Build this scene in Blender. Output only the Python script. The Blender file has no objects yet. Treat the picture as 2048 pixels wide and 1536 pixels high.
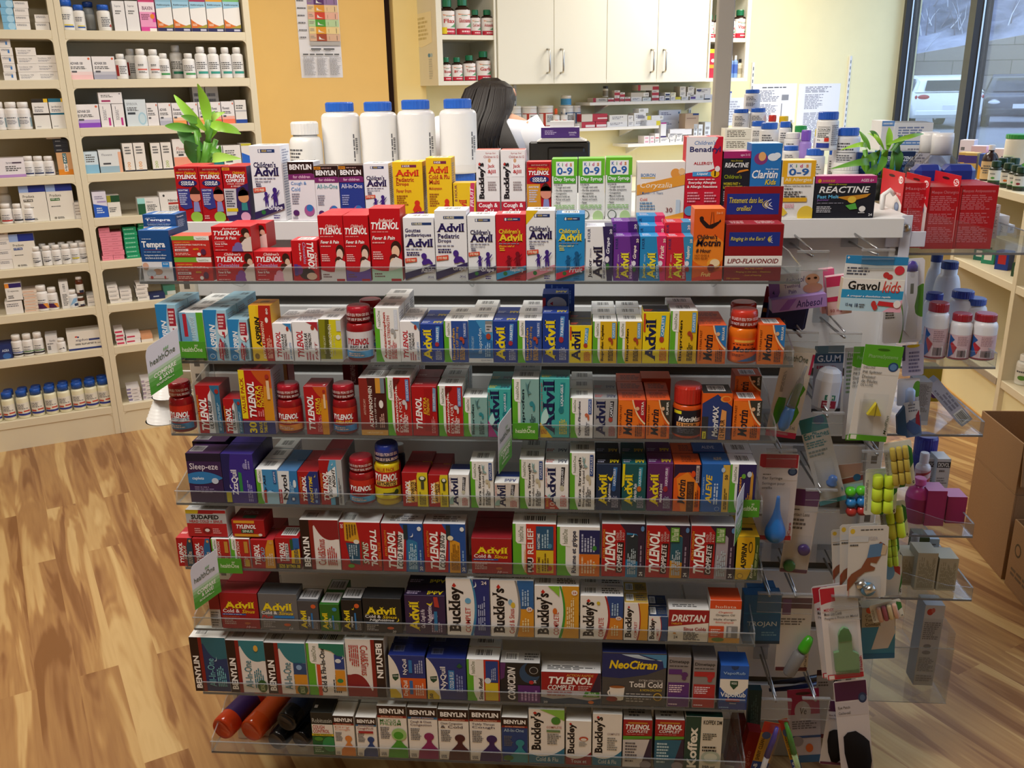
import bpy,bmesh,math,random
import numpy as np
from mathutils import Matrix,Vector
scene=bpy.context.scene
COL=scene.collection
RNG=random.Random(7)
R_=math.radians
# ------------------------------------------------------------------ camera
FPX,PITCH,ROLL=1816.4,R_(17.9915),R_(0.91807)
ROOM,DISP,EYE=R_(64.012),R_(94.523),1.55
YAW=DISP-math.pi/2
def _basis():
 fw=np.array([0,math.cos(PITCH),-math.sin(PITCH)])
 dn=np.array([0,-math.sin(PITCH),-math.cos(PITCH)])
 rt=np.array([1.0,0,0])
 c,s=math.cos(ROLL),math.sin(ROLL)
 r2,d2=c*rt+s*dn,-s*rt+c*dn
 cy,sy=math.cos(YAW),math.sin(YAW)
 z=np.array([[cy,-sy,0],[sy,cy,0],[0,0,1]])
 return z@r2,z@d2,z@fw
RT,DN,FW=_basis()
EYEP=np.array([0,0,EYE])
cam_data=bpy.data.cameras.new('camera')
cam=bpy.data.objects.new('camera',cam_data)
COL.objects.link(cam)
cam_data.sensor_fit='HORIZONTAL'
cam_data.sensor_width=36.0
cam_data.lens=FPX/2048*36.0
cam_data.clip_start,cam_data.clip_end=0.05,200
m4=Matrix.Identity(4)
for i in range(3):
 m4[i][0],m4[i][1],m4[i][2],m4[i][3]=RT[i],-DN[i],-FW[i],EYEP[i]
cam.matrix_world=m4
scene.camera=cam
# ------------------------------------------------------------------ sky, lamps, exposure
scene.view_settings.view_transform='Standard'
scene.view_settings.look='None'
scene.view_settings.gamma=1.0
scene.view_settings.use_curve_mapping=False
scene.view_settings.exposure=0.0
world=bpy.data.worlds.new('overcast_sky')
scene.world=world
world.use_nodes=True
bg=world.node_tree.nodes['Background']
bg.inputs[0].default_value=(0.72,0.84,1.0,1)
bg.inputs[1].default_value=3.4
def area(name,x,y,z,sx,sy,watts,color,rot=(0,0,0)):
 l=bpy.data.lights.new(name,'AREA')
 l.shape,l.size,l.size_y,l.energy,l.color='RECTANGLE',sx,sy,watts,color
 o=bpy.data.objects.new(name,l)
 COL.objects.link(o)
 o.location,o.rotation_euler=(x,y,z),rot
 return o
WARM,NEUT=(1.0,0.93,0.83),(1.0,0.965,0.92)
CEIL=2.80
for lx,ly,w,c in((-1.85,1.95,34,WARM),(-0.55,3.7,30,WARM),(1.25,5.6,54,WARM),(-0.45,0.92,38,NEUT),(-2.3,0.0,8,NEUT)):
 area('ceiling_lamp',lx,ly,CEIL-0.03,1.15,0.55,w,c,(0,0,R_(30.5)))
scene.cycles.max_bounces=8
scene.cycles.diffuse_bounces=4
scene.cycles.glossy_bounces=3
scene.cycles.transparent_max_bounces=24
scene.cycles.transmission_bounces=6
scene.cycles.caustics_reflective=False
scene.cycles.caustics_refractive=False
scene.cycles.use_denoising=True
# ------------------------------------------------------------------ from a pixel of the photograph to a real plane
def ray(x,y):
 return FW+(x-1024)/FPX*RT+(y-768)/FPX*DN
def onY(x,y,Y):
 r=ray(x,y)
 return EYEP+r*(Y/r[1])
def onX(x,y,X):
 r=ray(x,y)
 return EYEP+r*(X/r[0])
def onZ(x,y,Z):
 r=ray(x,y)
 return EYEP+r*((Z-EYE)/r[2])
ANG=math.pi/2-(ROOM-YAW)
UA=np.array([math.cos(ANG),math.sin(ANG),0])
NA=np.array([-UA[1],UA[0],0])
def onN(x,y,n):
 r=ray(x,y)
 return EYEP+r*(n/(r@NA))
# ------------------------------------------------------------------ materials
_mats={}
def lin(h):
 out=[]
 for i in(0,2,4):
  c=int(h[i:i+2],16)/255
  out.append(c/12.92 if c<=0.04045 else((c+0.055)/1.055)**2.4)
 return(*out,1)
KIND={'card':(0.42,0.4),'matte':(0.75,0.2),'plastic':(0.28,0.5),'gloss':(0.12,0.5),'paint':(0.5,0.4),'cloth':(0.9,0.1)}
def mat(h,kind='card'):
 k=(h,kind)
 if k in _mats:
  return _mats[k]
 m=bpy.data.materials.new(kind+'_'+h)
 m.use_nodes=True
 nt=m.node_tree
 p=nt.nodes['Principled BSDF']
 p.inputs['Base Color'].default_value=lin(h)
 if kind in KIND:
  r,s=KIND[kind]
  p.inputs['Roughness'].default_value=r
  p.inputs['Specular IOR Level'].default_value=s
 if kind=='metal':
  p.inputs['Metallic'].default_value=1
  p.inputs['Roughness'].default_value=0.28
 if kind=='leaf':
  p.inputs['Roughness'].default_value=0.38
  p.inputs['Subsurface Weight'].default_value=0.0
 if kind in('clear','film','shell','amber'):
  out=nt.nodes['Material Output']
  tr=nt.nodes.new('ShaderNodeBsdfTransparent')
  tr.inputs[0].default_value=lin(h)
  gl=nt.nodes.new('ShaderNodeBsdfGlossy')
  gl.inputs['Roughness'].default_value=0.08 if kind!='film' else 0.16
  df=nt.nodes.new('ShaderNodeBsdfDiffuse')
  df.inputs[0].default_value=(0.8,0.8,0.82,1)if kind!='amber' else lin(h)
  lw=nt.nodes.new('ShaderNodeLayerWeight')
  lw.inputs[0].default_value=0.22
  m1=nt.nodes.new('ShaderNodeMixShader')
  m1.inputs[0].default_value={'clear':0.028,'film':0.20,'shell':0.035,'amber':0.55}[kind]
  nt.links.new(tr.outputs[0],m1.inputs[1])
  nt.links.new(df.outputs[0],m1.inputs[2])
  m2=nt.nodes.new('ShaderNodeMixShader')
  mu=nt.nodes.new('ShaderNodeMath')
  mu.operation='MULTIPLY'
  mu.inputs[1].default_value=0.30 if kind in('clear','shell')else 0.5
  nt.links.new(lw.outputs['Fresnel'],mu.inputs[0])
  nt.links.new(mu.outputs[0],m2.inputs[0])
  nt.links.new(m1.outputs[0],m2.inputs[1])
  nt.links.new(gl.outputs[0],m2.inputs[2])
  nt.links.new(m2.outputs[0],out.inputs['Surface'])
 _mats[k]=m
 return m
def nodes_of(name):
 m=bpy.data.materials.new(name)
 m.use_nodes=True
 return m,m.node_tree,m.node_tree.nodes['Principled BSDF']
def wall_mat(name,h,rough=0.85,amount=0.035,scale=9):
 m,nt,p=nodes_of(name)
 n=nt.nodes.new('ShaderNodeTexNoise')
 n.inputs['Scale'].default_value=scale
 n.inputs['Detail'].default_value=4
 c=nt.nodes.new('ShaderNodeMixRGB')
 a=lin(h)
 c.inputs[1].default_value=tuple(x*(1-amount)for x in a[:3])+(1,)
 c.inputs[2].default_value=tuple(min(1,x*(1+amount))for x in a[:3])+(1,)
 tc=nt.nodes.new('ShaderNodeTexCoord')
 nt.links.new(tc.outputs['Object'],n.inputs['Vector'])
 nt.links.new(n.outputs['Fac'],c.inputs[0])
 nt.links.new(c.outputs[0],p.inputs['Base Color'])
 p.inputs['Roughness'].default_value=rough
 p.inputs['Specular IOR Level'].default_value=0.25
 return m
# ------------------------------------------------------------------ lettering: unit-box meshes of Blender's own font
_text={}
def text_mesh(s,style=''):
 key=(s,style)
 if key in _text:
  return _text[key]
 c=bpy.data.curves.new('lettering','FONT')
 c.body=s
 c.resolution_u=2
 c.fill_mode='FRONT'
 c.space_line=0.85
 c.align_x='CENTER' if 'c' in style else 'LEFT'
 if 'i' in style:
  c.shear=0.22
 c.offset=0.034 if 'h' in style else(0.02 if('b' in style or 's' in style)else 0.004)
 o=bpy.data.objects.new('lettering',c)
 me=o.to_mesh()
 v=np.array([tuple(p.co)[:2]for p in me.vertices]).reshape(-1,2)
 f=[tuple(p.vertices)for p in me.polygons]
 o.to_mesh_clear()
 bpy.data.objects.remove(o)
 bpy.data.curves.remove(c)
 if 's' in style:
  n0={}
  for t in f:
   for a,b in zip(t,t[1:]+t[:1]):
    k=(min(a,b),max(a,b))
    n0[k]=n0.get(k,0)+1
  ys=(0-c_off(style),0.727,0.546,0.756)
  extra,ef=[],[]
  for(a,b),n in n0.items():
   if n!=1 or abs(v[a,1]-v[b,1])>0.004:
    continue
   w=abs(v[a,0]-v[b,0])
   y=v[a,1]
   if 0.05<w<0.30:
    if abs(y)<0.04:
     y0,y1=y,y+0.055
    elif y>0.5:
     y0,y1=y-0.055,y
    else:
     continue
    x0,x1=min(v[a,0],v[b,0])-0.055,max(v[a,0],v[b,0])+0.055
    i=len(v)+len(extra)
    extra+=[(x0,y0),(x1,y0),(x1,y1),(x0,y1)]
    ef.append((i,i+1,i+2,i+3))
  if extra:
   v=np.vstack([v,np.array(extra)])
   f=f+ef
 if len(v):
  lo,hi=v.min(0),v.max(0)
  v=(v-lo)/np.maximum(hi-lo,1e-6)
 _text[key]=(v,f)
 return v,f
def c_off(style):
 return 0.02
# ------------------------------------------------------------------ printed faces: lists of small operations in a unit square
def R(x0,y0,x1,y1,c):
 return('p',[(x0,y0),(x1,y0),(x1,y1),(x0,y1)],c)
def P(pts,c):
 return('p',pts,c)
def E(cx,cy,rx,ry,c,n=18):
 return('p',[(cx+rx*math.cos(2*math.pi*i/n),cy+ry*math.sin(2*math.pi*i/n))for i in range(n)],c)
def T(s,x0,y0,x1,y1,c='ffffff',rot=0,st='b'):
 return('t',s,x0,y0,x1,y1,c,rot,st)
def U(s,x0,y0,x1,y1,c='ffffff',st='b'):
 return('t',s,x0,y0,x1,y1,c,90,st)
def G(x0,y0,x1,y1,n,c='5a5a5a',rot=0):
 return('g',x0,y0,x1,y1,n,c,rot)
def BAR(x0,y0,x1,y1,rot=0,bg='f4f4f2'):
 return('b',x0,y0,x1,y1,rot,bg)
def arc(x0,y0,x1,y1,bulge,n=9):
 """points from (x0,y0) to (x1,y1) bowed sideways by bulge"""
 out=[]
 dx,dy=x1-x0,y1-y0
 for i in range(n+1):
  t=i/n
  b=4*t*(1-t)*bulge
  out.append((x0+dx*t-dy*b,y0+dy*t+dx*b))
 return out
class MB:
 """collects geometry for ONE mesh"""
 def __init__(self):
  self.v,self.f,self.fm,self.sm,self.mats=[],[],[],[],[]
 def mi(self,m):
  if m not in self.mats:
   self.mats.append(m)
  return self.mats.index(m)
 def poly(self,pts,m,smooth=False):
  i=len(self.v)
  self.v+=[tuple(p)for p in pts]
  self.f.append(tuple(range(i,i+len(pts))))
  self.fm.append(self.mi(m))
  self.sm.append(smooth)
 def mesh(self,verts,faces,m,smooth=False):
  i=len(self.v)
  self.v+=[tuple(p)for p in verts]
  k=self.mi(m)
  for f in faces:
   self.f.append(tuple(i+j for j in f))
   self.fm.append(k)
   self.sm.append(smooth)
 def box(self,x0,y0,z0,x1,y1,z1,m,c=0.0,mt=None):
  """box with chamfered edges c; mt: another material for the top"""
  if x0>x1:x0,x1=x1,x0
  if y0>y1:y0,y1=y1,y0
  if z0>z1:z0,z1=z1,z0
  c=min(c,(x1-x0)/2.1,(y1-y0)/2.1,(z1-z0)/2.1)
  if c<=0:
   vs=[(x,y,z)for z in(z0,z1)for y in(y0,y1)for x in(x0,x1)]
   self.mesh(vs,[(0,2,3,1),(0,1,5,4),(1,3,7,5),(3,2,6,7),(2,0,4,6)],m)
   i=len(self.v)-8
   self.f.append((i+4,i+5,i+7,i+6));self.fm.append(self.mi(mt or m));self.sm.append(False)
   return
  vs,fs,idx=[],[],{}
  X,Y,Z=(x0,x1),(y0,y1),(z0,z1)
  for a in(0,1):
   for b in(0,1):
    for d in(0,1):
     sx,sy,sz=(c if a==0 else-c),(c if b==0 else-c),(c if d==0 else-c)
     for ax in range(3):
      p=[X[a]+sx,Y[b]+sy,Z[d]+sz]
      p[ax]=(X[a],Y[b],Z[d])[ax]
      idx[a,b,d,ax]=len(vs)
      vs.append(tuple(p))
  def q(*k):return tuple(idx[t]for t in k)
  for s in(0,1):
   fx=q((s,0,0,0),(s,1,0,0),(s,1,1,0),(s,0,1,0));fs.append(fx if s else fx[::-1])
   fy=q((0,s,0,1),(1,s,0,1),(1,s,1,1),(0,s,1,1));fs.append(fy[::-1]if s else fy)
   fz=q((0,0,s,2),(1,0,s,2),(1,1,s,2),(0,1,s,2));fs.append(fz if s else fz[::-1])
  top=len(fs)-1
  cen=np.array([(x0+x1)/2,(y0+y1)/2,(z0+z1)/2])
  ex=[]
  for s in(0,1):
   for t in(0,1):
    ex.append(q((0,s,t,1),(1,s,t,1),(1,s,t,2),(0,s,t,2)))
    ex.append(q((s,0,t,0),(s,1,t,0),(s,1,t,2),(s,0,t,2)))
    ex.append(q((s,t,0,0),(s,t,1,0),(s,t,1,1),(s,t,0,1)))
  for a in(0,1):
   for b in(0,1):
    for d in(0,1):
     ex.append(q((a,b,d,0),(a,b,d,1),(a,b,d,2)))
  for e in ex:
   pts=np.array([vs[i]for i in e])
   n=np.cross(pts[1]-pts[0],pts[2]-pts[0])
   fs.append(e if n@(pts.mean(0)-cen)>0 else e[::-1])
  base=len(self.v)
  self.mesh(vs,fs,m)
  if mt:
   self.fm[len(self.fm)-len(fs)+top]=self.mi(mt)
 def lathe(self,prof,m,n=24,cx=0,cy=0,cz=0,smooth=True,cap=True):
  """prof: (radius, z) from the bottom up"""
  vs,fs=[],[]
  for r,z in prof:
   for i in range(n):
    a=2*math.pi*i/n
    vs.append((cx+r*math.cos(a),cy+r*math.sin(a),cz+z))
  for k in range(len(prof)-1):
   for i in range(n):
    j=(i+1)%n
    fs.append((k*n+i,k*n+j,(k+1)*n+j,(k+1)*n+i))
  self.mesh(vs,fs,m,smooth)
  if cap:
   b=len(self.v)-len(vs)
   for ring,rev in((0,True),(len(prof)-1,False)):
    if prof[ring][0]>1e-5:
     f=tuple(b+ring*n+i for i in range(n))
     self.f.append(f[::-1]if rev else f);self.fm.append(self.mi(m));self.sm.append(False)
 def tube(self,pts,r,m,n=8,close=True):
  pts=[np.array(p,float)for p in pts]
  vs,fs,up=[],[],np.array([0,0,1.0])
  rs=r if isinstance(r,(list,tuple))else[r]*len(pts)
  prev=None
  for i,p in enumerate(pts):
   t=pts[min(i+1,len(pts)-1)]-pts[max(i-1,0)]
   t=t/(np.linalg.norm(t)+1e-12)
   a=prev if prev is not None else(up if abs(t@up)<0.95 else np.array([1.0,0,0]))
   a=a-(a@t)*t
   a/=np.linalg.norm(a)+1e-12
   prev=a
   b=np.cross(t,a)
   for k in range(n):
    w=2*math.pi*k/n
    vs.append(p+rs[i]*(math.cos(w)*a+math.sin(w)*b))
  for i in range(len(pts)-1):
   for k in range(n):
    l=(k+1)%n
    fs.append((i*n+k,i*n+l,(i+1)*n+l,(i+1)*n+k))
  if close:
   fs.append(tuple(range(n))[::-1])
   fs.append(tuple((len(pts)-1)*n+k for k in range(n)))
  self.mesh(vs,fs,m,True)
 def prism(self,pts,a0,a1,axis,m,mside=None):
  """outline pts (2-D) pushed along an axis: 'y' -> pts are (x,z); 'z' -> (x,y); 'x' -> (y,z)"""
  def at(p,a):
   return{'y':(p[0],a,p[1]),'z':(p[0],p[1],a),'x':(a,p[0],p[1])}[axis]
  n=len(pts)
  vs=[at(p,a0)for p in pts]+[at(p,a1)for p in pts]
  fs=[tuple(range(n)),tuple(range(n,2*n))[::-1]]
  ss=[((i+1)%n,i,n+i,n+(i+1)%n)for i in range(n)]
  ar=sum(pts[i][0]*pts[(i+1)%n][1]-pts[(i+1)%n][0]*pts[i][1]for i in range(n))
  flip=(ar<0)!=(axis=='z')if a1>a0 else(ar>0)!=(axis=='z')
  if flip:
   fs=[f[::-1]for f in fs];ss=[f[::-1]for f in ss]
  self.mesh(vs,fs,m)
  self.mesh(vs,ss,mside or m)
 def decal(self,ops,fn,kind='card',seg=1,step=0.00012):
  """print ops through fn(u, v, lift) -> point; seg: strips across a curved face"""
  for k,o in enumerate(ops):
   d=step*(k+1)
   if o[0]=='p':
    pts,m=o[1],mat(o[2],kind)
    for ax in(0,1):
     if min(q[ax]for q in pts)<0 or max(q[ax]for q in pts)>1:
      sw=[q[::-1]for q in pts]if ax else pts
      sw=clip(clip(sw,0,1),1,-1)
      pts=[q[::-1]for q in sw]if ax else sw
    if len(pts)<3:
     continue
    if seg>1:
     xs=[p[0]for p in pts]
     x0,x1=min(xs),max(xs)
     ns=max(1,int(math.ceil((x1-x0)*seg)))
     for s in range(ns):
      a,b=x0+(x1-x0)*s/ns,x0+(x1-x0)*(s+1)/ns
      q=clip(clip(pts,a,1),b,-1)
      if len(q)>2:
       self.poly([fn(u,v,d)for u,v in q],m,True)
    else:
     self.poly([fn(u,v,d)for u,v in pts],m)
   elif o[0]=='t':
    _,s,x0,y0,x1,y1,c,rot,st=o
    v,f=text_mesh(s,st)
    if not len(v):
     continue
    X,Y=v[:,0],v[:,1]
    if rot==90:X,Y=1-Y,X
    elif rot==270:X,Y=Y,1-X
    elif rot==180:X,Y=1-X,1-Y
    self.mesh([fn(x0+a*(x1-x0),y0+b*(y1-y0),d)for a,b in zip(X,Y)],f,mat(c,kind),seg>1)
   elif o[0]=='g':
    _,x0,y0,x1,y1,n,c,rot=o
    m=mat(c,kind)
    rg=random.Random(int(abs(x0*991+y0*577+n*31+x1*77)*1000))
    for i in range(n):
     t0,t1=1-(i+0.78)/n,1-(i+0.22)/n
     p,end=0.0,0.62+0.38*rg.random()
     while p<end:
      w=min(0.07+0.17*rg.random(),end-p)
      q=[(p,t0),(p+w,t0),(p+w,t1),(p,t1)]
      if rot==90:q=[(1-b,a)for a,b in q]
      elif rot==270:q=[(b,1-a)for a,b in q]
      self.poly([fn(x0+a*(x1-x0),y0+b*(y1-y0),d)for a,b in q],m)
      p+=w+0.035
   elif o[0]=='b':
    _,x0,y0,x1,y1,rot,bgc=o
    self.poly([fn(u,v,d)for u,v in((x0,y0),(x1,y0),(x1,y1),(x0,y1))],mat(bgc,kind))
    rg=random.Random(int(abs(x0*313+y1*97+x1)*1000))
    p=0.08
    while p<0.9:
     w=rg.choice((0.018,0.03,0.045))
     q=[(p,0.12),(p+w,0.12),(p+w,0.88),(p,0.88)]
     if rot:q=[(1-b,a)for a,b in q]
     self.poly([fn(x0+a*(x1-x0),y0+b*(y1-y0),d+step*.5)for a,b in q],mat('26262a',kind))
     p+=w+rg.choice((0.02,0.03,0.05))
 def data(self,name):
  me=bpy.data.meshes.new(name)
  me.from_pydata(self.v,[],self.f)
  for m in self.mats:
   me.materials.append(m)
  me.polygons.foreach_set('material_index',self.fm)
  me.polygons.foreach_set('use_smooth',self.sm)
  me.update()
  return me
def clip(pts,x,sign):
 out=[]
 for i in range(len(pts)):
  a,b=pts[i],pts[(i+1)%len(pts)]
  ia,ib=sign*(a[0]-x)>= -1e-9,sign*(b[0]-x)>= -1e-9
  if ia:
   out.append(a)
  if ia!=ib:
   t=(x-a[0])/(b[0]-a[0])
   out.append((x,a[1]+t*(b[1]-a[1])))
 return out
LABELS={}
def tag(o,label,cat,group=None):
 o['label'],o['category']=label,cat
 if group:
  o['group']=group
 LABELS.setdefault(label,[]).append(o.name)
 if not 4<=len(label.split())<=16:
  print('LABEL LENGTH',len(label.split()),label)
 return o
def obj(name,mb,parent=None,loc=(0,0,0),rz=0.0):
 o=bpy.data.objects.new(name,mb.data(name)if isinstance(mb,MB)else mb)
 COL.objects.link(o)
 o.location,o.rotation_euler=loc,(0,0,rz)
 if parent is not None:
  o.parent=parent
 return o
def thing(name,label,cat,loc=(0,0,0),rz=0.0,group=None):
 o=bpy.data.objects.new(name,None)
 COL.objects.link(o)
 o.location,o.rotation_euler=loc,(0,0,rz)
 o.empty_display_size=0.02
 return tag(o,label,cat,group)
def struct(name,mb,parent=None):
 o=obj(name,mb,parent)
 if parent is None:
  o['kind']='structure'
 return o
def dup(root,label,loc=None,rz=None,group=None):
 """a copy of a thing with copies of its parts and sub-parts"""
 r=root.copy()
 COL.objects.link(r)
 if loc is not None:r.location=loc
 if rz is not None:r.rotation_euler=(0,0,rz)
 tag(r,label,r['category'],group)
 for ch in list(root.children):
  c=ch.copy()
  COL.objects.link(c)
  c.parent=r
  for g in list(ch.children):
   d=g.copy()
   COL.objects.link(d)
   d.parent=c
 return r
ORD=['','first','second','third','fourth','fifth','sixth','seventh','eighth','ninth','tenth','eleventh','twelfth','thirteenth',
 'fourteenth','fifteenth','sixteenth','seventeenth','eighteenth','nineteenth','twentieth','twenty-first','twenty-second','twenty-third','twenty-fourth','twenty-fifth','twenty-sixth','twenty-seventh']
# ------------------------------------------------------------------ room shell
def wood_floor():
 m,nt,p=nodes_of('laminate_planks')
 N,L=nt.nodes,nt.links
 tc=N.new('ShaderNodeTexCoord')
 mp=N.new('ShaderNodeMapping')
 mp.inputs['Rotation'].default_value=(0,0,R_(-124))
 L.new(tc.outputs['Object'],mp.inputs[0])
 br=N.new('ShaderNodeTexBrick')
 br.inputs['Color1'].default_value=(0,0,0,1)
 br.inputs['Color2'].default_value=(1,1,1,1)
 br.inputs['Mortar'].default_value=(0.5,0.5,0.5,1)
 br.inputs['Scale'].default_value=1.0
 br.inputs['Brick Width'].default_value=1.25
 br.inputs['Row Height'].default_value=0.105
 br.inputs['Mortar Size'].default_value=0.0
 br.offset=0.37
 L.new(mp.outputs[0],br.inputs[0])
 sep=N.new('ShaderNodeSeparateColor')
 L.new(br.outputs['Color'],sep.inputs[0])
 cmb=N.new('ShaderNodeCombineXYZ')
 mul=N.new('ShaderNodeMath');mul.operation='MULTIPLY';mul.inputs[1].default_value=37.0
 L.new(sep.outputs[0],mul.inputs[0])
 L.new(mul.outputs[0],cmb.inputs[2])
 add=N.new('ShaderNodeVectorMath');add.operation='ADD'
 L.new(mp.outputs[0],add.inputs[0]);L.new(cmb.outputs[0],add.inputs[1])
 sc=N.new('ShaderNodeVectorMath');sc.operation='MULTIPLY'
 sc.inputs[1].default_value=(0.55,5.2,1.0)
 L.new(add.outputs[0],sc.inputs[0])
 n1=N.new('ShaderNodeTexNoise')
 n1.inputs['Scale'].default_value=1.9;n1.inputs['Detail'].default_value=3;n1.inputs['Distortion'].default_value=0.9
 L.new(sc.outputs[0],n1.inputs['Vector'])
 sc2=N.new('ShaderNodeVectorMath');sc2.operation='MULTIPLY'
 sc2.inputs[1].default_value=(3.5,60.0,1.0)
 L.new(add.outputs[0],sc2.inputs[0])
 n2=N.new('ShaderNodeTexNoise');n2.inputs['Scale'].default_value=1.2;n2.inputs['Detail'].default_value=5
 L.new(sc2.outputs[0],n2.inputs['Vector'])
 ring=N.new('ShaderNodeMath');ring.operation='MULTIPLY';ring.inputs[1].default_value=46.0
 L.new(n1.outputs['Fac'],ring.inputs[0])
 sn=N.new('ShaderNodeMath');sn.operation='SINE'
 L.new(ring.outputs[0],sn.inputs[0])
 a1=N.new('ShaderNodeMath');a1.operation='MULTIPLY_ADD';a1.inputs[1].default_value=0.035
 L.new(sn.outputs[0],a1.inputs[0])
 a2=N.new('ShaderNodeMath');a2.operation='MULTIPLY_ADD';a2.inputs[1].default_value=0.16
 L.new(n2.outputs['Fac'],a2.inputs[0]);L.new(n1.outputs['Fac'],a2.inputs[2])
 L.new(a2.outputs[0],a1.inputs[2])
 a3=N.new('ShaderNodeMath');a3.operation='MULTIPLY_ADD';a3.inputs[1].default_value=0.08
 L.new(sep.outputs[0],a3.inputs[0]);L.new(a1.outputs[0],a3.inputs[2])
 cr=N.new('ShaderNodeValToRGB')
 e=cr.color_ramp.elements
 e[0].position,e[0].color=0.45,lin('845a36')
 e[1].position,e[1].color=0.80,lin('cfaf7a')
 for pos,h in((0.52,'946a44'),(0.62,'ad8454'),(0.69,'c09c68')):
  k=e.new(pos);k.color=lin(h)
 L.new(a3.outputs[0],cr.inputs[0])
 L.new(cr.outputs[0],p.inputs['Base Color'])
 p.inputs['Roughness'].default_value=0.36
 p.inputs['Specular IOR Level'].default_value=0.35
 return m
CREAM=wall_mat('cream_laminate','dfd4b8',0.45,0.012,4)
YELLOW=wall_mat('pale_yellow_paint','f3e9bb')
ORANGE=wall_mat('warm_yellow_door_paint','f2c879',0.6)
WHITEW=wall_mat('white_paint','ece8dc')
NB,NC,NL=5.28,4.90,4.515
WX=2.42
def wpt(u,n,z):
 p=UA*u+NA*n
 return(p[0],p[1],z)
def slab(name,u0,u1,n0,n1,z0,z1,m,kind=True):
 """a block aligned with the back wall"""
 b=MB()
 b.box(u0,n0,z0,u1,n1,z1,m)
 o=obj(name,b,None,(0,0,0),ANG)
 if kind:
  o['kind']='structure'
 return o
b=MB();b.poly([(-6,-3,0),(6,-3,0),(6,9,0),(-6,9,0)],wood_floor());b.poly([(-6,-3,-.05),(-6,9,-.05),(6,9,-.05),(6,-3,-.05)],WHITEW);struct('floor',b)
b=MB();b.box(-6,-3,CEIL,WX+.1,9,CEIL+.1,WHITEW);struct('ceiling',b)
UC=2*0+(WX*UA[0]+7.57*UA[1])
slab('wall_back',-4.5,UC+0.15,NB,NB+0.1,0,CEIL,YELLOW)
slab('wall_left',-4.6,-4.5,-1.0,NB+0.1,0,CEIL,wall_mat('taupe_low_bounce','8c8172'))  # unseen wall, darkened to lower the light it bounces
b=MB();b.box(-6,-3.1,0,WX+.1,-3,CEIL,wall_mat('brown_low_bounce','6e6256'));struct('wall_front',b)  # out-of-view wall; dark tone chosen to hold down ambient bounce on the display
WIN0,WIN1=1.0,7.52
b=MB();b.box(WX,-3,0,WX+.1,7.62,0.62,YELLOW);struct('wall_right',b)
b=MB();b.box(WX,-3,CEIL-0.1,WX+.1,7.62,CEIL,YELLOW);struct('wall_right_top',b)
b=MB();b.box(WX,-3,0.62,WX+.1,WIN0,CEIL-.1,YELLOW);struct('wall_right_pier',b)
dark,frost=mat('241f1d','plastic'),mat('dfe8f2','clear')
k=0
for ya,yb in((WIN0,2.6),(2.6,4.35),(4.35,6.22),(6.22,7.52)):
 k+=1
 f=MB()
 for y in(ya,yb-.05):
  f.box(WX-.03,y,0.62,WX+.07,y+.05,CEIL-.1,dark)
 f.box(WX-.03,ya+.05,0.62,WX+.07,yb-.05,0.68,dark)
 f.box(WX-.03,ya+.05,CEIL-.16,WX+.07,yb-.05,CEIL-.1,dark)
 w=struct(f'window_{k}',f)
 g=MB();g.box(WX+.025,ya+.05,.68,WX+.03,yb-.05,CEIL-.16,frost)
 obj('pane',g,w)
 s=MB()
 for y in(ya+.05,yb-.062):
  s.box(WX+.01,y,.68,WX+.02,y+.012,CEIL-.16,mat('cfd6dc','metal'))
 obj('glazing_strip',s,w)
b=MB();b.box(WX-.22,WIN0,.60,WX,7.5,.625,CREAM);struct('trim_1',b)
DNn=5.19
un=lambda px,n:onN(px,120,n)@UA
ud,ug,uj=un(774,DNn),un(790,DNn),un(829,DNn)
slab('wall_door_side',0.84,0.904,NL+.31,NB,0,CEIL,YELLOW)
dr=slab('door_1',0.906,ud,DNn,DNn+.04,0.01,2.45,ORANGE)
slab('gap_shade_strip',ud+.001,ug,DNn+.05,DNn+.07,0,2.6,mat('2a1710','matte'))  # recessed dark strip, coloured to stand in for the shaded door gap
slab('trim_3',ug,uj+.06,DNn-.01,NB-.001,0,CEIL,wall_mat('jamb_paint','f3dc9a'))
slab('trim_4',0.906,ug-.001,DNn-.02,DNn+.07,2.46,CEIL,YELLOW)
h=MB();h.lathe([(0.0,0),(.026,.004),(.03,.02),(.02,.032),(.0,.036)],mat('b9b4a8','metal'),16)
kb=obj('door_knob',h,dr);kb.location=(ud-.06,DNn,1.0);kb.rotation_euler=(R_(90),0,0)
# ------------------------------------------------------------------ cartons and bottles
def carton_mesh(w,h,d,s,lod=0):
 b=MB()
 side,top=s.get('side',s['bg']),s.get('top',s['bg'])
 b.box(-w/2,0,0,w/2,d,h,mat(side),0.0006 if not lod else 0,mat(top))
 fr=lambda u,v,k:(-w/2+u*w,-k,v*h)
 b.decal([R(.004,.004,.996,.996,s['bg'])]+s.get('ops',[]),fr)
 if s.get('sops'):
  b.decal(s['sops'],lambda u,v,k:(w/2+k,u*d,v*h))
  b.decal(s['sops'],lambda u,v,k:(-w/2-k,(1-u)*d,v*h))
 if s.get('tops'):
  b.decal(s['tops'],lambda u,v,k:(-w/2+u*w,v*d,h+k))
 return b
def S(bg,ops=(),side=None,top=None,tops=None,sops=None):
 s={'bg':bg,'ops':list(ops)}
 if side:s['side']=side
 if top:s['top']=top
 if tops:s['tops']=tops
 if sops:s['sops']=sops
 return s
BT=[BAR(.2,.25,.8,.85)]
FINE=[G(.12,.08,.9,.92,22,'8a8a92')]
BURG,RED,DRED,WHT,NAVY,GOLD,YEL,GRN='7d1620','c01a22','9c151d','f2f0f0','1c2452','e0a02a','f0cf1c','5aa82e'
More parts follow.
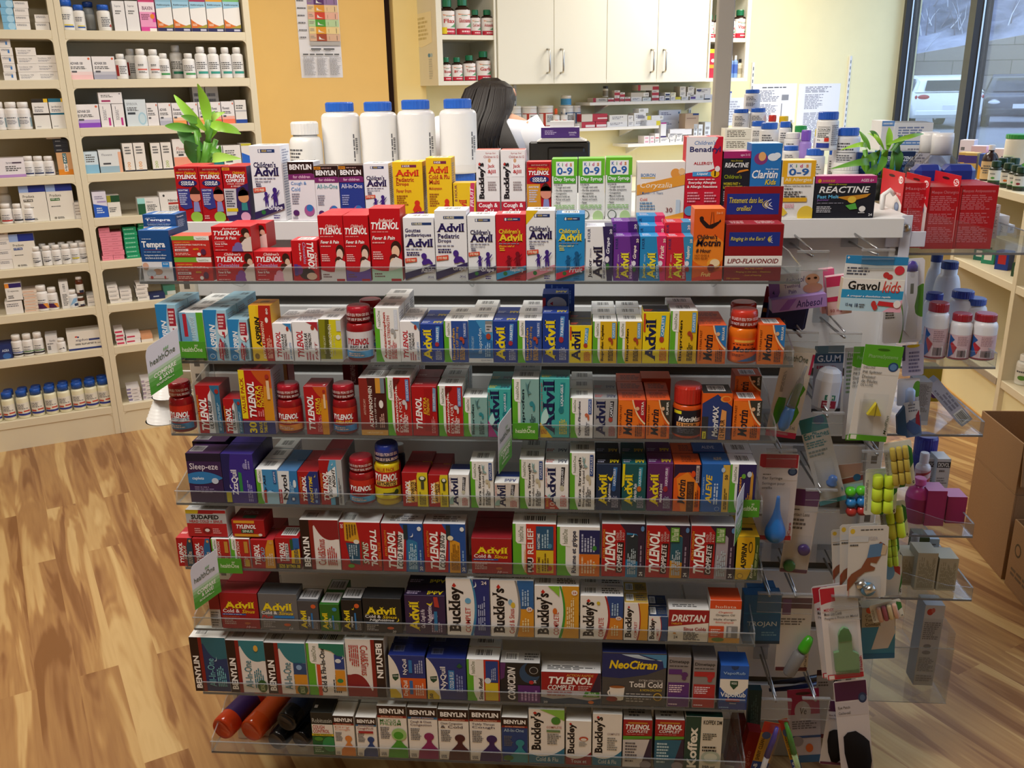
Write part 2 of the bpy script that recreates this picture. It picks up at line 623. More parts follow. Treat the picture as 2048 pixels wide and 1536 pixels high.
def tyl(sub,subc='ffffff',ext=(),band=None,bg='b5161e',side=None,top=None,x1=.42,sub2=None,y1=.74):
 o=[R(0,0,1,1,bg)]
 if band:o+=band
 o+=[U('TYLENOL',.10,.06,x1,y1,'ffffff','hi'),U(sub,x1+.04,.10,x1+.19,y1-.04,subc,'bi')]
 if sub2:o.append(U(sub2,x1+.2,.10,x1+.31,y1-.1,subc,'bi'))
 return S(bg,o+list(ext),side,top)
def tylh(pre,sub,bg='c4141f',photo='e8c9b8',cor='d9d3d6',side=None):
 """upright syrup carton with a portrait-like motif"""
 return S(bg,[T(pre,.30,.815,.80,.865,'f6d8d0',0,'bi'),T('TYLENOL',.05,.715,.94,.815,'ffffff',0,'hi'),
 G(.06,.67,.75,.695,1,'e58a8a'),T(sub,.06,.575,.80,.625,'ffffff',0,'bi'),G(.06,.52,.5,.55,1,'f0b0b0'),
 G(.06,.30,.40,.42,4,'f3c0c0'),E(.82,.46,.17,.10,'3a2018'),E(.80,.41,.13,.085,photo),E(.74,.31,.15,.07,'4a2a20'),E(.72,.27,.11,.055,photo),
 P([(.5,.04),(1,.04),(1,.3),(.8,.34),(.6,.26)],'e4dcd6'),P(arc(0,.18,1,.20,-.05)+[(1,0),(0,0)],cor),G(.08,.05,.42,.12,2,'7a4a4a'),
 R(.62,.0,.95,.035,'b5242a')],side)
def adv(name='Advil',bg='1f3f96',c='f2d21f',sub=None,subc='ffffff',tab=None,tabc='4f8fd0',pill='b03030',side=None,top=None,x1=.50,ext=(),y0=.05,y1=.86,fine='b8bfd6',st='sh'):
 """carton whose large slab-serif word runs upwards"""
 o=[U(name,.10,y0,x1,y1,c,st)]
 if sub:o.append(U(sub,x1+.03,y0+.08,x1+.16,y1-.2,subc,'bi'))
 if tab:o+=[P([(.66,.50),(.80,.50),(.86,.93),(.70,.93)],tabc),U(tab,.70,.54,.80,.90,'eef4ff')]
 if pill:o.append(E(.72,.47,.09,.06,pill))
 o+=[G(.64,.06,.92,.36,5,fine,90)]
 return S(bg,o+list(ext),side,top,[T('Advil',.55,.1,.95,.4,c,180,'s'),G(.05,.1,.45,.4,2,fine)])
def advh(sub,bg='eef0f4',c='241a52',pre=None,word='Grape',band='352a5a',dye=True,accent='4a2a86',bgx=(),side='f2f2f6',subc=None,fig='kids',wc='f0eefc',top=None):
 """upright children's carton: word across, silhouettes, slanted flavour band"""
 o=[R(.28,.905,.82,.95,'243a6e'),T('8',.30,.908,.36,.948,'ffffff',0,'h'),T('HOUR',.40,.915,.56,.942,'f0d060'),G(.58,.915,.8,.942,1,'c8d0e8')]
 if pre:o.append(T(pre,.10,.715,.82,.785,subc or c,0,'sb'))
 o+=[T('Advil',.08,.60 if pre else .74,.90,.715 if pre else .86,c,0,'sh')]
 if sub:o+=[T(sub,.10,.60,.80,.73,subc or c,0,'sb')]if not pre else[]
 o+=[G(.10,.555,.85,.58,1,'8888a0'),T('Effective relief of:',.10,.515,.62,.545,subc or c,0,'i'),G(.12,.455,.35,.51,2,subc or c)]
 if dye:o+=[P([(.02,.38),(.42,.40),(.42,.455),(.02,.44)],'d8452e'),T('DYE FREE',.06,.40,.38,.435,'fff0d0',0,'bi')]
 if fig=='kids':
  for x,y,s in((.42,.20,1.0),(.72,.20,1.3)):
   o+=[E(x,y+.165*s,.055*s,.027*s,accent),P([(x-.06*s,y+.07*s),(x-.035*s,y+.14*s),(x+.035*s,y+.14*s),(x+.065*s,y+.05*s)],accent),
 P([(x-.05*s,y),(x-.02*s,y),(x,y+.08*s),(x-.05*s,y+.08*s)],accent),P([(x+.03*s,y-.01),(x+.06*s,y-.005),(x+.05*s,y+.08*s),(x,y+.08*s)],accent),
 P([(x-.05*s,y+.13*s),(x-.11*s,y+.09*s),(x-.10*s,y+.08*s),(x-.03*s,y+.115*s)],accent),P([(x+.04*s,y+.13*s),(x+.11*s,y+.17*s),(x+.12*s,y+.16*s),(x+.05*s,y+.11*s)],accent)]
  o.append(E(.585,.20,.035,.018,accent))
 else:
  o+=[E(.62,.37,.09,.042,accent),P([(.56,.30),(.64,.34),(.82,.33),(.90,.28),(.92,.24),(.80,.24),(.72,.28),(.66,.25),(.56,.24),(.60,.28)],accent)]
 o+=[P([(0,.02),(1,.17),(1,.28 if fig!='kids' else .24),(0,.12)],band),T(word,.46,.135,.93,.215,wc,0,'bi'),E(.30,.12,.07,.03,'2f7a3a'),G(.62,.03,.92,.09,2,accent)]
 return S(bg,list(bgx)+o,side,top or side,BT,[G(.15,.05,.85,.95,26,'9098b0')])
def ben(title,tc,figc=None,strip='8a1f1a',stripw='EXTRA STRENGTH',bg='ece8e2',ext=(),t2=None):
 """upright syrup carton: dark band with white word, torso silhouette"""
 o=[R(0,.80,1,1,'2a1512'),T('BENYLIN',.08,.855,.92,.945,'ffffff',0,'h'),R(0,.775,1,.815,strip),T(stripw,.12,.782,.88,.808,'f0c0a0',0,'bi')]
 if t2:o+=[T(title,.08,.69,.8,.745,tc,0,''),T(t2,.08,.63,.8,.685,tc,0,'')]
 else:o.append(T(title,.08,.68,.85,.75,tc,0,''))
 o+=[G(.08,.36,.45,.60,7,'6a6a70')]
 if figc:
  o+=[E(.70,.44,.17,.075,figc),R(.62,.3,.78,.42,figc),P([(.30,0),(.34,.16),(.52,.26),(.62,.33),(.78,.33),(.88,.26),(1,.20),(1,0)],figc)]
 o+=[G(.06,.03,.28,.10,2,'7a7a7a')]
 return S(bg,o+list(ext),'e6e2dc','f0eee8')
def benv(title,tc,strip='8a1f1a',bg='ece8e6',ext=(),flip=False,blob='2f7f8c'):
 """wide carton: word runs up a dark edge"""
 o=[P([(.30,1),(1,1),(1,.62)]+arc(.92,.62,.42,.82,.18),blob),E(.28,.93,.10,.07,blob),R(0,0,.24,1,'2a1512'),R(.24,0,.34,1,strip),U('BENYLIN',.05,.06,.21,.66,'ffffff','h'),
 U(title,.42,.10,.62,.62,tc,''),G(.66,.10,.92,.52,5,tc,90)]
 if flip:
  def fl(q):
   if q[0]=='p':return('p',[(1-a,1-c)for a,c in q[1]],q[2])
   if q[0]=='t':return('t',q[1],1-q[4],1-q[5],1-q[2],1-q[3],q[6],(q[7]+180)%360,q[8])
   if q[0]=='g':return('g',1-q[3],1-q[4],1-q[1],1-q[2],q[5],q[6],(q[7]+180)%360)
  o=[fl(q)for q in o]
 return S(bg,o+list(ext),'e8e4e0','eceae6',[BAR(.1,.2,.45,.8)])
def buck(main="Buckley's",sub='COMPLETE',subc='c02a28',right=(),cur='3a8a3a',bg='f0eeec',x1=.40,ext=(),top=None,rx=.62):
 """carton with a heavy condensed slab word running upwards and a bowed right panel"""
 o=[]
 for(y0,y1,c)in right:
  o.append(R(rx,y0,1,y1,c))
 if right:
  o+=[P([(rx-.08,0)]+arc(rx-.08,0,rx-.06,1,-.10)+[(rx-.02,1)]+arc(rx-.02,1,rx-.02,0,.10),cur)]
  o=o[:len(right)]+[P([(0,0)]+arc(rx-.06,0,rx-.06,1,-.10)+[(0,1)],bg)]+o[len(right):]
 o+=[U(main,.05,.06,x1,.86,'17141a','sh'),U(sub,x1+.03,.06,x1+.15,.50,subc,''),P([(.14,.88),(.19,.93),(.24,.88),(.19,.85)],'c0281f')]
 return S(bg,o+list(ext),'e8e6e4',top or 'eeeceb',[BAR(.08,.2,.4,.85),G(.5,.2,.95,.8,3)])
def hone(c,title,tc,ext=(),t2=None,pill=None,tabc='3c6ec0',tab=None,side='f0f0f2',topbar=True,gap=1.0):
 """store carton: green edge with a white tab, coloured field, title running upwards"""
 o=[R(0,0,1,1,'f0f0ee'),R(.30,0,1,gap,c),P([(0,0),(.34,0)]+arc(.34,.0,.20,.22,.08)+[(.20,1),(0,1)],'62b22c'),P([(.07,1),(.07,.66),(.11,.62),(.31,.60),(.31,1)],'f4f4f2'),
 U('healthOne',.13,.655,.25,.95,'6a7a5a',''),U(title,.34,.06,.48,.06+min(.86,.085*len(title)),tc,'b')]
 if t2:o.append(U(t2,.50,.06,.62,.06+min(.8,.06*len(t2)),tc,''))
 o.append(G(.64,.06,.86,.46,4,tc,90))
 if tab:o+=[R(.80,.60,.94,.97,tabc),U(tab,.83,.63,.91,.94,'f0f4ff','')]
 if pill:o+=[E(.72,.58,.08,.045,pill),E(.80,.52,.045,.07,pill)]
 return S('f0f0ee',o+list(ext),side,'f2f2f0',BT if topbar else None,[G(.15,.08,.85,.9,18,'9a9aa4')])
def motr(cor,corw,pill='e8b890',top='d8541c',ext=(),bar=False):
 o=[P([(0,0),(.9,0)]+arc(.98,.10,.62,.95,.10)+[(0,1)],'ef7a24'),P([(.62,1),(1,1),(1,.42)]+arc(1,.42,.56,1,.10),cor),P(arc(1,.40,.54,1,.10)+arc(.50,1,.98,.36,-.10),'f2e2b8'),
 U('Motrin',.20,.08,.52,.76,'14182c','sbi'),U('TOUGH PAIN FAST',.05,.08,.13,.88,'6a2410',''),U(corw,.84,.62,.93,.96,'f4f2ea'),E(.70,.78,.07,.05,pill),U('EXTRA',.56,.62,.63,.78,'e05a2a',''),G(.62,.06,.88,.42,4,'5a2a18',90)]
 return S('e8641e',o+list(ext),'d8581e',top,[BAR(.2,.2,.8,.85)]if bar else[G(.15,.2,.9,.8,3,'8a3414')])
# ---------------------------------------------------------------- bottles
def bottle_parts(root,r,h,body,capc,label=None,lab=(.12,.62),capr=.72,caph=.2,bodyk='plastic',n=28,ops=None,ribs=True,neck=.60,shoulder=.13,ringtext=None,labk='card',capk='plastic'):
 """body, cap and label as children of root; the label is a sleeve printed like a carton face"""
 hb=h*(1-caph)
 b=MB()
 sh=hb*(1-shoulder)
 prof=[(r*.90,0),(r*.98,h*.012),(r,h*.03),(r,sh)]
 for i in range(1,7):
  a=i/6*math.pi/2
  prof.append((r*(neck+(1-neck)*math.cos(a)),sh+(hb-sh)*.8*math.sin(a)))
 prof+=[(r*neck,hb+h*.01)]
 b.lathe(prof,mat(body,bodyk),n)
 obj('bottle_body',b,root)
 c=MB()
 cr,z0,z1=r*capr,hb,h
 if ribs:
  m=n*2
  vs,fs=[],[]
  for z,q in((z0,1),(z1-(z1-z0)*.14,1),(z1,.90)):
   for i in range(m):
    k=cr*q*(1-(.022 if i%2 and q==1 else 0))
    a=2*math.pi*i/m
    vs.append((k*math.cos(a),k*math.sin(a),z))
  for k in range(2):
   for i in range(m):
    j=(i+1)%m
    fs.append((k*m+i,k*m+j,(k+1)*m+j,(k+1)*m+i))
  fs.append(tuple(range(2*m,3*m)))
  c.mesh(vs,fs,mat(capc,capk))
 else:
  c.lathe([(cr,z0),(cr,z1-(z1-z0)*.22),(cr*.95,z1-(z1-z0)*.06),(cr*.86,z1)],mat(capc,capk),n)
 if ringtext:
  def ring(u,v,d):a= -math.pi/2+(u-.5)*2.7;return((cr*1.01+d)*math.cos(a),(cr*1.01+d)*math.sin(a),z0+v*(z1-z0)*.8)
  c.decal([T(ringtext,.02,.12,.98,.34,'f0d8d8'),T(ringtext[::-1][4:]+' SEAL',.05,.5,.95,.74,'f0d8d8',0,'b')],ring,'plastic',8,.0003)
 obj('cap',c,root)
 if label:
  l=MB()
  za,zb=h*lab[0],h*lab[1]
  l.lathe([(r*1.008,za),(r*1.008,zb)],mat(label,labk),n,cap=False)
  if ops:
   def lf(u,v,d):a= -math.pi/2+(u-.5)*2.5;return((r*1.008+d)*math.cos(a),(r*1.008+d)*math.sin(a),za+v*(zb-za))
   l.decal(ops,lf,labk,10,.00022)
  obj('label',l,root)
def bottle(name,text,loc,r,h,body,capc,group=None,rz=0,**kw):
 t=thing(name,text,'bottle',loc,rz,group)
 bottle_parts(t,r,h,body,capc,**kw)
 return t
# ---------------------------------------------------------------- the display stand
GY,GZ,GX0,GX1,GD=1.86,1.30,-0.855,0.645,0.46
TRAYZ=[1.2193,1.0653,.9169,.7669,.6209,.4757,.3161,.1612]
TX=[(-.82,.385),(-.785,.385),(-.80,.365),(-.81,.35),(-.81,.36),(-.81,.355),(-.81,.345),(-.81,.355)]
LIPY=1.613
g=thing('display_stand','white slotted shop display stand holding the clear trays and hooks','display stand',(0,0,0))
WM,GRY=mat('e9e8e6','paint'),mat('8d8880','metal')
b=MB()
zs=[.10]+[.10+.1524*i-.03 for i in range(1,8)]+[1.285]
for z0,z1 in zip(zs[:-1],zs[1:]):
 b.box(GX0+.035,GY,z0,GX1-.03,GY+.018,z1-.020,WM,.002)
b.box(GX0+.03,GY+.012,.10,GX1-.03,GY+.022,1.285,mat('57534c','paint'))
obj('slatted_panel',b,g)
for x in(GX0,GX1-.035):
 b=MB()
 b.box(x,GY-.012,0.0,x+.035,GY+.03,GZ-.005,mat('e6ddca' if x<0 else 'dcdad8','paint'),.002)
 for i in range(34):
  z=.12+i*.0345
  b.decal([R(.32,z/GZ,.68,(z+.018)/GZ,'6c6860')],lambda u,v,d,x=x:(x+u*.035,GY-.012-d,v*GZ))
 obj('upright',b,g)
b=MB();b.box(GX0+.01,GY-.035,1.262,GX1-.02,GY-.012,GZ,WM,.001);b.box(GX0+.01,GY-.0118,1.288,GX1,GY+GD,GZ,WM);obj('top_board',b,g)
b=MB();b.box(GX0,GY+.03,.0,GX0+.02,GY+GD,1.288,WM,.002);obj('end_panel',b,g)
b=MB();b.box(GX1-.02,GY+.03,.0,GX1,GY+GD,1.288,WM,.002)
for z in np.arange(.25,1.25,.1524):b.box(GX1-.001,GY+.05,z,GX1+.0005,GY+GD-.02,z+.02,mat('57534c','paint'))
obj('end_panel',b,g)
b=MB();b.box(GX0+.02,GY+GD-.02,0,GX1-.02,GY+GD,1.288,WM);obj('back_panel',b,g)
b=MB();b.box(GX0+.02,GY-.002,.0,GX1-.02,GY+.03,.10,mat('9c978c','paint'),.003);obj('kick_plate',b,g)
CLR,EDGE=mat('f9fbfb','clear'),mat('b9bdbd','clear')
RN=['top','second','third','fourth','fifth','sixth','seventh','lowest']
TB=GY-.0135
for i,(z,(x0,x1))in enumerate(zip(TRAYZ,TX)):
 t=thing('acrylic_tray',f'clear acrylic tray with low front lip, {RN[i]} of eight on the display','tray',(0,0,z),0,'clear trays of the display')
 b=MB();b.box(x0,LIPY,-.004,x1,TB,0,CLR);b.box(x0,LIPY-.0006,-.0045,x1,LIPY-.0001,.0,mat('8e918f','film'));obj('tray_floor',b,t)
 b=MB();b.box(x0,LIPY-.003,-.004,x1,LIPY-.0006,.027,CLR);b.box(x0,LIPY-.0034,.0262,x1,LIPY-.0004,.0275,mat('e8e8e6','film'));obj('front_lip',b,t)
 for x in(x0,x1):
  b=MB()
  pts=[(LIPY,-.004),(TB,-.004),(TB,.036 if i==0 else .085)]+[(LIPY+.10-.09*k/5,(.036 if i==0 else .06)-(.009 if i==0 else .033)*(k/5)**.7)for k in range(6)]
  b.prism(pts,x-.0015,x+.0015,'x',CLR,mat('dcdcda','film'))
  obj('end_wall',b,t)
 for x in np.linspace(x0+.11,x1-.12,3):
  b=MB();b.prism([(TB,-.004),(TB,-.055),(TB-.02,-.055),(LIPY+.07,-.006),(LIPY+.07,-.004)],x-.002,x+.002,'x',CLR,mat('dcdcda','film'));obj('bracket',b,t)
def place_row(rows,zfloor,Y,where,kind='tablet_carton',gap=.0004):
 """rows: (x left, x right, y top, depth, copies, spec, look) read off the photograph at each front's top edge; they stand at zfloor on plane Y"""
 it=[]
 for(xl,xr,yt,d,n,s,look)in rows:
  a,c=onY(xl,yt,Y),onY(xr,yt,Y)
  it.append([a[0],c[0],(a[2]+c[2])/2-zfloor,d,n,s,look])
 for p,q in zip(it[:-1],it[1:]):
  if q[0]<p[1]+gap:
   m=(p[1]+q[0])/2
   p[1],q[0]=m-gap/2,m+gap/2
 out=[]
 for i,(x0,x1,h,d,n,s,look)in enumerate(it):
  if s is None:
   out.append((x0,x1,h));continue
  me=carton_mesh(x1-x0,h,d,s).data(kind)
  for k in range(n):
   o=bpy.data.objects.new(kind,me)
   COL.objects.link(o)
   jx=(RNG.random()-.5)*.003 if k else 0
   o.location=((x0+x1)/2+jx,Y+k*(d+.0012),zfloor+.0002)
   base=look.split(' with ')[0]
   lab=f'{look}, {ORD[i + 1]}-from-left {where}' if k==0 else f'{base} {"directly" if k == 1 else "two places"} behind the {ORD[i + 1]}-from-left carton {where}'
   tag(o,lab,'carton',f'cartons {where}')
  out.append((x0,x1,h))
 return out
def at_tray(i):return TRAYZ[i]+.0004
# ================================================================ products along the top of the stand (upper tier)
K09=lambda c,band,w,y:[R(0,.72,1,1,c),R(.16,.72,.86,.955,'f6f6f4'),T('K',.22,.88,.32,.935,'2a5ab0'),T('i',.40,.88,.43,.935,'4a9a4a'),T('d',.52,.88,.60,.935,'d04a8a'),T('s',.70,.88,.78,.93,'e0904a'),T('0-9',.20,.745,.80,.865,'2a66b4'),
 R(.06,.60,.94,.725,band),T(w,.10,.625,.90,.70,y)]
dayl=S('f3f5f0',K09('6cc02c','55ac30','Day Syrup','ffffff')+[G(.08,.565,.6,.585,1),T('- Cough and cold',.1,.515,.72,.55,'2a2a2a'),T('- Flu-like symptoms',.1,.465,.80,.50,'2a2a2a'),T('- Congestion',.1,.415,.58,.45,'2a2a2a'),T('- Mucus build up',.1,.365,.70,.40,'2a2a2a'),T('- Aches and pains',.1,.315,.72,.35,'2a2a2a'),T('- Fever',.1,.265,.34,.30,'2a2a2a'),G(.08,.18,.92,.25,3,'8ac06a'),E(.26,.08,.17,.075,'5a6a5a'),E(.26,.08,.14,.062,'e8ece6'),E(.76,.05,.2,.1,'bfe0a0')],'eef2ea','6cc02c')
tcc=lambda word,bl:S('b8161e',[R(.08,.925,.92,.965,'8a1218'),T('EASY POUR BOTTLE',.2,.932,.84,.957,'e8b0a0',0,''),T("AGES 6-11",.06,.875,.36,.90,'f0c030'),T("Children's",.42,.855,.92,.905,'f0c030'),T('TYLENOL',.08,.775,.92,.85,'ffffff',0,'hi'),E(.52,.70,.40,.065,'232a6a'),T('COLD &',.24,.70,.80,.735,'ffffff',0,'hi'),T('COUGH',.24,.66,.80,.695,'ffffff',0,'hi'),
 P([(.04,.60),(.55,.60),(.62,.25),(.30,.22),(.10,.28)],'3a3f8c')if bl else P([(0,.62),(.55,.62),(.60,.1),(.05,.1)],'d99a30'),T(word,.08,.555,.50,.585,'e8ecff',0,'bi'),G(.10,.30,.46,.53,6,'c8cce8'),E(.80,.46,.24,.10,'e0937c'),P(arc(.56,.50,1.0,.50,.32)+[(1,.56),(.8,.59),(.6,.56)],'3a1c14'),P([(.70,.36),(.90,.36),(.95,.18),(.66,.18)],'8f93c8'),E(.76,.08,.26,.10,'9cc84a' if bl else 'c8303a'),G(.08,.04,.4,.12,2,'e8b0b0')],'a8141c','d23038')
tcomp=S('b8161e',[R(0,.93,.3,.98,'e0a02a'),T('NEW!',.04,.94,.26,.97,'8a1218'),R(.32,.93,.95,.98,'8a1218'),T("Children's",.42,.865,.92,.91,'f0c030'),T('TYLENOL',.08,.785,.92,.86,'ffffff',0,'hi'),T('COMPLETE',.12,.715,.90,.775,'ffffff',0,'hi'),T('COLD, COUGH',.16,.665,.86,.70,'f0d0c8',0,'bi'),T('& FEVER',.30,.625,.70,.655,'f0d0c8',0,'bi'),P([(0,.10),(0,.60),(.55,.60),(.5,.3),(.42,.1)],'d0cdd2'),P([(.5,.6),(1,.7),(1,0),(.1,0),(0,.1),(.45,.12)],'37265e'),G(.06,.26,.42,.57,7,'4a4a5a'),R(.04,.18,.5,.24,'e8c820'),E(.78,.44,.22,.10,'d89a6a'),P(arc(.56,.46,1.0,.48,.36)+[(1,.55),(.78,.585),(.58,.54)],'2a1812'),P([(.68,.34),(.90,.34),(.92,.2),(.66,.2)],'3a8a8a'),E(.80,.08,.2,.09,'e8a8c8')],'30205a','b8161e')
benk=lambda t1,t2,tc,bg,strip='7a2a6a',new=True:S(bg,[R(0,.72,1,1,'2a1512')]+([R(0,.935,.28,.985,'e0952a'),T('NEW!',.03,.945,.25,.975,'5a1a10'),G(.32,.945,.95,.975,1,'b09088')]if new else[])+[T('BENYLIN',.07,.83 if new else .87,.92,.92 if new else .96,'ffffff',0,'h'),P([(0,.70),(1,.70),(1,.79),(.9,.81),(0,.79)],strip),T('for children',.18,.725,.84,.775,'e8c0d8')]+
 ([T(t1,.08,.60,.68,.67,tc,0,''),T(t2,.08,.51,.42,.575,tc,0,'')]if t2 else[T(t1,.08,.59,.94,.67,tc,0,'')])+[G(.08,.28,.42,.48,5,'8a8a9a' if bg[0]in 'ef' else 'a8b0e0'),E(.72,.18,.2,.10,'b0609a'),E(.74,.22,.13,.06,'3a7ac0'),E(.2,.14,.12,.05,'5a2a6a'),G(.06,.03,.3,.08,2,'8a8a9a')],'28304f' if bg[0]=='2' else 'ece8ea','3a241e' if new else 'f2f0f0')
buckj=S('f2efee',[T('Syrup for',.42,.935,.86,.965,'b0282a',0,''),T('Children 6-12',.34,.885,.96,.92,'b0282a',0,''),R(.45,.62,.95,.86,'f8f6f6'),E(.58,.85,.06,.03,'d8a880'),T('Jack',.50,.735,.80,.80,'c03030'),T('&Jill',.50,.655,.84,.72,'c03030'),U("Buckley's",.10,.30,.40,.82,'17141a','sh'),G(.5,.42,.9,.56,4,'9a8a8a'),P([(.10,.80),(.16,.83),(.2,.80),(.15,.775)],'c0281f'),R(0,.06,1,.265,'c0243a'),T('Cough &',.08,.165,.90,.245,'ffffff'),T('Cold',.30,.08,.72,.155,'ffffff')],'ece8e8','e0584a')
advy=lambda l1,l2,l3:S('f2c71f',[R(.30,.905,.80,.95,'7a2a4a'),T('8 HOUR',.33,.912,.58,.945,'ffffff'),T('Advil',.08,.755,.88,.865,'d8361f',0,'sh'),T(l1,.10,.665,.70 if l3=='Drops' else .92,.735,'c03a22',0,'sb'),T(l3,.10,.585,.52,.655,'c03a22',0,'sb'),T(l2,.10,.48,.60,.54,'c85a2a'),G(.10,.22,.5,.44,6,'a8621e'),E(.78,.30,.09,.045,'d8361f'),P([(.62,.18),(.70,.26),(.84,.27),(.92,.2),(.90,.14),(.80,.17),(.70,.13)],'d8361f'),P([(.3,0),(1,0),(1,.16),(.3,.10)],'7a3a8c')],'dfb01a','f0cc30',BT,FINE)
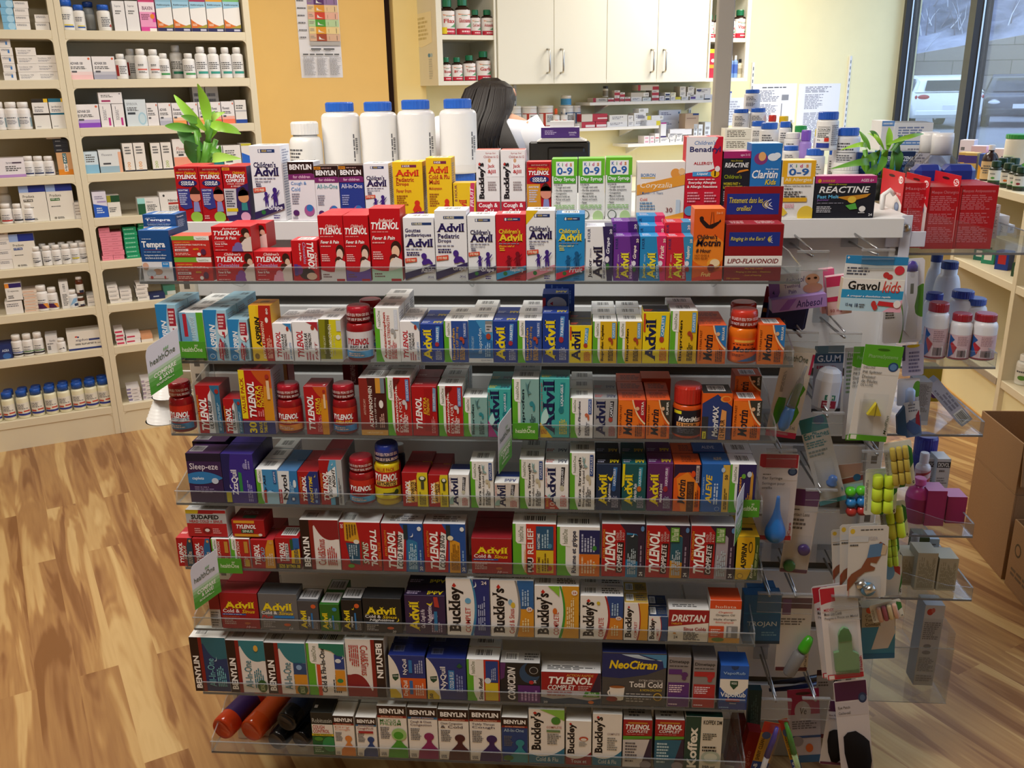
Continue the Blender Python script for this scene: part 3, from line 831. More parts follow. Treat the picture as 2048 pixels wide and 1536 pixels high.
row0=[
 (347,394,333,.045,2,tcc('NIGHTTIME',True),'red syrup carton with blue oval and sleeping child'),
 (395,441,333,.045,1,tcc('NIGHTTIME',True),'red syrup carton with blue oval and green corner'),
 (443,492,333,.045,2,tcomp,'red and grey syrup carton with cartoon child'),
 (497,559,291,.062,1,advh(None,pre="Children's",accent='40267e'),'tall white syrup carton with purple silhouettes'),
 (574,626,324,.05,1,benk('Cough &','Cold','3a86c8','eeebf0',new=False),'white and brown syrup carton with blue title'),
 (627,675,332,.05,1,benk('All-In-One',None,'3f9aa4','eeebf0'),'brown and white syrup carton with teal title'),
 (676,725,331,.05,1,benk('All-In-One',None,'f0f0ff','2a3f92'),'brown and blue syrup carton with white title'),
 (726,776,327,.05,1,advh(None,pre="Children's",accent='40267e'),'small white syrup carton with purple silhouettes'),
 (784,844,324,.055,1,advy('Pediatric','Fever from','Drops'),'yellow drops carton with red lettering'),
 (851,902,316,.055,1,advy('Cold & Flu','Multi-symptom','Multi'),'yellow syrup carton with red caped silhouette'),
 (906,950,366,.04,1,S('f0c61f',[U('8 HOUR',.06,.5,.18,.95,'7a2a4a'),U('Advil',.25,.05,.6,.55,'d8361f','sh'),P([(.68,0),(.9,0),(.98,1),(.8,1)],'d03a6a'),U('FRUIT',.76,.35,.92,.9,'ffe0e8','bi')],None,'e0b41a'),'short yellow carton with pink slanted band'),
 (951,998,300,.045,1,buckj,'white syrup carton with upright black word, nurse emblem'),
 (1001,1050,300,.045,1,buckj,'white syrup carton with upright black word'),
 (1053,1102,324,.045,1,tcc('DAYTIME',False),'red and orange syrup carton with dark-haired child'),
 (1104,1155,318,.05,1,dayl,'green topped white syrup carton'),
 (1157,1210,317,.05,1,dayl,'green topped white syrup carton'),
 (1212,1265,315,.05,1,dayl,'green topped white syrup carton'),
 (1275,1372,324,.045,1,S('f4efe8',[T('BOIRON',.08,.74,.38,.80,'3a7ab0'),R(.08,.715,.38,.735,'e8b83a'),E(.80,.80,.10,.085,'eba048'),E(.93,.83,.07,.06,'f4c890'),P([(0,.42),(1,.60),(1,.78),(0,.60)],'eea43c'),T('Coryzalia',.07,.525,.74,.645,'fff4dc',0,'i'),T('1 Month - 11 Years',.07,.44,.55,.485,'6a8ab0',0,''),T('Cold',.07,.325,.22,.375,'e0502a',0,''),G(.07,.16,.42,.31,3,'7aa0c0'),T('30',.62,.12,.76,.20,'8a3a3a',0,''),R(.83,.06,.92,.34,'c8dcec'),P([(.42,0),(1,0),(1,.12)],'eea43c'),G(.05,.04,.3,.12,2,'c88a7a')],'ece6da','f2ece4'),'wide white carton with orange slanted band'),
 (1373,1447,274,.06,1,S('cf2038',[P([(0,.56),(0,1),(.78,1)]+arc(.86,.99,.80,.62,-.28)+[(.6,.585),(.12,.57)],'f3f1f2'),T("Children's",.22,.905,.80,.955,'3a7ac0',0,'i'),T('Benadryl',.10,.80,.94,.885,'2a2a66'),T('ALLERGY',.22,.665,.74,.70,'c02838'),R(.20,.525,.74,.58,'4aa0dc'),T('Liquid',.32,.535,.62,.57,'ffffff',0,'bi'),E(.82,.555,.12,.045,'f0b81e'),R(.80,.525,.84,.59,'2a1a10'),E(.88,.615,.07,.035,'f4e8ec'),G(.06,.475,.92,.50,1,'f8c8d0'),T('Everyday Allergies',.10,.425,.86,.465,'ffffff'),T('& Allergic Reactions',.06,.375,.90,.415,'ffffff'),G(.08,.2,.45,.34,4,'f0a0b0'),G(.55,.2,.92,.34,4,'f0a0b0'),E(.82,.13,.08,.03,'f0a8c0'),E(.15,.10,.14,.06,'5a9ac8')],'b8182e','e0606a',[R(.1,.2,.6,.8,'f2e4e4')]),'tall white and crimson syrup carton'),
 (1448,1503,303,.05,1,S('20222c',[R(0,.90,1,1,'a8286a'),T('ages 2-12',.62,.925,.96,.965,'f0c0dc'),T('Non-Drowsy',.28,.845,.72,.875,'c8b82a',0,'i'),T('REACTINE',.06,.765,.94,.835,'f4f4f4',0,'bi'),P([(.5,.68),(.95,.72),(.9,.74),(.6,.72)],'e08a2a'),T("Children's",.06,.60,.70,.66,'a8b82a',0,''),T('WORKS FAST +',.04,.505,.66,.545,'d8c82a'),T('LASTS 24 HOURS',.04,.455,.74,.495,'d8c82a'),G(.06,.26,.6,.42,5,'b8b8c0'),E(.1,.1,.2,.1,'8a2a6a')],None,'c05088'),'black allergy carton with magenta top band'),
 (1504,1566,287,.055,1,S('2b78c2',[E(.32,.80,.22,.08,'8a3a7a'),E(.36,.83,.12,.06,'e8b070'),E(.72,.82,.18,.05,'e8f0f8'),E(.84,.84,.12,.04,'e8f0f8'),T('Non-Drowsy',.5,.645,.92,.675,'e0ecf8'),T('Claritin',.06,.54,.90,.65,'ffffff',0,'bi'),T('Kids',.50,.455,.86,.525,'f0d030',0,'bi'),G(.06,.40,.9,.435,1,'b8d8f4'),P([(0,.27),(.66,.27),(.62,.36),(0,.36)],'1c3f8c'),T('Allergy',.20,.285,.56,.34,'ffffff',0,'bi'),E(.80,.31,.10,.05,'6ab04a'),G(.1,.05,.8,.22,4,'9cc4ea')],'2468ac','8ab8e0'),'blue allergy carton with purple star creature'),
 (1566,1633,321,.05,1,S('f4f2ee',K09('efb62a','efb62a','All Allergies','fff0c8')+[T('Effective relief that help alleviate',.10,.545,.90,.575,'3a3a3a'),G(.10,.50,.5,.53,1,'3a3a3a'),G(.10,.36,.8,.48,3),R(.06,.29,.8,.36,'efb62a'),E(.80,.06,.26,.16,'f2d048'),P([(0,.08),(.12,.04),(.24,.10),(.08,.2),(0,.2)],'f2d048'),G(.14,.18,.44,.26,3,'e08a9a')],'ece8e0','efc04a'),'yellow topped white allergy carton'),
 (1632,1755,352,.035,1,S('22242e',[R(0,.83,1,1,'b52f78'),T('AGES 6+',.74,.86,.95,.93,'f4d4e6'),T('24 HOUR RELIEF',.12,.86,.32,.91,'e8a030'),E(.07,.885,.03,.045,'e8a030'),T('Non-Drowsy',.22,.775,.52,.82,'c8c82a',0,'i'),T('REACTINE',.07,.60,.90,.755,'f6f6f6',0,'bi'),P([(.36,.50),(.92,.58),(.86,.50),(.6,.40)],'d0902e'),T('Fast Melt',.05,.47,.40,.555,'6ac0ec'),T('junior',.05,.40,.25,.46,'9a6ac0',0,''),G(.05,.35,.5,.37,1,'b8b8c8'),G(.05,.13,.3,.29,4,'c8c8d0'),E(.62,.44,.07,.08,'f0c84a'),P([(.52,.30),(.68,.36),(.72,.22),(.6,.2)],'5ab04a'),E(.80,.22,.055,.07,'f4f2ee'),G(.74,.11,.86,.15,1,'e8e8e8'),T('24',.91,.05,.97,.11,'f0f0f0')],'1a1c24','c85a96'),'wide black tablet carton with magenta top band'),
 ]
place_row(row0,GZ+.0002,1.832,'along top of stand','syrup_carton')
# ================================================================ the eight clear trays
PY=LIPY+.002
def stacked(xl,xr,yt,yb,d,Y,s,label,group=None,rot=0):
 """one carton whose front is seen between pixel rows yt and yb on plane Y; it stands on what is below it"""
 a,c,e=onY(xl,yt,Y),onY(xr,yt,Y),onY((xl+xr)/2,yb,Y)
 o=obj('tablet_carton',carton_mesh(c[0]-a[0],(a[2]+c[2])/2-e[2],d,s),None,((a[0]+c[0])/2,Y,e[2]))
 return tag(o,label,'carton',group)
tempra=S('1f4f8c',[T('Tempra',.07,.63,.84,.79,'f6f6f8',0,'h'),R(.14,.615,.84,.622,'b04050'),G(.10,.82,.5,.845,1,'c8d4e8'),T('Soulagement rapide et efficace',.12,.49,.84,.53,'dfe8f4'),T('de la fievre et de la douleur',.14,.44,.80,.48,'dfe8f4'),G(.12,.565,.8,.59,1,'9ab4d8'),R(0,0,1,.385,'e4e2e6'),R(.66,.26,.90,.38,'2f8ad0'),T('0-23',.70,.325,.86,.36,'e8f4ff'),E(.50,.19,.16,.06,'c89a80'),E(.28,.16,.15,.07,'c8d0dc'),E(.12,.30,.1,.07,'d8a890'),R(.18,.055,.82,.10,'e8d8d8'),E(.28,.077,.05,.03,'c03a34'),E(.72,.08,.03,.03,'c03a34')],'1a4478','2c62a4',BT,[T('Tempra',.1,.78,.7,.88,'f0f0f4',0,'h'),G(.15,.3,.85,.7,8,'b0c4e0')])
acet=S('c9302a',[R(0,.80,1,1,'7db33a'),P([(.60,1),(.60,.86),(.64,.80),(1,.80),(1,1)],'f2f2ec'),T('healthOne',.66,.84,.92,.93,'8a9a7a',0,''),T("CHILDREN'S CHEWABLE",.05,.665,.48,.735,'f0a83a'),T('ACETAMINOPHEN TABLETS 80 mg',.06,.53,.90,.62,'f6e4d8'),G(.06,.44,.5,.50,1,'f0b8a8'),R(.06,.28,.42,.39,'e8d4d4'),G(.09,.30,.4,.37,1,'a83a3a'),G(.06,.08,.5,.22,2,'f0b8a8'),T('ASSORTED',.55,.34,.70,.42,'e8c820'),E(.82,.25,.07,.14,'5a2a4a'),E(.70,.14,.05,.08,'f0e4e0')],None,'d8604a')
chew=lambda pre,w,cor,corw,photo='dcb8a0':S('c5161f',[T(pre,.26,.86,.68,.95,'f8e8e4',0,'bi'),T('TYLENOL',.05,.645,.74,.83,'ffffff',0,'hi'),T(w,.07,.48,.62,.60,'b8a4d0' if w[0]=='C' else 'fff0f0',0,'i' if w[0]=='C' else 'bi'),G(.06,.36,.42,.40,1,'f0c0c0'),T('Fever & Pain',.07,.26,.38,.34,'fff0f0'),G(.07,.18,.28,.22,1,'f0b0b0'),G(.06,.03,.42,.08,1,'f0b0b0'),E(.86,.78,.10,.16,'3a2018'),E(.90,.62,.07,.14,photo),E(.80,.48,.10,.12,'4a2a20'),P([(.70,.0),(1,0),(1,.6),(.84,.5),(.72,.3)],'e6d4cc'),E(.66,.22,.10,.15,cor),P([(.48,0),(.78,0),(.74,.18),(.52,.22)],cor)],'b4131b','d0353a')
chv=S('c5161f',[('t','TYLENOL',.60,.28,.86,.95,'ffffff',270,'hi'),('t','Chewables',.44,.42,.56,.95,'b8a4d0',270,'i'),('t',"Children's",.88,.3,.97,.7,'f8e8e4',270,'bi'),('t','Fever & Pain',.30,.5,.37,.92,'fff0f0',270,'b'),E(.55,.18,.3,.14,'3a2018'),E(.72,.12,.2,.09,'dcb8a0'),E(.25,.28,.14,.12,'7a3a86'),R(.06,.14,.2,.42,'5a3a8c')],'b4131b','d0353a',[BAR(.2,.2,.8,.8)])
jadv=lambda bg,c,word,band,pillc,wc='fff4e8',st='e8c8f0':S(bg,[U('8 HOUR',.06,.72,.17,.96,'24386c'),U('Junior',.10,.06,.26,.40,c,'sb'),U('STRENGTH',.16,.43,.21,.60,st,''),U('Advil',.28,.05,.62,.64,c,'sh'),G(.64,.05,.74,.5,2,st,90),P([(.80,0),(1,0),(1,1),(.62,1)],band),U(word,.76,.50,.92,.80,wc,'bi'),E(.80,.40,.08,.06,'e8e4f0'),E(.82,.27,.07,.06,pillc),U('20',.88,.86,.97,.95,wc)],None,bg,[G(.1,.2,.5,.8,3,'c8c8e0'),R(.7,0,1,1,band)])
motc=S('e5641f',[R(0,0,1,1,'e5641f'),E(.5,.42,.6,.22,'ee8a2c'),P([(.18,.84),(.24,.88),(.34,.84),(.50,.78),(.80,.83),(.86,.86),(.88,.83),(.74,.77),(.60,.73),(.40,.74),(.30,.78)],'2a1a1a'),E(.24,.87,.07,.03,'2a1a1a'),P([(.52,.78),(.535,.78),(.575,.96),(.56,.96)],'5a2a1a'),P([(.64,.79),(.655,.79),(.625,.96),(.61,.96)],'5a2a1a'),T('2 to 11',.72,.93,.92,.96,'f8d0a0'),T("Children's",.12,.59,.78,.65,'1a1a2c',0,'sb'),T('Motrin',.08,.49,.90,.585,'14142a',0,'sbi'),T('8 Hour',.10,.40,.60,.455,'1a1a2c',0,'bi'),T('FAST FEVER &',.06,.345,.54,.375,'6a2410',0,'i'),T('PAIN RELIEF',.06,.305,.50,.335,'6a2410',0,'i'),E(.70,.25,.22,.07,'f0a83a'),E(.74,.26,.16,.05,'f0d8b0'),E(.62,.19,.12,.05,'8a2a1a'),P([(0,.04),(1,.16),(1,.03),(0,0)],'d8402a'),T('Fruit',.30,.065,.62,.125,'f8d880',0,'bi')],'d05a1c','e87a40')
ear=lambda x,y,s:[P(arc(x,y+.3*s,x+.10*s,y-.3*s,-.45,12)+arc(x+.08*s,y-.26*s,x+.01*s,y+.27*s,.36,12),'e0e6f8'),P(arc(x+.02*s,y+.12*s,x+.06*s,y-.14*s,-.4)+arc(x+.05*s,y-.11*s,x+.03*s,y+.10*s,.3),'e0e6f8')]+[P(arc(x-.05*s*k,y-.10*s*k,x-.05*s*k,y+.10*s*k,.3)+arc(x-.05*s*k-.012,y+.10*s*k,x-.05*s*k-.012,y-.10*s*k,-.3),'e6d24a')for k in(1,1.7,2.4)]
lipo_b=S('8c1a22',[P([(.06,.62),(.94,.62),(.94,.865),(.06,.865)],'23348c')]+ear(.80,.74,.22)+[T('Ringing in the Ears?',.09,.70,.68,.785,'e8dc4a',0,'i'),R(0,.275,1,.45,'f2f0ee'),T('LIPO-FLAVONOID',.05,.315,.94,.40,'7a161e',0,'bi'),T('May help relieve',.36,.205,.68,.24,'d8b02a',0,'i'),T('- Ringing in the ears  - Dizziness',.18,.145,.82,.18,'d8b02a',0,'i'),T('- Loss of hearing',.34,.085,.66,.12,'d8b02a',0,'i'),T('100 caplets',.05,.025,.28,.065,'d8a02a',0,'')],'7c161e','a03038',[G(.1,.2,.45,.8,3,'d8b0b0'),G(.55,.2,.95,.8,3,'d8b0b0')])
dr_=lambda pre,l1,l2,word,c='2a1f5c':S('eeeff3',[R(.28,.88,.92,.92,'243a6e'),T('8 HEURES',.31,.886,.62,.915,'f0e8c0')]+([T(pre,.06,.77,.56,.83,c,0,'sb'),T(l1,.06,.69,.90,.755,c,0,'sb'),T('Advil',.05,.54,.95,.67,c,0,'sh')]if l2 is None else[T('Advil',.06,.70,.93,.82,c,0,'sh'),T(l1,.08,.61,.76,.675,c,0,'sb'),T(l2,.08,.54,.50,.60,c,0,'sb')])+[G(.06,.49,.9,.52,1,'8888a0'),G(.08,.40,.5,.47,2,c),P([(.02,.29),(.40,.31),(.40,.375),(.02,.36)],'d8452e'),T('DYE FREE',.06,.315,.36,.35,'fff0d0',0,'bi'),E(.64,.40,.09,.045,'4a2a86'),P([(.56,.30),(.64,.365),(.82,.35),(.92,.29),(.90,.26),(.78,.28),(.68,.26),(.58,.26)],'4a2a86'),P([(0,.02),(1,.19),(1,.27),(0,.13)],'352a5a'),T(word,.54,.14,.96,.22,'f0eefc',0,'bi'),T('24 mL',.74,.05,.94,.085,'4a3a86',0,'i')],'f2f2f6','f0f0f4',BT,FINE)
row1=[
 (275,336,461,.052,1,tempra,'navy fever carton with white word and sleeping baby'),
 (348,422,515,.045,1,acet,'low red chewable carton with green top band'),
 (427,506,503,.045,1,chew("Children's",'Chewables','8a4a9c','Grape'),'red chewable carton with purple corner'),
 (507,581,503,.045,1,chew("Children's",'Chewables','e8a0b8','Bubble'),'red chewable carton with pink corner'),
 (581,633,481,.045,1,chv,'red carton turned so its words run downwards'),
 (634,684,431,.05,2,tylh("Children's",'Fever & Pain',cor='e0d8d8'),'tall red fever carton with berries'),
 (685,735,431,.05,2,tylh("Children's",'Fever & Pain',cor='6a4a9c'),'tall red fever carton with purple foot'),
 (737,799,417,.055,1,tylh("Infants'",'Fever & Pain',cor='b8d8c0',photo='f0c8a8'),'tall red infant carton with pale green foot'),
 (805,867,435,.05,1,dr_('Gouttes','pediatriques',None,'Raisin'),'white drops carton with crawling baby and three-line title'),
 (868,932,421,.055,1,dr_(None,'Pediatric','Drops','Grape'),'white drops carton with crawling baby and title on top'),
 (934,990,431,.05,1,advh(None,pre="Children's",accent='40267e'),'white syrup carton with purple silhouettes and grape band'),
 (991,1051,429,.05,1,advh(None,'c9202e','f0d030',pre="Children's",word='Raspberry',band='3a9ccc',dye=False,accent='7a1424',side='b8182a'),'crimson syrup carton with blue slanted band'),
 (1052,1110,421,.05,1,advh(None,pre="Children's",word='Cotton Candy',band='d88a9a',accent='40267e',bgx=[P([(0,1),(.42,1),(0,.80)],'e8c020')]),'white syrup carton with yellow corner'),
 (1112,1170,428,.05,1,advh(None,'2a8ccc','f0e03a',pre="Children's",word='Fruit',band='d8304a',dye=False,accent='1a5a8c',side='2478b4'),'sky blue syrup carton with red slanted band'),
 (1172,1226,453,.045,1,jadv('eeeff3','2a2440','Grape','352a5a','3a7a3a','f0f0ff','6a6a8a'),'white junior carton with upright dark word'),
 (1228,1279,473,.045,1,jadv('6f3596','f0e03a','Grape','472070','3a7a3a'),'purple junior carton with yellow upright word'),
 (1281,1333,473,.045,1,jadv('2a8cc8','f0e03a','Fruit','d0306a','d83a2a','fff4e8','d0e8f8'),'sky blue junior carton with pink band'),
 (1334,1387,474,.045,1,jadv('c8283a','f0e03a','Raspberry','3a90c0','b02a2a','fff4e8','f0c0c8'),'crimson junior carton with blue band'),
 (1389,1451,418,.055,1,motc,'orange syrup carton with dark swinging child'),
 (1453,1569,449,.055,1,lipo_b,'large maroon carton with white band and ear emblem'),
 ]
place_row(row1,at_tray(0),PY,'on top clear tray','syrup_carton')
T1='on top clear tray'
GRP='cartons '+T1
stacked(284,350,429,468,.05,PY+.056,tempra,'navy fever carton standing higher behind the sleeping-baby carton',GRP)
stacked(342,417,472,514,.045,PY,acet,'low red chewable carton lying on an identical one',GRP)
stacked(421,500,453,502.5,.045,PY,chew('Junior','Fever & Pain','7a6aa8','Grape'),'red junior carton stacked on two chewable cartons',GRP)
stacked(455,531,447,497,.05,PY+.05,chew("Children's",'Chewables','3a2018',''),'red carton with pale side peeking behind the stacked junior carton',GRP)
for xl,xr,yt,s,c in((1223,1276,443,jadv('6f3596','f0e03a','Grape','472070','3a7a3a'),'purple'),(1277,1330,452,jadv('2a8cc8','f0e03a','Fruit','d0306a','d83a2a'),'sky blue'),(1329,1383,445,jadv('c8283a','f0e03a','Raspberry','3a90c0','b02a2a'),'crimson')):
 z0=TRAYZ[0]+.001
 a,c_=onY(xl,yt,PY+.05),onY(xr,yt,PY+.05)
 o=obj('tablet_carton',carton_mesh(c_[0]-a[0]-.002,a[2]-z0,.05,s),None,((a[0]+c_[0])/2,PY+.05,z0))
 tag(o,f'taller {c} junior carton standing behind its {c} twin','carton',GRP)
a,c_=onY(1275,432,PY+.105),onY(1330,432,PY+.105)
tag(obj('tablet_carton',carton_mesh(c_[0]-a[0],a[2]-TRAYZ[0]-.001,.05,jadv('2a8cc8','f0e03a','Fruit','d0306a','d83a2a')),None,((a[0]+c_[0])/2,PY+.105,TRAYZ[0]+.001)),'tallest sky blue junior carton at the back of three','carton',GRP)
a,c_=onY(1450,374,PY+.06),onY(1568,374,PY+.06)
zt=onY(1510,445,PY+.06)[2]
t=thing('tablet_carton','rear maroon carton with raised blue header card','carton',((a[0]+c_[0])/2,PY+.06,TRAYZ[0]+.0005),0,GRP)
w=c_[0]-a[0]
obj('carton_body',carton_mesh(w,zt-TRAYZ[0],.055,S('8c1a22')),t)
hh=a[2]-zt
b=MB();b.box(-w/2,.001,0,w/2,.0022,hh,mat('8c1a22'))
b.decal([R(.05,.22,.94,.80,'23348c')]+ear(.80,.50,.5)+[T('Tintement dans les',.09,.54,.66,.70,'e8dc4a',0,'i'),T('oreilles?',.22,.32,.48,.47,'e8dc4a',0,'i')],lambda u,v,d:(-w/2+u*w,.001-d,v*hh))
obj('header_card',b,t,(0,0,zt-TRAYZ[0]))
def tray_bottle(i,xl,xr,ytop,yb_cap,label,kw,zoff=0,dy=0.0):
 """round bottle at the lip of tray i, between pixels xl and xr, cap top at ytop"""
 r=0
 Yc=PY+.03+dy
 for _ in range(3):
  a,c=onY(xl,(ytop+900)/2 if ytop>900 else ytop+60,Yc),onY(xr,(ytop+900)/2 if ytop>900 else ytop+60,Yc)
  r=(c[0]-a[0])/2
  Yc=PY+.001+r+dy
 top=onY((xl+xr)/2,ytop,Yc+r*.5)[2]
 return bottle('pill_bottle',label,((a[0]+c[0])/2,Yc,TRAYZ[i]+.0003),r,top-TRAYZ[i]-.001,group=f'bottles on the {RN[i]} tray',**kw)
RING='DO NOT USE IF SEAL BROKEN'
tb=lambda lc,ops,cap='a81e2c',body='8e1a1e',**k:dict(body=body,capc=cap,caph=.27,capr=.90,neck=.78,shoulder=.22,label=lc,ops=ops,lab=(.07,.55),ribs=False,ringtext=RING,capk='gloss',bodyk='gloss',**k)
tylb=lambda sub,sc,lc='b8161e',foot='2f6f96',tc='ffffff':tb(lc,[R(0,.74,1,1,'c8301e' if lc[0]=='b' else 'dcd8dc'),T('TYLENOL',.16,.50,.86,.74,tc,0,'hi'),R(.22,.32,.84,.48,'e8eef4' if foot=='2f6f96' else lc),T(sub,.25,.33,.82,.47,sc,0,'bi'),R(0,0,1,.26,foot),G(.2,.05,.7,.2,2,'e8c8b8')])
# ---- second tray
asp=lambda nm,small=False:S('a8d0e4',[P([(0,0),(.40,0)]+arc(.40,0,.60,1,.07)+[(0,1)],'2b86c4'),U(nm,.20,.17,.46,.72,'f4f8fc','hi'),P([(.52,.05),(.70,.0),(.72,.36),(.62,.46),(.52,.30)],'a82a38'),U('81mg Once Daily',.56,.04,.66,.38,'f0d8d8','bi'),E(.78,.60,.22,.12,'f2f2f4'),R(.60,.62,.94,.93,'a8283a'),G(.63,.65,.91,.90,4,'f0c8c8'),P([(.74,.52),(.80,.52),(.80,.46),(.86,.46),(.86,.57),(.74,.58)],'b82a38'),E(.22,.09,.12,.05,'d8ecf8'),E(.22,.09,.10,.04,'2b86c4'),G(.74,.05,.92,.42,4,'2a3a4a',90),G(.72,.12,.80,.42,1,'b82a38',90)],'8ec0d8','8fb4c4',[BAR(.5,.3,.9,.8,0,'9fc4d4')],FINE)
asph=S('a8d4e6',[P([(0,0),(.5,0)]+arc(.5,0,.26,1,-.1)+[(0,1)],'6fa8d0'),P([(.14,.50),(.14,.97),(.30,.97),(.30,.50)],'b8283a'),U('DAILY LOW DOSE',.44,.30,.62,.92,'cfe4f0','bi'),G(.46,.08,.72,.34,3,'2a4a6a',90),P([(1,0),(.86,0),(.72,.2),(.72,1),(1,1)],'62b22c')],'f0f0f0','ecebe8',BT)
aspy=S('f0c21f',[P([(0,0),(.62,0)]+arc(.62,0,.34,1,.16)+[(0,1)],'f4cc2a'),P([(.66,0),(1,0),(1,1),(.46,1)]+arc(.46,1,.66,0,-.12),'b5281f'),U('ASPIRIN',.22,.26,.46,.80,'1a1a1a','hi'),U('EXTRA STRENGTH',.50,.04,.62,.72,'f8e8c8','bi'),E(.78,.74,.07,.05,'f4f0ea'),U('80',.78,.84,.88,.95,'f4e8e0'),E(.2,.09,.11,.05,'8a6a10'),G(.70,.05,.94,.5,4,'f0b8a0',90)],'dca81c','c8861c',[BAR(.3,.4,.75,.8,0,'d8a030')])
tylr=lambda tip,tc:S('f0eff1',[U('TYLENOL',.14,.10,.40,.78,'c02030','hi'),U('REGULAR',.44,.30,.57,.72,'1c1c22','bi'),U('STRENGTH',.60,.32,.72,.72,'1c1c22','bi'),P([(.55,1),(1,1),(1,.76),(.85,.90)],tc),E(.80,.86,.07,.06,'b03a2a'),U(tip,.84,.05,.94,.50,tc,'i'),G(.46,.05,.80,.26,3,'c06a72',90)],'eceaec','f2f1f2',[G(.1,.2,.9,.8,5,'9a9aa2')])
apo=lambda bgc,tc,foot:S(bgc,[U('ACETAMINOPHEN',.34,.12,.52,.86,tc)],'f0f0f0')
acy=S('d8cf22',[P([(0,0),(.36,0),(.42,1),(0,1)],'8a8a1c'),P([(.20,0),(.45,0),(.48,1),(.30,1)],'5c5c18'),U('ACETAMINOPHEN',.42,.10,.56,.88,'e8e8d0',''),U('TABLETS USP 325 mg',.62,.14,.72,.62,'d0d0a8',''),R(.80,.72,1,.98,'c8ccc8'),E(.86,.58,.11,.06,'e8e8d8'),U('APOTHECARY',.18,.18,.28,.62,'d0d0a8',''),R(0,0,1,.06,'c8c8c0')],'eeeeec','f2f2f0',BT)
ibub=hone('2f4f9c','Ibuprofen','d8a83a',t2='Tablets USP 200 mg',pill='b04a34',tab='TABLETS',tabc='4a6ab0')
iby=lambda t:hone('e2b822',t,'1f1a10',pill='a8462a',tab='CAPLETS',tabc='6aa8d8')
ibap=S('2a6fae',[P([(.3,1),(1,1),(1,.5),(.6,.7)],'4a9ad0'),U('Ibuprofen',.40,.22,.58,.80,'d0e4f4',''),U('APOTHECARY',.12,.28,.22,.62,'a8cce8',''),R(.70,.72,.98,.98,'c8c8ca'),R(.70,.90,.98,.98,'8a8a8a'),G(.74,.75,.95,.88,2),E(.82,.62,.10,.07,'b0452e'),R(0,.0,1,.10,'e4e4e4'),T('REGULAR STRENGTH',.5,.035,.95,.07,'7a8a9a',0,''),G(.66,.14,.9,.5,3,'a8cce8',90)],'f0f0f0','f2f2f0',BT)
advb=adv('Advil','1f3f96','f0d81f',tab='TABLETS',tabc='5a9ad8',pill='a83440')
adyl=lambda:adv('Advil','eed51f','1a2250',tab='CAPLETS',tabc='3a9ad0',pill='b0402a',fine='d04a2a',ext=[R(.02,.62,.09,.97,'d04a2a')],top='26261f')
row2=[
 (309,350,609,.055,2,asp('ASPIRIN'),'pale blue carton with white upright word'),
 (357,404,625,.055,3,asph,'pale blue carton with green edge on its far side'),
 (405,452,620,.055,3,asp('ASPIRIN'),'pale blue carton with red label and round seal'),
 (453,494,639,.055,2,asp('ASPIRIN'),'short pale blue carton with red label'),
 (496,541,611,.055,1,aspy,'yellow and red carton with black upright word'),
 (542,581,647,.055,2,tylr('24 CAPLETS','3a86c0'),'short white carton with red word and blue corner'),
 (583,634,644,.055,2,tylr('FAST','b02a38'),'white carton with red word and red tab'),
 (636,680,639,.05,2,acy,'lime yellow tablet carton with pale pill'),
 (690,745,640,.01,1,None,''),
 (747,797,616,.055,3,hone('f0f0ee','Acetaminophen','c03a34',pill='a8a8a8',tab='100 CAPLETS',tabc='d8e0ec',t2='REGULAR STRENGTH'),'white carton with green edge and red upright word'),
 (798,838,643,.055,2,tylr('20 CAPLETS','5a8ac0'),'small white carton with red upright word'),
 (840,885,648,.055,2,advb,'royal blue carton with yellow slab word'),
 (887,935,642,.055,2,ibub,'navy carton with green edge and gold word'),
 (936,985,640,.055,3,ibap,'mid blue carton with pale foot and thin word'),
 (986,1034,642,.055,2,advb,'royal blue carton with yellow slab word and dark pill'),
 (1035,1083,641,.055,3,ibub,'navy carton with green edge and slim gold word'),
 (1085,1137,626,.055,1,advb,'tall royal blue carton with yellow slab word'),
 (1139,1184,651,.055,2,adyl(),'small bright yellow carton with dark slab word'),
 (1186,1234,643,.055,3,iby('Ibuprofen Caplets'),'mustard carton with green edge and long thin title'),
 (1236,1285,643,.055,3,iby('Ibuprofen'),'mustard carton with green edge and bold title'),
 (1287,1340,624,.055,1,adyl(),'tall bright yellow carton with dark slab word'),
 (1342,1396,622,.055,2,iby('Ibuprofen'),'tall mustard carton with green edge'),
 (1398,1454,651,.055,2,motr('2a7ac0','REGULAR'),'orange carton with blue corner and sprawling title'),
 (1456,1516,650,.01,1,None,''),
 (1519,1572,650,.055,1,motr('2a7ac0','REGULAR',bar=True),'orange carton with blue corner and striped top'),
 ]
place_row(row2,at_tray(1),PY,'on second clear tray')
tray_bottle(1,694,746,606,0,'red bottle with white label and shrink-wrapped cap',tylb('REGULAR','1c1c22','dcd8dc','4a9ad0','b82030'))
tray_bottle(1,720,768,594,0,'red capped bottle just behind the white-labelled red bottle',tylb('REGULAR','1c1c22','dcd8dc','4a9ad0','b82030'),dy=.062)
mob=dict(body='e0701c',capc='c4382a',caph=.30,capr=.92,neck=.80,shoulder=.22,label='e8641e',lab=(.05,.50),ribs=False,ringtext=RING,capk='gloss',bodyk='gloss',ops=[R(.2,.80,.8,.9,'f0b04a'),G(.15,.68,.85,.76,1,'6a2410'),T('Motrin',.14,.40,.84,.62,'14182c',0,'sbi'),P([(.3,0),(1,.0),(1,.34)],'2a6ab0'),G(.15,.2,.5,.32,2,'6a2410')])
tray_bottle(1,1457,1515,613,0,'orange bottle with dark title and red cap at tray front',mob)
tray_bottle(1,1456,1512,599,0,'orange bottle with red cap behind its twin',mob,dy=.068)
W2='cartons on second clear tray'
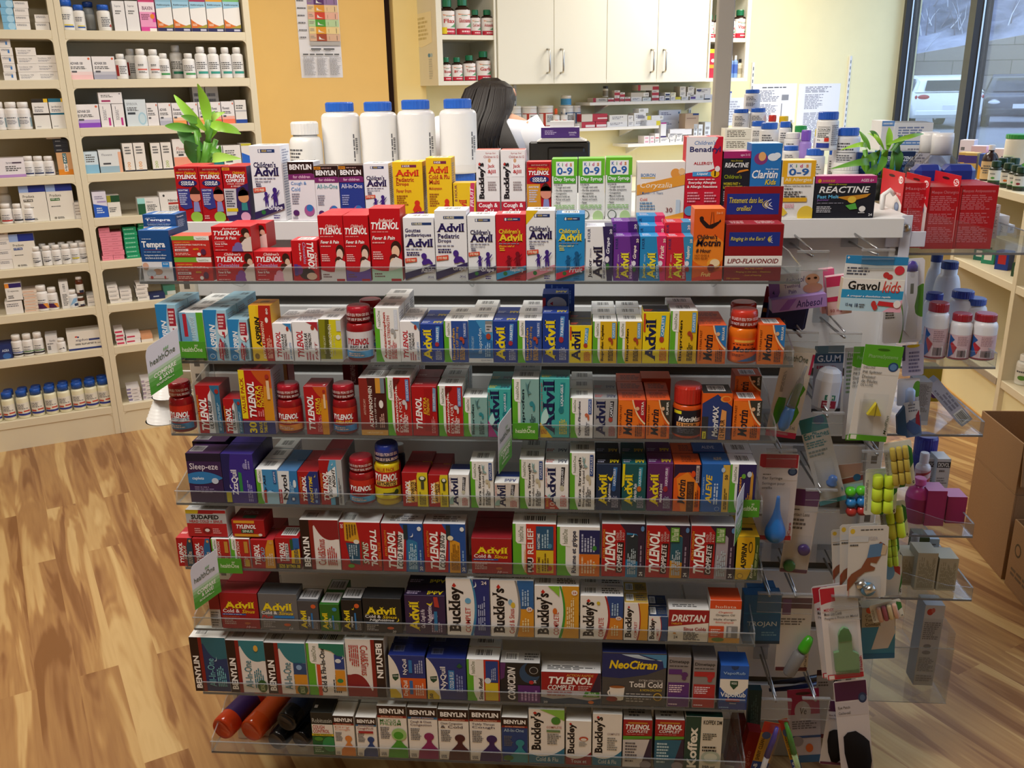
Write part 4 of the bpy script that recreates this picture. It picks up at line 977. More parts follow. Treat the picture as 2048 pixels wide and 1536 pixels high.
stacked(1085,1137,588,626,.05,PY+.057,S('2a4f9c',[E(.55,.45,.38,.40,'c8d4e4'),P([(.28,.5),(.4,.6),(.4,.4)],'b83a3a'),R(0,.3,.12,.8,'b8283a')],None,'23408a',[T('Advil',.5,.2,.95,.6,'d8c83a',180,'s')]),'royal blue carton with white round picture lying behind the tallest blue carton',W2)
stacked(1090,1149,566,640,.035,PY+.125,S('1f3a86',[G(.1,.45,.9,.95,9,'5a78b8',90)]),'dark blue carton standing on end against the slotted panel',W2)
# ---- third tray
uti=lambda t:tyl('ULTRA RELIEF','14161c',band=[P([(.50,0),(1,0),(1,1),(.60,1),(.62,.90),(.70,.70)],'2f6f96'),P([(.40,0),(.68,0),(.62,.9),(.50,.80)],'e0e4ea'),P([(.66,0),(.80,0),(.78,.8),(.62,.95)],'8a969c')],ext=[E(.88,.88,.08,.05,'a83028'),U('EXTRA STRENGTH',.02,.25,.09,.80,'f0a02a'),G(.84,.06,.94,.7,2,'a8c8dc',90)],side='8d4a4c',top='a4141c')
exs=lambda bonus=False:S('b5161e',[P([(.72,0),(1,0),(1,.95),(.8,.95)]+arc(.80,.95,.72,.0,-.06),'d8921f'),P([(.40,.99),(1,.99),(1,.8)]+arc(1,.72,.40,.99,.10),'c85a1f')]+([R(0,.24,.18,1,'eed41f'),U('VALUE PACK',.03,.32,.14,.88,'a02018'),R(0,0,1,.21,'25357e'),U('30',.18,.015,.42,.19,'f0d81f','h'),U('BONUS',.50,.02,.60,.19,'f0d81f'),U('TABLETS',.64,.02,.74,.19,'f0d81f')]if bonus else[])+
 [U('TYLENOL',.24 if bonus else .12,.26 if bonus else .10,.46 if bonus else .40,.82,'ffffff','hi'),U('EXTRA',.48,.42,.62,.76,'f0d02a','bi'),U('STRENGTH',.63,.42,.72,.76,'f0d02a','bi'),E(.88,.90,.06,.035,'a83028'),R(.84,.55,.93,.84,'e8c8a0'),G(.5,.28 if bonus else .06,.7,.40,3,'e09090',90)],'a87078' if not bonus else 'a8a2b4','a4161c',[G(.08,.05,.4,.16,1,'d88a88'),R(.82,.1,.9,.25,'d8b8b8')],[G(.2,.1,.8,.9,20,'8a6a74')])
apr=S('8c2a24',[P([(.55,0),(1,0),(1,1),(.30,1)],'4a1c1a'),R(0,0,1,.095,'d8a04a'),T('COMPLETE PATIENT CARE',.2,.03,.8,.06,'f0d8a8',0,''),U('ACETAMINOPHEN',.34,.14,.48,.86,'f0e8e0'),U('TABLETS USP 500 mg',.54,.14,.62,.66,'e8d8d0',''),U('APOTHECARY',.14,.36,.22,.64,'e8b8a8',''),R(.62,.74,.80,1,'d89a3a'),R(.80,.74,.95,1,'7a8a94'),E(.80,.55,.08,.07,'f0ece6'),G(.70,.14,.9,.4,3,'d8a898',90)],'b8a8a8','d0ccca',BT)
hac=lambda:hone('b8201f','Acetaminophen','f8f4f0',t2='EXTRA FORT',pill='cfcfd2',tab='100 CAPLETS',tabc='6a8ac8',ext=[P([(.3,.98),(.6,.98),(.3,.8)],'6a1418')])
exr=S('b5161e',[R(.50,.1,.82,.96,'a4121a'),U('TYLENOL',.14,.14,.40,.78,'ffffff','hi'),U('EXTRA',.46,.44,.58,.78,'f0c030','bi'),U('STRENGTH',.60,.42,.70,.76,'f0c030','bi'),P([(.82,.5),(.96,.5),(.98,.96),(.86,.98)],'7a9ac0'),U('100 CAPLETS',.85,.54,.93,.86,'e8f0f8',''),G(.76,.06,.92,.4,3,'e09090',90)],'a4141c','a4141c',[G(.1,.2,.5,.4,1,'d88a88')])
hib=lambda t:hone('86b4b0',t,'14303a',pill='2f8a94',ext=[P([(.5,.95),(.56,.9),(.62,.93),(.58,.82),(.72,.76),(.6,.74),(.52,.84)],'5a8a8c'),P(arc(.62,.70,.70,.98,.2)+arc(.67,.97,.60,.70,-.2),'2a5058')])
atl=lambda bonus:adv('Advil','43b0ac','1a2250',tab='LIQUI-GELS',tabc='1f8a92',pill='1f7a84',fine='d8c83a',top='2f9a98',y1=.97,ext=[U('LIQUID FAST RELIEF',.03,.45,.09,.93,'c8303a',''),P(arc(.02,.22,.22,.5,.2)+[(.30,.35),(.2,.25)],'b8e4e0')]+([P([(0,0),(.42,0),(0,.26)],'f0c81f'),T('BONUS',.03,.06,.22,.14,'b03a1c')]if bonus else[P([(0,0),(.4,0),(0,.35)],'b83a8a')]))
hcp=hone('eeeef0',"Caplets d'ibuprofene",'1f2a4a',pill='c86a4a',tab='CAPLETS',tabc='2f5aa8')
adg=adv('Advil','a4a4a6','1a2250',tab='CAPLETS',tabc='2c2c34',pill='a8423a',fine='b04a4a',top='8a8a8c',y1=.94)
mmx=S('2a3e7c',[P([(0,.78),(.5,.98),(1,.72),(1,1),(0,1)],'e8641e'),E(.78,.88,.18,.07,'f0a04a'),E(.80,.88,.13,.05,'e8641e'),R(0,0,.22,.5,'34343a'),U('MotriMAX',.36,.06,.56,.74,'e8e8ec','hi'),P([(.58,0),(.82,0),(.82,.62),(.66,.66)],'e8a05a'),U('12 HOUR',.62,.04,.78,.44,'2a1c1c'),R(.04,.02,.16,.18,'e8e02a'),U('New',.06,.04,.13,.15,'3a3a10')],'d0581e','26221f',[BAR(.2,.25,.8,.85)])
msu=lambda bar=False,w='SUPER':motr('3a3a34',w,bar=bar)
row3=[
 (342,387,790,.01,1,None,''),
 (389,437,771,.055,1,uti(0),'red and steel blue relief carton'),
 (445,480,798,.05,1,uti(0),'short red and steel blue relief carton'),
 (475,540,740,.075,1,exs(True),'tall red value carton with blue bonus foot'),
 (556,603,790,.01,1,None,''),
 (606,652,773,.055,1,exs(),'red and amber carton with white upright word'),
 (667,714,790,.01,1,None,''),
 (716,770,756,.055,2,apr,'brown tablet carton with gold foot'),
 (771,819,755,.055,3,hac(),'red carton with green edge and white title'),
 (822,872,773,.055,2,exr,'plain red carton with gold second line'),
 (875,924,772,.055,3,hac(),'red carton with green edge and slim white title'),
 (926,974,795,.055,1,hib('Ibuprofen'),'low grey-green capsule carton with green edge'),
 (975,1021,778,.055,2,atl(False),'teal carton with dark slab word half hidden by sign'),
 (1024,1078,758,.055,2,hib('Ibuprofen'),'tall grey-green capsule carton with green edge'),
 (1080,1139,757,.055,1,atl(True),'tall teal carton with yellow bonus corner'),
 (1141,1186,796,.055,3,hcp,'white carton with green edge and dark blue tab'),
 (1188,1235,797,.055,2,adg,'silver grey carton with dark slab word'),
 (1237,1292,800,.055,3,motr('b8202a','EXTRA'),'orange carton with red corner'),
 (1294,1341,800,.055,2,msu(),'orange carton with dark corner and plain top'),
 (1345,1404,790,.01,1,None,''),
 (1406,1466,787,.055,1,mmx,'orange and navy twelve hour carton'),
 (1468,1525,801,.055,1,msu(True),'orange carton with dark corner and striped top'),
 ]
place_row(row3,at_tray(2),PY,'on third clear tray')
tray_bottle(2,342,388,757,0,'red bottle with steel blue foot and shrink-wrapped cap',tylb('SOULAGEMENT ULTRA','14303a'))
tray_bottle(2,557,605,761,0,'red bottle with amber foot and gold second line',tylb('EXTRA STRENGTH','f0c83a',foot='d8862a'))
tray_bottle(2,667,714,761,0,'red bottle with blue tablet mark and gold second line',tylb('EXTRA FORT','f0c83a',foot='3a7ab0'))
tray_bottle(2,1345,1404,762,0,'orange bottle with black wrap label and red cap',dict(body='c8501c',capc='c43228',caph=.33,capr=.93,neck=.85,shoulder=.2,label='1c2030',lab=(.06,.56),ribs=True,bodyk='gloss',capk='gloss',ops=[R(.05,.84,.30,.96,'e8e02a'),T('MotriMax',.22,.56,.86,.76,'f0f0f0',0,'bi'),P([(.16,.36),(.84,.36),(.88,.52),(.16,.52)],'e8a05a'),T('12 HOUR',.22,.385,.72,.495,'2a1c1c'),G(.2,.1,.8,.3,3,'5a5a6a')]))
W3='cartons on third clear tray'
stacked(1471,1524,752,800,.05,PY+.058,msu(True),'orange dark-cornered carton stood higher behind its striped-top twin',W3)
a=onY(1320,775,PY+.115)
stacked(1283,1342,757,800,.05,PY+.113,S('d8581e',[],None,'c8501a'),'plain orange carton at the back of the dark-cornered pair',W3)
stacked(684,735,725,770,.03,PY+.14,S('6a1c20',[U('ACETAMINOPHEN',.3,.1,.5,.95,'c8b0b0'),R(.6,0,.8,1,'3a1418')]),'dark brown tablet carton standing at the back near the panel',W3)
stacked(558,574,726,790,.04,PY+.10,S('8c1a20',[P([(.3,0),(.9,0),(.9,.95),(.3,.95)],'d8a05a')]),'narrow red and tan carton standing beside the tall value carton',W3)
# ---- fourth tray
slz=S('3a2350',[R(0,.84,1,1,'1d1830'),T('Sleep-eze',.08,.64,.90,.80,'f0eaf4',0,''),T('EXTRA STRENGTH',.26,.555,.74,.59,'b8a0c8',0,''),P(arc(0,.40,1,.50,-.06)+arc(1,.52,0,.58,-.08),'2f7fc0'),T('caplets',.12,.455,.46,.53,'e0f0ff'),E(.78,.45,.10,.06,'c8d4e8'),G(.16,.22,.8,.34,3,'8a78a0'),T('EXTRA FORT',.34,.20,.68,.23,'b8a0c8',0,'')],'1c1628','4a2a5a',[BAR(.05,.2,.45,.8,0,'c8c4cc')])
zzq=S('3a2a8c',[P([(0,0),(.24,0)]+arc(.24,0,.3,1,.06)+[(0,1)],'20205a'),U('ZzzQuil',.26,.17,.48,.68,'f4f4fa'),P(arc(.20,.38,.26,.30,-.4)+arc(.26,.31,.21,.38,.3),'f4f4fa'),P([(.50,.24),(.60,.24),(.60,.62),(.50,.64)],'2f8a4a'),G(.74,.04,.9,.5,3,'a8a0d8',90),R(.06,.02,.22,.22,'c8c02a'),E(.72,.76,.06,.06,'8a86c0'),G(.74,.7,.9,.9,2,'a8a0d8',90)],'20185a','3a2a86')
sla=hone('3f8fc8','Sleep Aid','14203a',ext=[P([(.3,.0),(1,0),(1,.3),(.6,.4),(.3,.3)],'a8d4ec'),R(.32,.03,.44,.40,'b83a34')],tab='CAPLETS',tabc='2a5aa0')
nyt=S('e8eef4',[P([(.6,1),(1,1),(1,0),(.3,0),(.55,.4)],'2f7ab8'),R(0,.02,.16,.44,'b8283a'),U('Extra Strength',.03,.05,.12,.42,'f0d8d8'),U('Nytol',.20,.14,.54,.88,'141c2c'),E(.72,.16,.13,.07,'1c4a8c'),U('1',.66,.12,.78,.20,'e0eef8'),E(.84,.62,.08,.12,'e0ecf4'),G(.6,.35,.8,.7,3,'a8d0ec',90)],'2868a0','4a78a8')
tnt=S('a8161e',[P([(.40,0),(1,0),(1,1),(.60,1),(.36,.8)],'24327c'),U('TYLENOL',.20,.10,.40,.86,'ffffff','hi'),U('NIGHTTIME',.54,.06,.70,.86,'f0d02a','bi'),P(arc(.78,.84,.86,.92,-.5)+arc(.86,.92,.78,.84,.25),'f0e05a'),U('EXTRA STRENGTH',.10,.2,.17,.84,'f0a02a',''),E(.84,.1,.06,.05,'7aa0d8'),G(.78,.2,.92,.6,2,'a8b8e0',90)],None,'98141c')
tbp=S('a8161e',[P([(.42,0),(.76,0),(.76,1),(.5,1),(.38,.8)],'5aa8d0'),R(.76,0,1,1,'b4b8bc'),R(.62,0,.78,.18,'2a2a34'),U('TYLENOL',.14,.10,.36,.74,'ffffff','hi'),P([(.36,.14),(.72,.20),(.72,.86),(.36,.72)],'eef2f6'),U('BODY PAIN',.38,.18,.52,.66,'14161c','bi'),U('NIGHT',.55,.40,.69,.82,'14161c','bi'),P(arc(.54,.90,.62,.96,-.5)+arc(.62,.96,.54,.90,.25),'e8f0f8'),U('EXTRA STRENGTH',.06,.2,.12,.7,'f0a02a',''),G(.82,.04,.92,.7,2,'5a5a62',90)],'9aa0a8','9c1a22')
tar=lambda:S('b0161e',[P([(.58,0),(1,0),(1,1),(.62,1),(.58,.9)],'e2cf2a'),P([(.20,.10),(.56,.14),(.54,.80),(.22,.72)],'f0c05a'),U('TYLENOL',.12,.10,.32,.76,'ffffff','hi'),U('ARTHRITIS',.34,.14,.47,.74,'14161c','bi'),U('PAIN',.48,.46,.57,.72,'14161c','bi'),E(.80,.82,.14,.08,'3a4a2a'),E(.80,.84,.09,.05,'e8e8da'),R(.74,.52,.86,.74,'4a4a34'),G(.66,.06,.92,.46,4,'6a641a',90)],'8a1a1c','94141a')
advw=lambda bonus=False,bg='eeeeee',y=.92:adv('Advil',bg,'1a2250',tab='LIQUI-GELS',tabc='26262c',pill='c8c8b0',fine='c8504a',top=None,y1=y,ext=[U('RAPID RELIEF',.03,.5,.08,.92,'c8504a',''),P(arc(0,.10,.22,.34,.2)+[(.2,.10)],'9cc4bc')]+([P([(0,0),(.62,0),(.2,.24),(0,.32)],'b8382a'),U('10',.20,.02,.42,.16,'f0d8c8',''),U('BONUS',.04,.06,.14,.24,'e8b02a')]if bonus else[]),x1=.46)
ies=lambda:hone('efefec','Extra Strength','20242a',t2='Ibuprofen Liquid Gel',pill='c8c0a4',tab='CAPSULES',tabc='2a4a8c',ext=[P([(.5,.95),(.56,.9),(.62,.93),(.58,.82),(.72,.76),(.6,.74),(.52,.84)],'8aacac')])
adn=lambda bgc,sub,tabc,pill,c='f0d81f',bonus=None,moon=False:adv('Advil',bgc,c,sub=sub,subc='f0f0f6',tab='LIQUI-GELS',tabc=tabc,pill=pill,y0=.10,y1=.78,x1=.46,fine='a8a8c0',ext=([P(arc(.46,.72,.70,.80,-.5)+arc(.70,.80,.50,.74,.3),'f0d81f')]if moon else[])+([P([(0,.5),(.1,.55),(.12,1),(.02,1)],'e8d81f')]if bonus else[]),top='16161c' if bgc=='1d3150' else None)
mmu=S('e8641e',[P([(0,1),(1,1),(1,.5),(.6,.84),(.2,.82),(0,.7)],'2a1a3c'),P([(.1,.7),(.5,.84),(.9,.6),(.8,0),(.3,0)],'ee8a2a'),E(.72,.80,.08,.07,'e8501e'),R(.82,.62,.94,.98,'c8b8b8'),U('Motrin',.16,.16,.44,.68,'1c1c2c','sbi'),R(.50,0,.76,.64,'4a2a20'),U('MUSCLES CORPS',.55,.10,.70,.60,'8a5a3a',''),G(.8,.1,.94,.5,2,'6a2a10',90),U('REGULAR',.84,.66,.92,.94,'2a2a2a','')],None,'dc5a1c',[G(.3,.2,.9,.8,4,'8a3414')])
alv=S('1f62b4',[R(.76,0,1,.98,'dcb44a'),U('ALEVE',.16,.18,.38,.78,'f0c83a','hi'),U('naproxen',.05,.36,.12,.72,'b8d4f0',''),G(.44,.16,.62,.80,2,'c8dcf4',90),U('50',.83,.68,.94,.78,'2a2a3a'),G(.82,.06,.94,.6,2,'5a4a1a',90),E(.76,.88,.07,.05,'b8d0ec'),E(.6,.07,.09,.045,'a8c8ec'),E(.6,.07,.075,.037,'1f62b4')],'184f94','2a62a8',[T('ALEVE',.45,.35,.75,.6,'d8c8a0')])
nap=hone('2c2560','Naproxen','e8a03a',ext=[P([(.78,0),(.9,0),(.9,.78),(.84,.86),(.80,.78)],'c8923a'),E(.74,.80,.09,.06,'c8d4e8'),E(.52,.76,.08,.05,'6aac3a')])
row4=[
 (370,439,907,.05,1,slz,'violet carton with white word and blue swoosh'),
 (440,504,908,.06,2,zzq,'indigo carton with white word running upwards'),
 (510,553,939,.055,3,sla,'sky blue carton with green edge and pale cloud'),
 (554,593,942,.055,2,nyt,'white and blue carton with bold black upright word'),
 (594,635,943,.055,2,tnt,'red and navy carton with yellow second word'),
 (636,682,920,.055,2,tbp,'red and sky blue carton with black second line'),
 (695,747,940,.01,1,None,''),
 (751,797,940,.01,1,None,''),
 (803,854,945,.055,2,tar(),'red and yellow carton with black second word'),
 (856,895,950,.055,2,tar(),'short red and yellow carton with black second word'),
 (897,937,950,.055,1,S(advw()['bg'],advw()['ops'],'e8e8e6','23306c',[R(0,0,1,.5,'f0f0ee'),R(.1,.6,.9,.9,'23306c')]),'white carton with dark slab word and navy top'),
 (940,986,923,.055,1,ies(),'white capsule carton with green edge'),
 (989,1037,966,.055,1,S('e4ddd8',advw(bg='d8cfc8')['ops'],'e8e6e4','f0f0ee',[R(0,.55,1,1,'23408c'),T('Advil',.4,.1,.9,.35,'2a3a7c',180,'s')]),'low white carton with blue band across its top'),
 (1039,1088,919,.055,3,ies(),'white capsule carton with green edge and navy tab'),
 (1090,1137,928,.055,2,advw(True),'white carton with red bonus corner'),
 (1140,1190,906,.055,2,ies(),'tall white capsule carton with green edge'),
 (1193,1242,928,.055,2,adn('1d3150','Nighttime','3a7ac0','2a5a9c',moon=True),'midnight blue carton with yellow moon'),
 (1245,1293,928,.055,2,adn('14565a','Arthritis Pain','2a9ab8','c8642a',bonus=1),'dark teal carton with yellow word'),
 (1296,1347,927,.055,2,adn('5c2560','Muscle & Joint','8a4a8c','9c2a3a'),'plum carton with yellow word'),
 (1349,1403,929,.055,2,mmu,'orange carton with dark top wave'),
 (1405,1461,928,.055,1,alv,'blue carton with yellow side strip'),
 (1462,1514,929,.055,2,nap,'dark violet carton with green edge and tan strip'),
 ]
place_row(row4,at_tray(3),PY,'on fourth clear tray')
tray_bottle(3,695,747,905,0,'dark red bottle with sky blue foot and red cap',tylb('MUSCLE ACHES & BODY','14161c','b0161e','4a9ac8'))
yb=tb('c8201e',[R(0,.84,1,1,'e8c81f'),T('VALUE PACK',.2,.86,.8,.97,'b8301e'),T('TYLENOL',.12,.56,.88,.78,'ffffff',0,'hi'),R(.14,.40,.86,.55,'f0c05a'),T('ARTHRITIS',.18,.41,.82,.54,'14161c',0,'bi'),R(0,0,1,.34,'d8c81f'),R(.42,.12,.8,.2,'3a3a2a'),E(.82,.2,.07,.08,'3a4a2a')],cap='2a3c98',body='d8c01f')
yb['lab']=(.12,.66)
tray_bottle(3,750,801,879,0,'yellow bottle with red label and blue wrapped cap',yb)
W4='cartons on fourth clear tray'
stacked(384,450,883,908,.05,PY+.052,slz,'violet carton standing higher behind the swoosh carton',W4)
stacked(402,478,872,908,.05,PY+.105,S('3a2070',[],None,'4a2a86'),'plain indigo carton at the back of the violet cartons',W4)
stacked(1386,1450,903,930,.05,PY+.057,S('8c1c2c',[T('ARTHRITIS CAP',.1,.3,.9,.6,'e0c8c8'),R(0,.8,1,1,'2a62a8')],None,'2a5aa0',[T('ALEVE',.3,.3,.7,.6,'c8d0e0')]),'maroon carton with blue top behind the blue yellow-striped carton',W4)
tray_bottle(3,1286,1328,886,0,'yellow capped bottle behind the plum carton',dict(body='c8b01c',capc='b8a01c',caph=.28,capr=.92,ribs=False,neck=.8,bodyk='gloss'),dy=.118)
tray_bottle(3,788,812,884,0,'slim dark blue bottle behind the yellow bottle',dict(body='2a3a5c',capc='c8ccd4',caph=.2,capr=.9,ribs=False),dy=.10)
# ---- fifth tray
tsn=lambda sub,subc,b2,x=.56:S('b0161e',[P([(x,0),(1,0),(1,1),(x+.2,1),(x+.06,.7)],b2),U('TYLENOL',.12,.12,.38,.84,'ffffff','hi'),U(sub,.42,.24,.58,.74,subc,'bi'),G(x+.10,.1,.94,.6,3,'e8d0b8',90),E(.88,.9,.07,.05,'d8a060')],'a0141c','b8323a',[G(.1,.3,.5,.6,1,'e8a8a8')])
hcm=hone('b8281f','MEDICATION','f0e4dc',ext=[R(.72,.52,.92,.92,'c8923a'),R(.7,.05,.94,.3,'d8b03a')])
tcs=S('b0161e',[R(0,0,1,.17,'2a2620'),('t','80 VALUE SIZE',.08,.03,.96,.14,'e8d02a',180,'b'),P([(.62,.18),(1,.18),(1,.66),(.66,.6)],'e0b82a'),P([(.64,.6),(1,.66),(1,1),(.74,1)],'2a62a8'),U('TYLENOL',.16,.24,.38,.86,'ffffff','hi'),R(.40,.26,.54,.82,'e8e8ec'),U('COLD & SINUS',.42,.28,.53,.80,'14161c','bi'),R(.62,.64,.74,.96,'2a5a34'),G(.76,.2,.94,.8,3,'2a3a5a',90)],'a0141c','a81820',[BAR(.2,.2,.85,.85)])
bcs=lambda fl:benv('Cold&Sinus','b8302a',ext=[],blob='8c2026',flip=fl)
tss=S('b0161e',[P([(.12,.62),(.48,.58),(.42,1),(.12,1)],'dca42a'),P([(.14,.58),(.48,.56),(.46,.12),(.22,.16)],'24506c'),E(.40,.60,.07,.045,'e8e4d8'),('t','TYLENOL',.74,.10,.90,.86,'ffffff',270,'hi'),('t','SINUS',.55,.14,.69,.60,'d8e8d8',270,'bi'),R(.53,.12,.545,.62,'2a6a3a'),('t','EXTRA STRENGTH',.92,.1,.98,.6,'e0822a',270,'bi'),('t','20',.04,.88,.10,.97,'f0e0e0',270,'b'),G(.16,.64,.42,.96,4,'6a4a1a',270),G(.2,.2,.42,.54,4,'a8c0d0',270),E(.24,.1,.08,.04,'5aa02a')],'98141c','e4e2e4',[BAR(.05,.15,.4,.85)])
tcsn=lambda lower,lw:S('b0161e',[P([(.56,0),(1,0),(1,1),(.44,1),(.52,.88),(.60,.8)],'1f4f9c'),P([(.60,0),(.86,0),(.86,.62),(.76,.66),(.62,.68)],lower),U('TYLENOL',.14,.08,.34,.84,'ffffff','hi'),P([(.33,.06),(.48,.06),(.56,.78),(.42,.84)],'eceef0'),U('COLD & SINUS',.37,.10,.50,.78,'14161c','bi'),U('EXTRA STRENGTH',.07,.32,.12,.86,'e8922a','bi'),U('20',.90,.03,.97,.12,'f0f0f0'),E(.92,.90,.05,.045,'e8f0f4'),R(.54,.68,.64,.98,'20343c'),G(.64,.06,.84,.6,5,lw,90),G(.9,.16,.96,.6,1,'8ab0dc',90)]+([P(arc(.68,.74,.76,.82,-.5)+arc(.76,.82,.68,.74,.25),'e8f0f8')]if lower!='dc9c2a' else[E(.64,.72,.07,.05,'f0e8c8')]),'9c98a4','e6e4e6',[G(.2,.2,.9,.8,3,'8a8a92')],FINE)
acs=S('a0161e',[T('Advil',.10,.56,.90,.76,'f0d81f',0,'sh'),T('Cold &',.06,.45,.50,.55,'f4ecec'),T('Sinus',.56,.44,.90,.54,'f0c81f',0,'bi'),R(.04,.385,.66,.425,'2a5aa8'),G(.06,.39,.6,.42,1,'a8c4e8'),T('EFFECTIVE RELIEF OF',.06,.33,.48,.355,'e0803a',0,''),G(.08,.12,.40,.31,4,'d8b0b0'),E(.68,.16,.08,.035,'c8642a'),T('10',.64,.03,.74,.09,'f0d8d8',0,'i'),G(.76,.03,.96,.08,1,'c88a8a')],'6c1018','94202a')
flu=hone('d0301f','FLU RELIEF','f8f4f0',ext=[R(.54,.50,.94,.96,'23567c'),R(.54,.04,.94,.49,'dcc02a'),U('NIGHTTIME',.57,.52,.63,.82,'e8f0f4'),G(.66,.54,.84,.9,3,'a8c8dc',90),U('DAYTIME',.57,.06,.63,.36,'7a4a14'),G(.66,.08,.84,.44,3,'7a5a14',90),E(.86,.14,.05,.05,'c03a2a'),E(.86,.58,.05,.05,'4a8ab0'),U('EXTRA STRENGTH',.26,.05,.31,.5,'e8a02a'),R(.33,.05,.44,.32,'1c1a1c'),U('FLU',.35,.06,.43,.28,'f8f4f0')])
rhu=hone('f0efee','Rhume et grippe','1c2a4c',ext=[R(.52,.46,1,.94,'20265e'),R(.52,0,1,.45,'d8701e'),G(.56,.5,.9,.9,5,'b8c0dc',90),G(.56,.06,.9,.40,5,'f0d0a8',90),E(.88,.58,.05,.05,'3a8a3a'),E(.88,.22,.05,.05,'f0b03a')],topbar=True)
tco=lambda up,lw,gr:S('b0161e',[P([(.56,0),(1,0),(1,1),(.42,1),(.54,.88)],'33203a'),P([(.56,0),(.84,0),(.84,.78),(.80,.82),(.58,.84)],up if lw is None else lw)]+([P([(.57,.34),(.84,.30),(.84,.78),(.80,.80),(.58,.80)],up)]if lw else[])+[U('TYLENOL',.08,.10,.32,.88,'ffffff','hi'),P([(.34,.08),(.48,.08),(.52,.66),(.38,.66)],'2a1418'),U('COMPLETE',.36,.10,.48,.64,'f2eef0','bi'),U('COLD',.34,.70,.39,.84,'e8d8d8',''),U('COUGH',.41,.70,.46,.88,'e8d8d8',''),U('& FLU',.48,.70,.52,.84,'e8d8d8',''),U('EXTRA STRENGTH',.03,.35,.08,.90,'e8a02a','bi'),U('24',.88,.03,.96,.11,'f0f0f0'),E(.94,.92,.04,.05,'5a8ac0'),G(.6,.06,.8,.6,5,'b8ccd8',90),G(.88,.2,.94,.7,1,'9a8aa0',90)]+([R(.56,.70,.76,.97,'5a9a2f'),U('PLUS Mucus Relief',.58,.72,.74,.95,'e0f0c8','bi')]if gr else[P(arc(.66,.78,.74,.84,-.5)+arc(.74,.84,.66,.78,.25),'e8f0f8')]),'9a98a0','e2e0e2')
ase=S('e6b91f',[P([(1,0),(.52,0)]+arc(.52,0,.78,1,-.14)+[(1,1)],'3f5a24'),U('ASPIRIN',.22,.24,.46,.86,'1a1a14','hi'),U('Enrobe',.66,.04,.78,.36,'f0ecd8','bi'),E(.62,.76,.09,.13,'1c1a16'),E(.62,.76,.06,.10,'e6b91f'),E(.22,.09,.14,.06,'7a6010'),E(.22,.09,.12,.05,'e6b91f'),G(.84,.1,.94,.9,2,'b8c88a',90)],'38501f','d8a81a',[R(.3,.5,.8,.7,'2a2414')])
row5=[
 (351,382,1076,.05,1,tsn('SINUS','d8e8d8','2a4a5c'),'red carton with pale green second word'),
 (384,418,1077,.05,1,tsn('COLD','d8e4ec','2a6a9c'),'red carton with blue corner behind the paper sign'),
 (421,457,1078,.05,1,hcm,'red carton with green edge and tan picture'),
 (459,497,1078,.05,1,hcm,'red carton with green edge and white top edge'),
 (500,546,1080,.05,2,tsn('COLD','8ac0dc','d89a2a'),'red carton with amber corner'),
 (549,597,1076,.055,1,tcs,'red carton with striped top and dark value foot'),
 (598,675,1040,.045,1,benv('Cold&Sinus','b8302a',blob='8c2026'),'large white carton with dark edge and maroon torso'),
 (677,759,1045,.045,1,tss,'large red carton standing upside down'),
 (761,844,1047,.045,1,tcsn('2a7aac','b8dcf0'),'large red and blue carton with white crescent'),
 (846,930,1048,.045,1,tcsn('dc9c2a','8a5a1a'),'large red and blue carton with amber panel'),
 (942,1023,1077,.045,3,acs,'square dark red carton with yellow slab word'),
 (1025,1112,1048,.045,2,flu,'red carton with green edge, blue and yellow panels'),
 (1114,1200,1054,.045,2,rhu,'white carton with green edge, navy and orange panels'),
 (1204,1291,1048,.045,1,tco('23303a','2a82b4',False),'large red carton with dark and blue panels'),
 (1293,1381,1051,.045,1,tco('1f5a6c','d8982a',True),'large red carton with teal and amber panels'),
 (1383,1473,1052,.045,1,tco('a8a0ac',None,True),'large red carton with grey panel'),
 (1475,1520,1074,.055,2,ase,'yellow and olive carton with black upright word'),
 ]
place_row(row5,at_tray(4),PY,'on fifth clear tray')
W5='cartons on fifth clear tray'
stacked(370,450,1020,1073,.05,PY+.004,S('b8242a',[R(0,.50,1,.88,'b8bcc0'),R(0,.86,.32,1,'d8c02a'),P([(.30,.86),(.34,1),(.72,1),(.68,.86)],'a8202a'),T('SUDAFED',.13,.66,.82,.82,'16161a',0,'h'),T('HEAD COLD + SINUS',.08,.53,.90,.63,'b8303a'),E(.50,.24,.12,.12,'8c1a20'),E(.50,.25,.06,.06,'e8e0e0'),G(.18,.12,.36,.34,3,'e8a8a8'),G(.64,.12,.86,.34,3,'e8a8a8')],'dcdae0','e4e2e4',[G(.1,.2,.9,.8,3,'b0b0b8')]),'red and silver head cold carton stacked on two red cartons',W5)
stacked(462,527,1040,1073,.055,PY+.004,S('a8161e',[R(.06,.80,.70,.96,'e0a02a'),R(.06,.0,.86,.16,'d8982a'),T('TYLENOL',.14,.48,.74,.72,'ffffff',0,'hi'),R(.28,.22,.66,.44,'24502f'),T('SINUS',.32,.25,.63,.41,'e0f0e0'),E(.86,.12,.06,.08,'e8e0d8')],'98141c','8a141a',[T('TYLENOL',.2,.5,.7,.75,'c89a9a'),R(.3,.15,.7,.4,'2a4a30')]),'small red and gold sinus carton stacked on green-edged cartons',W5)
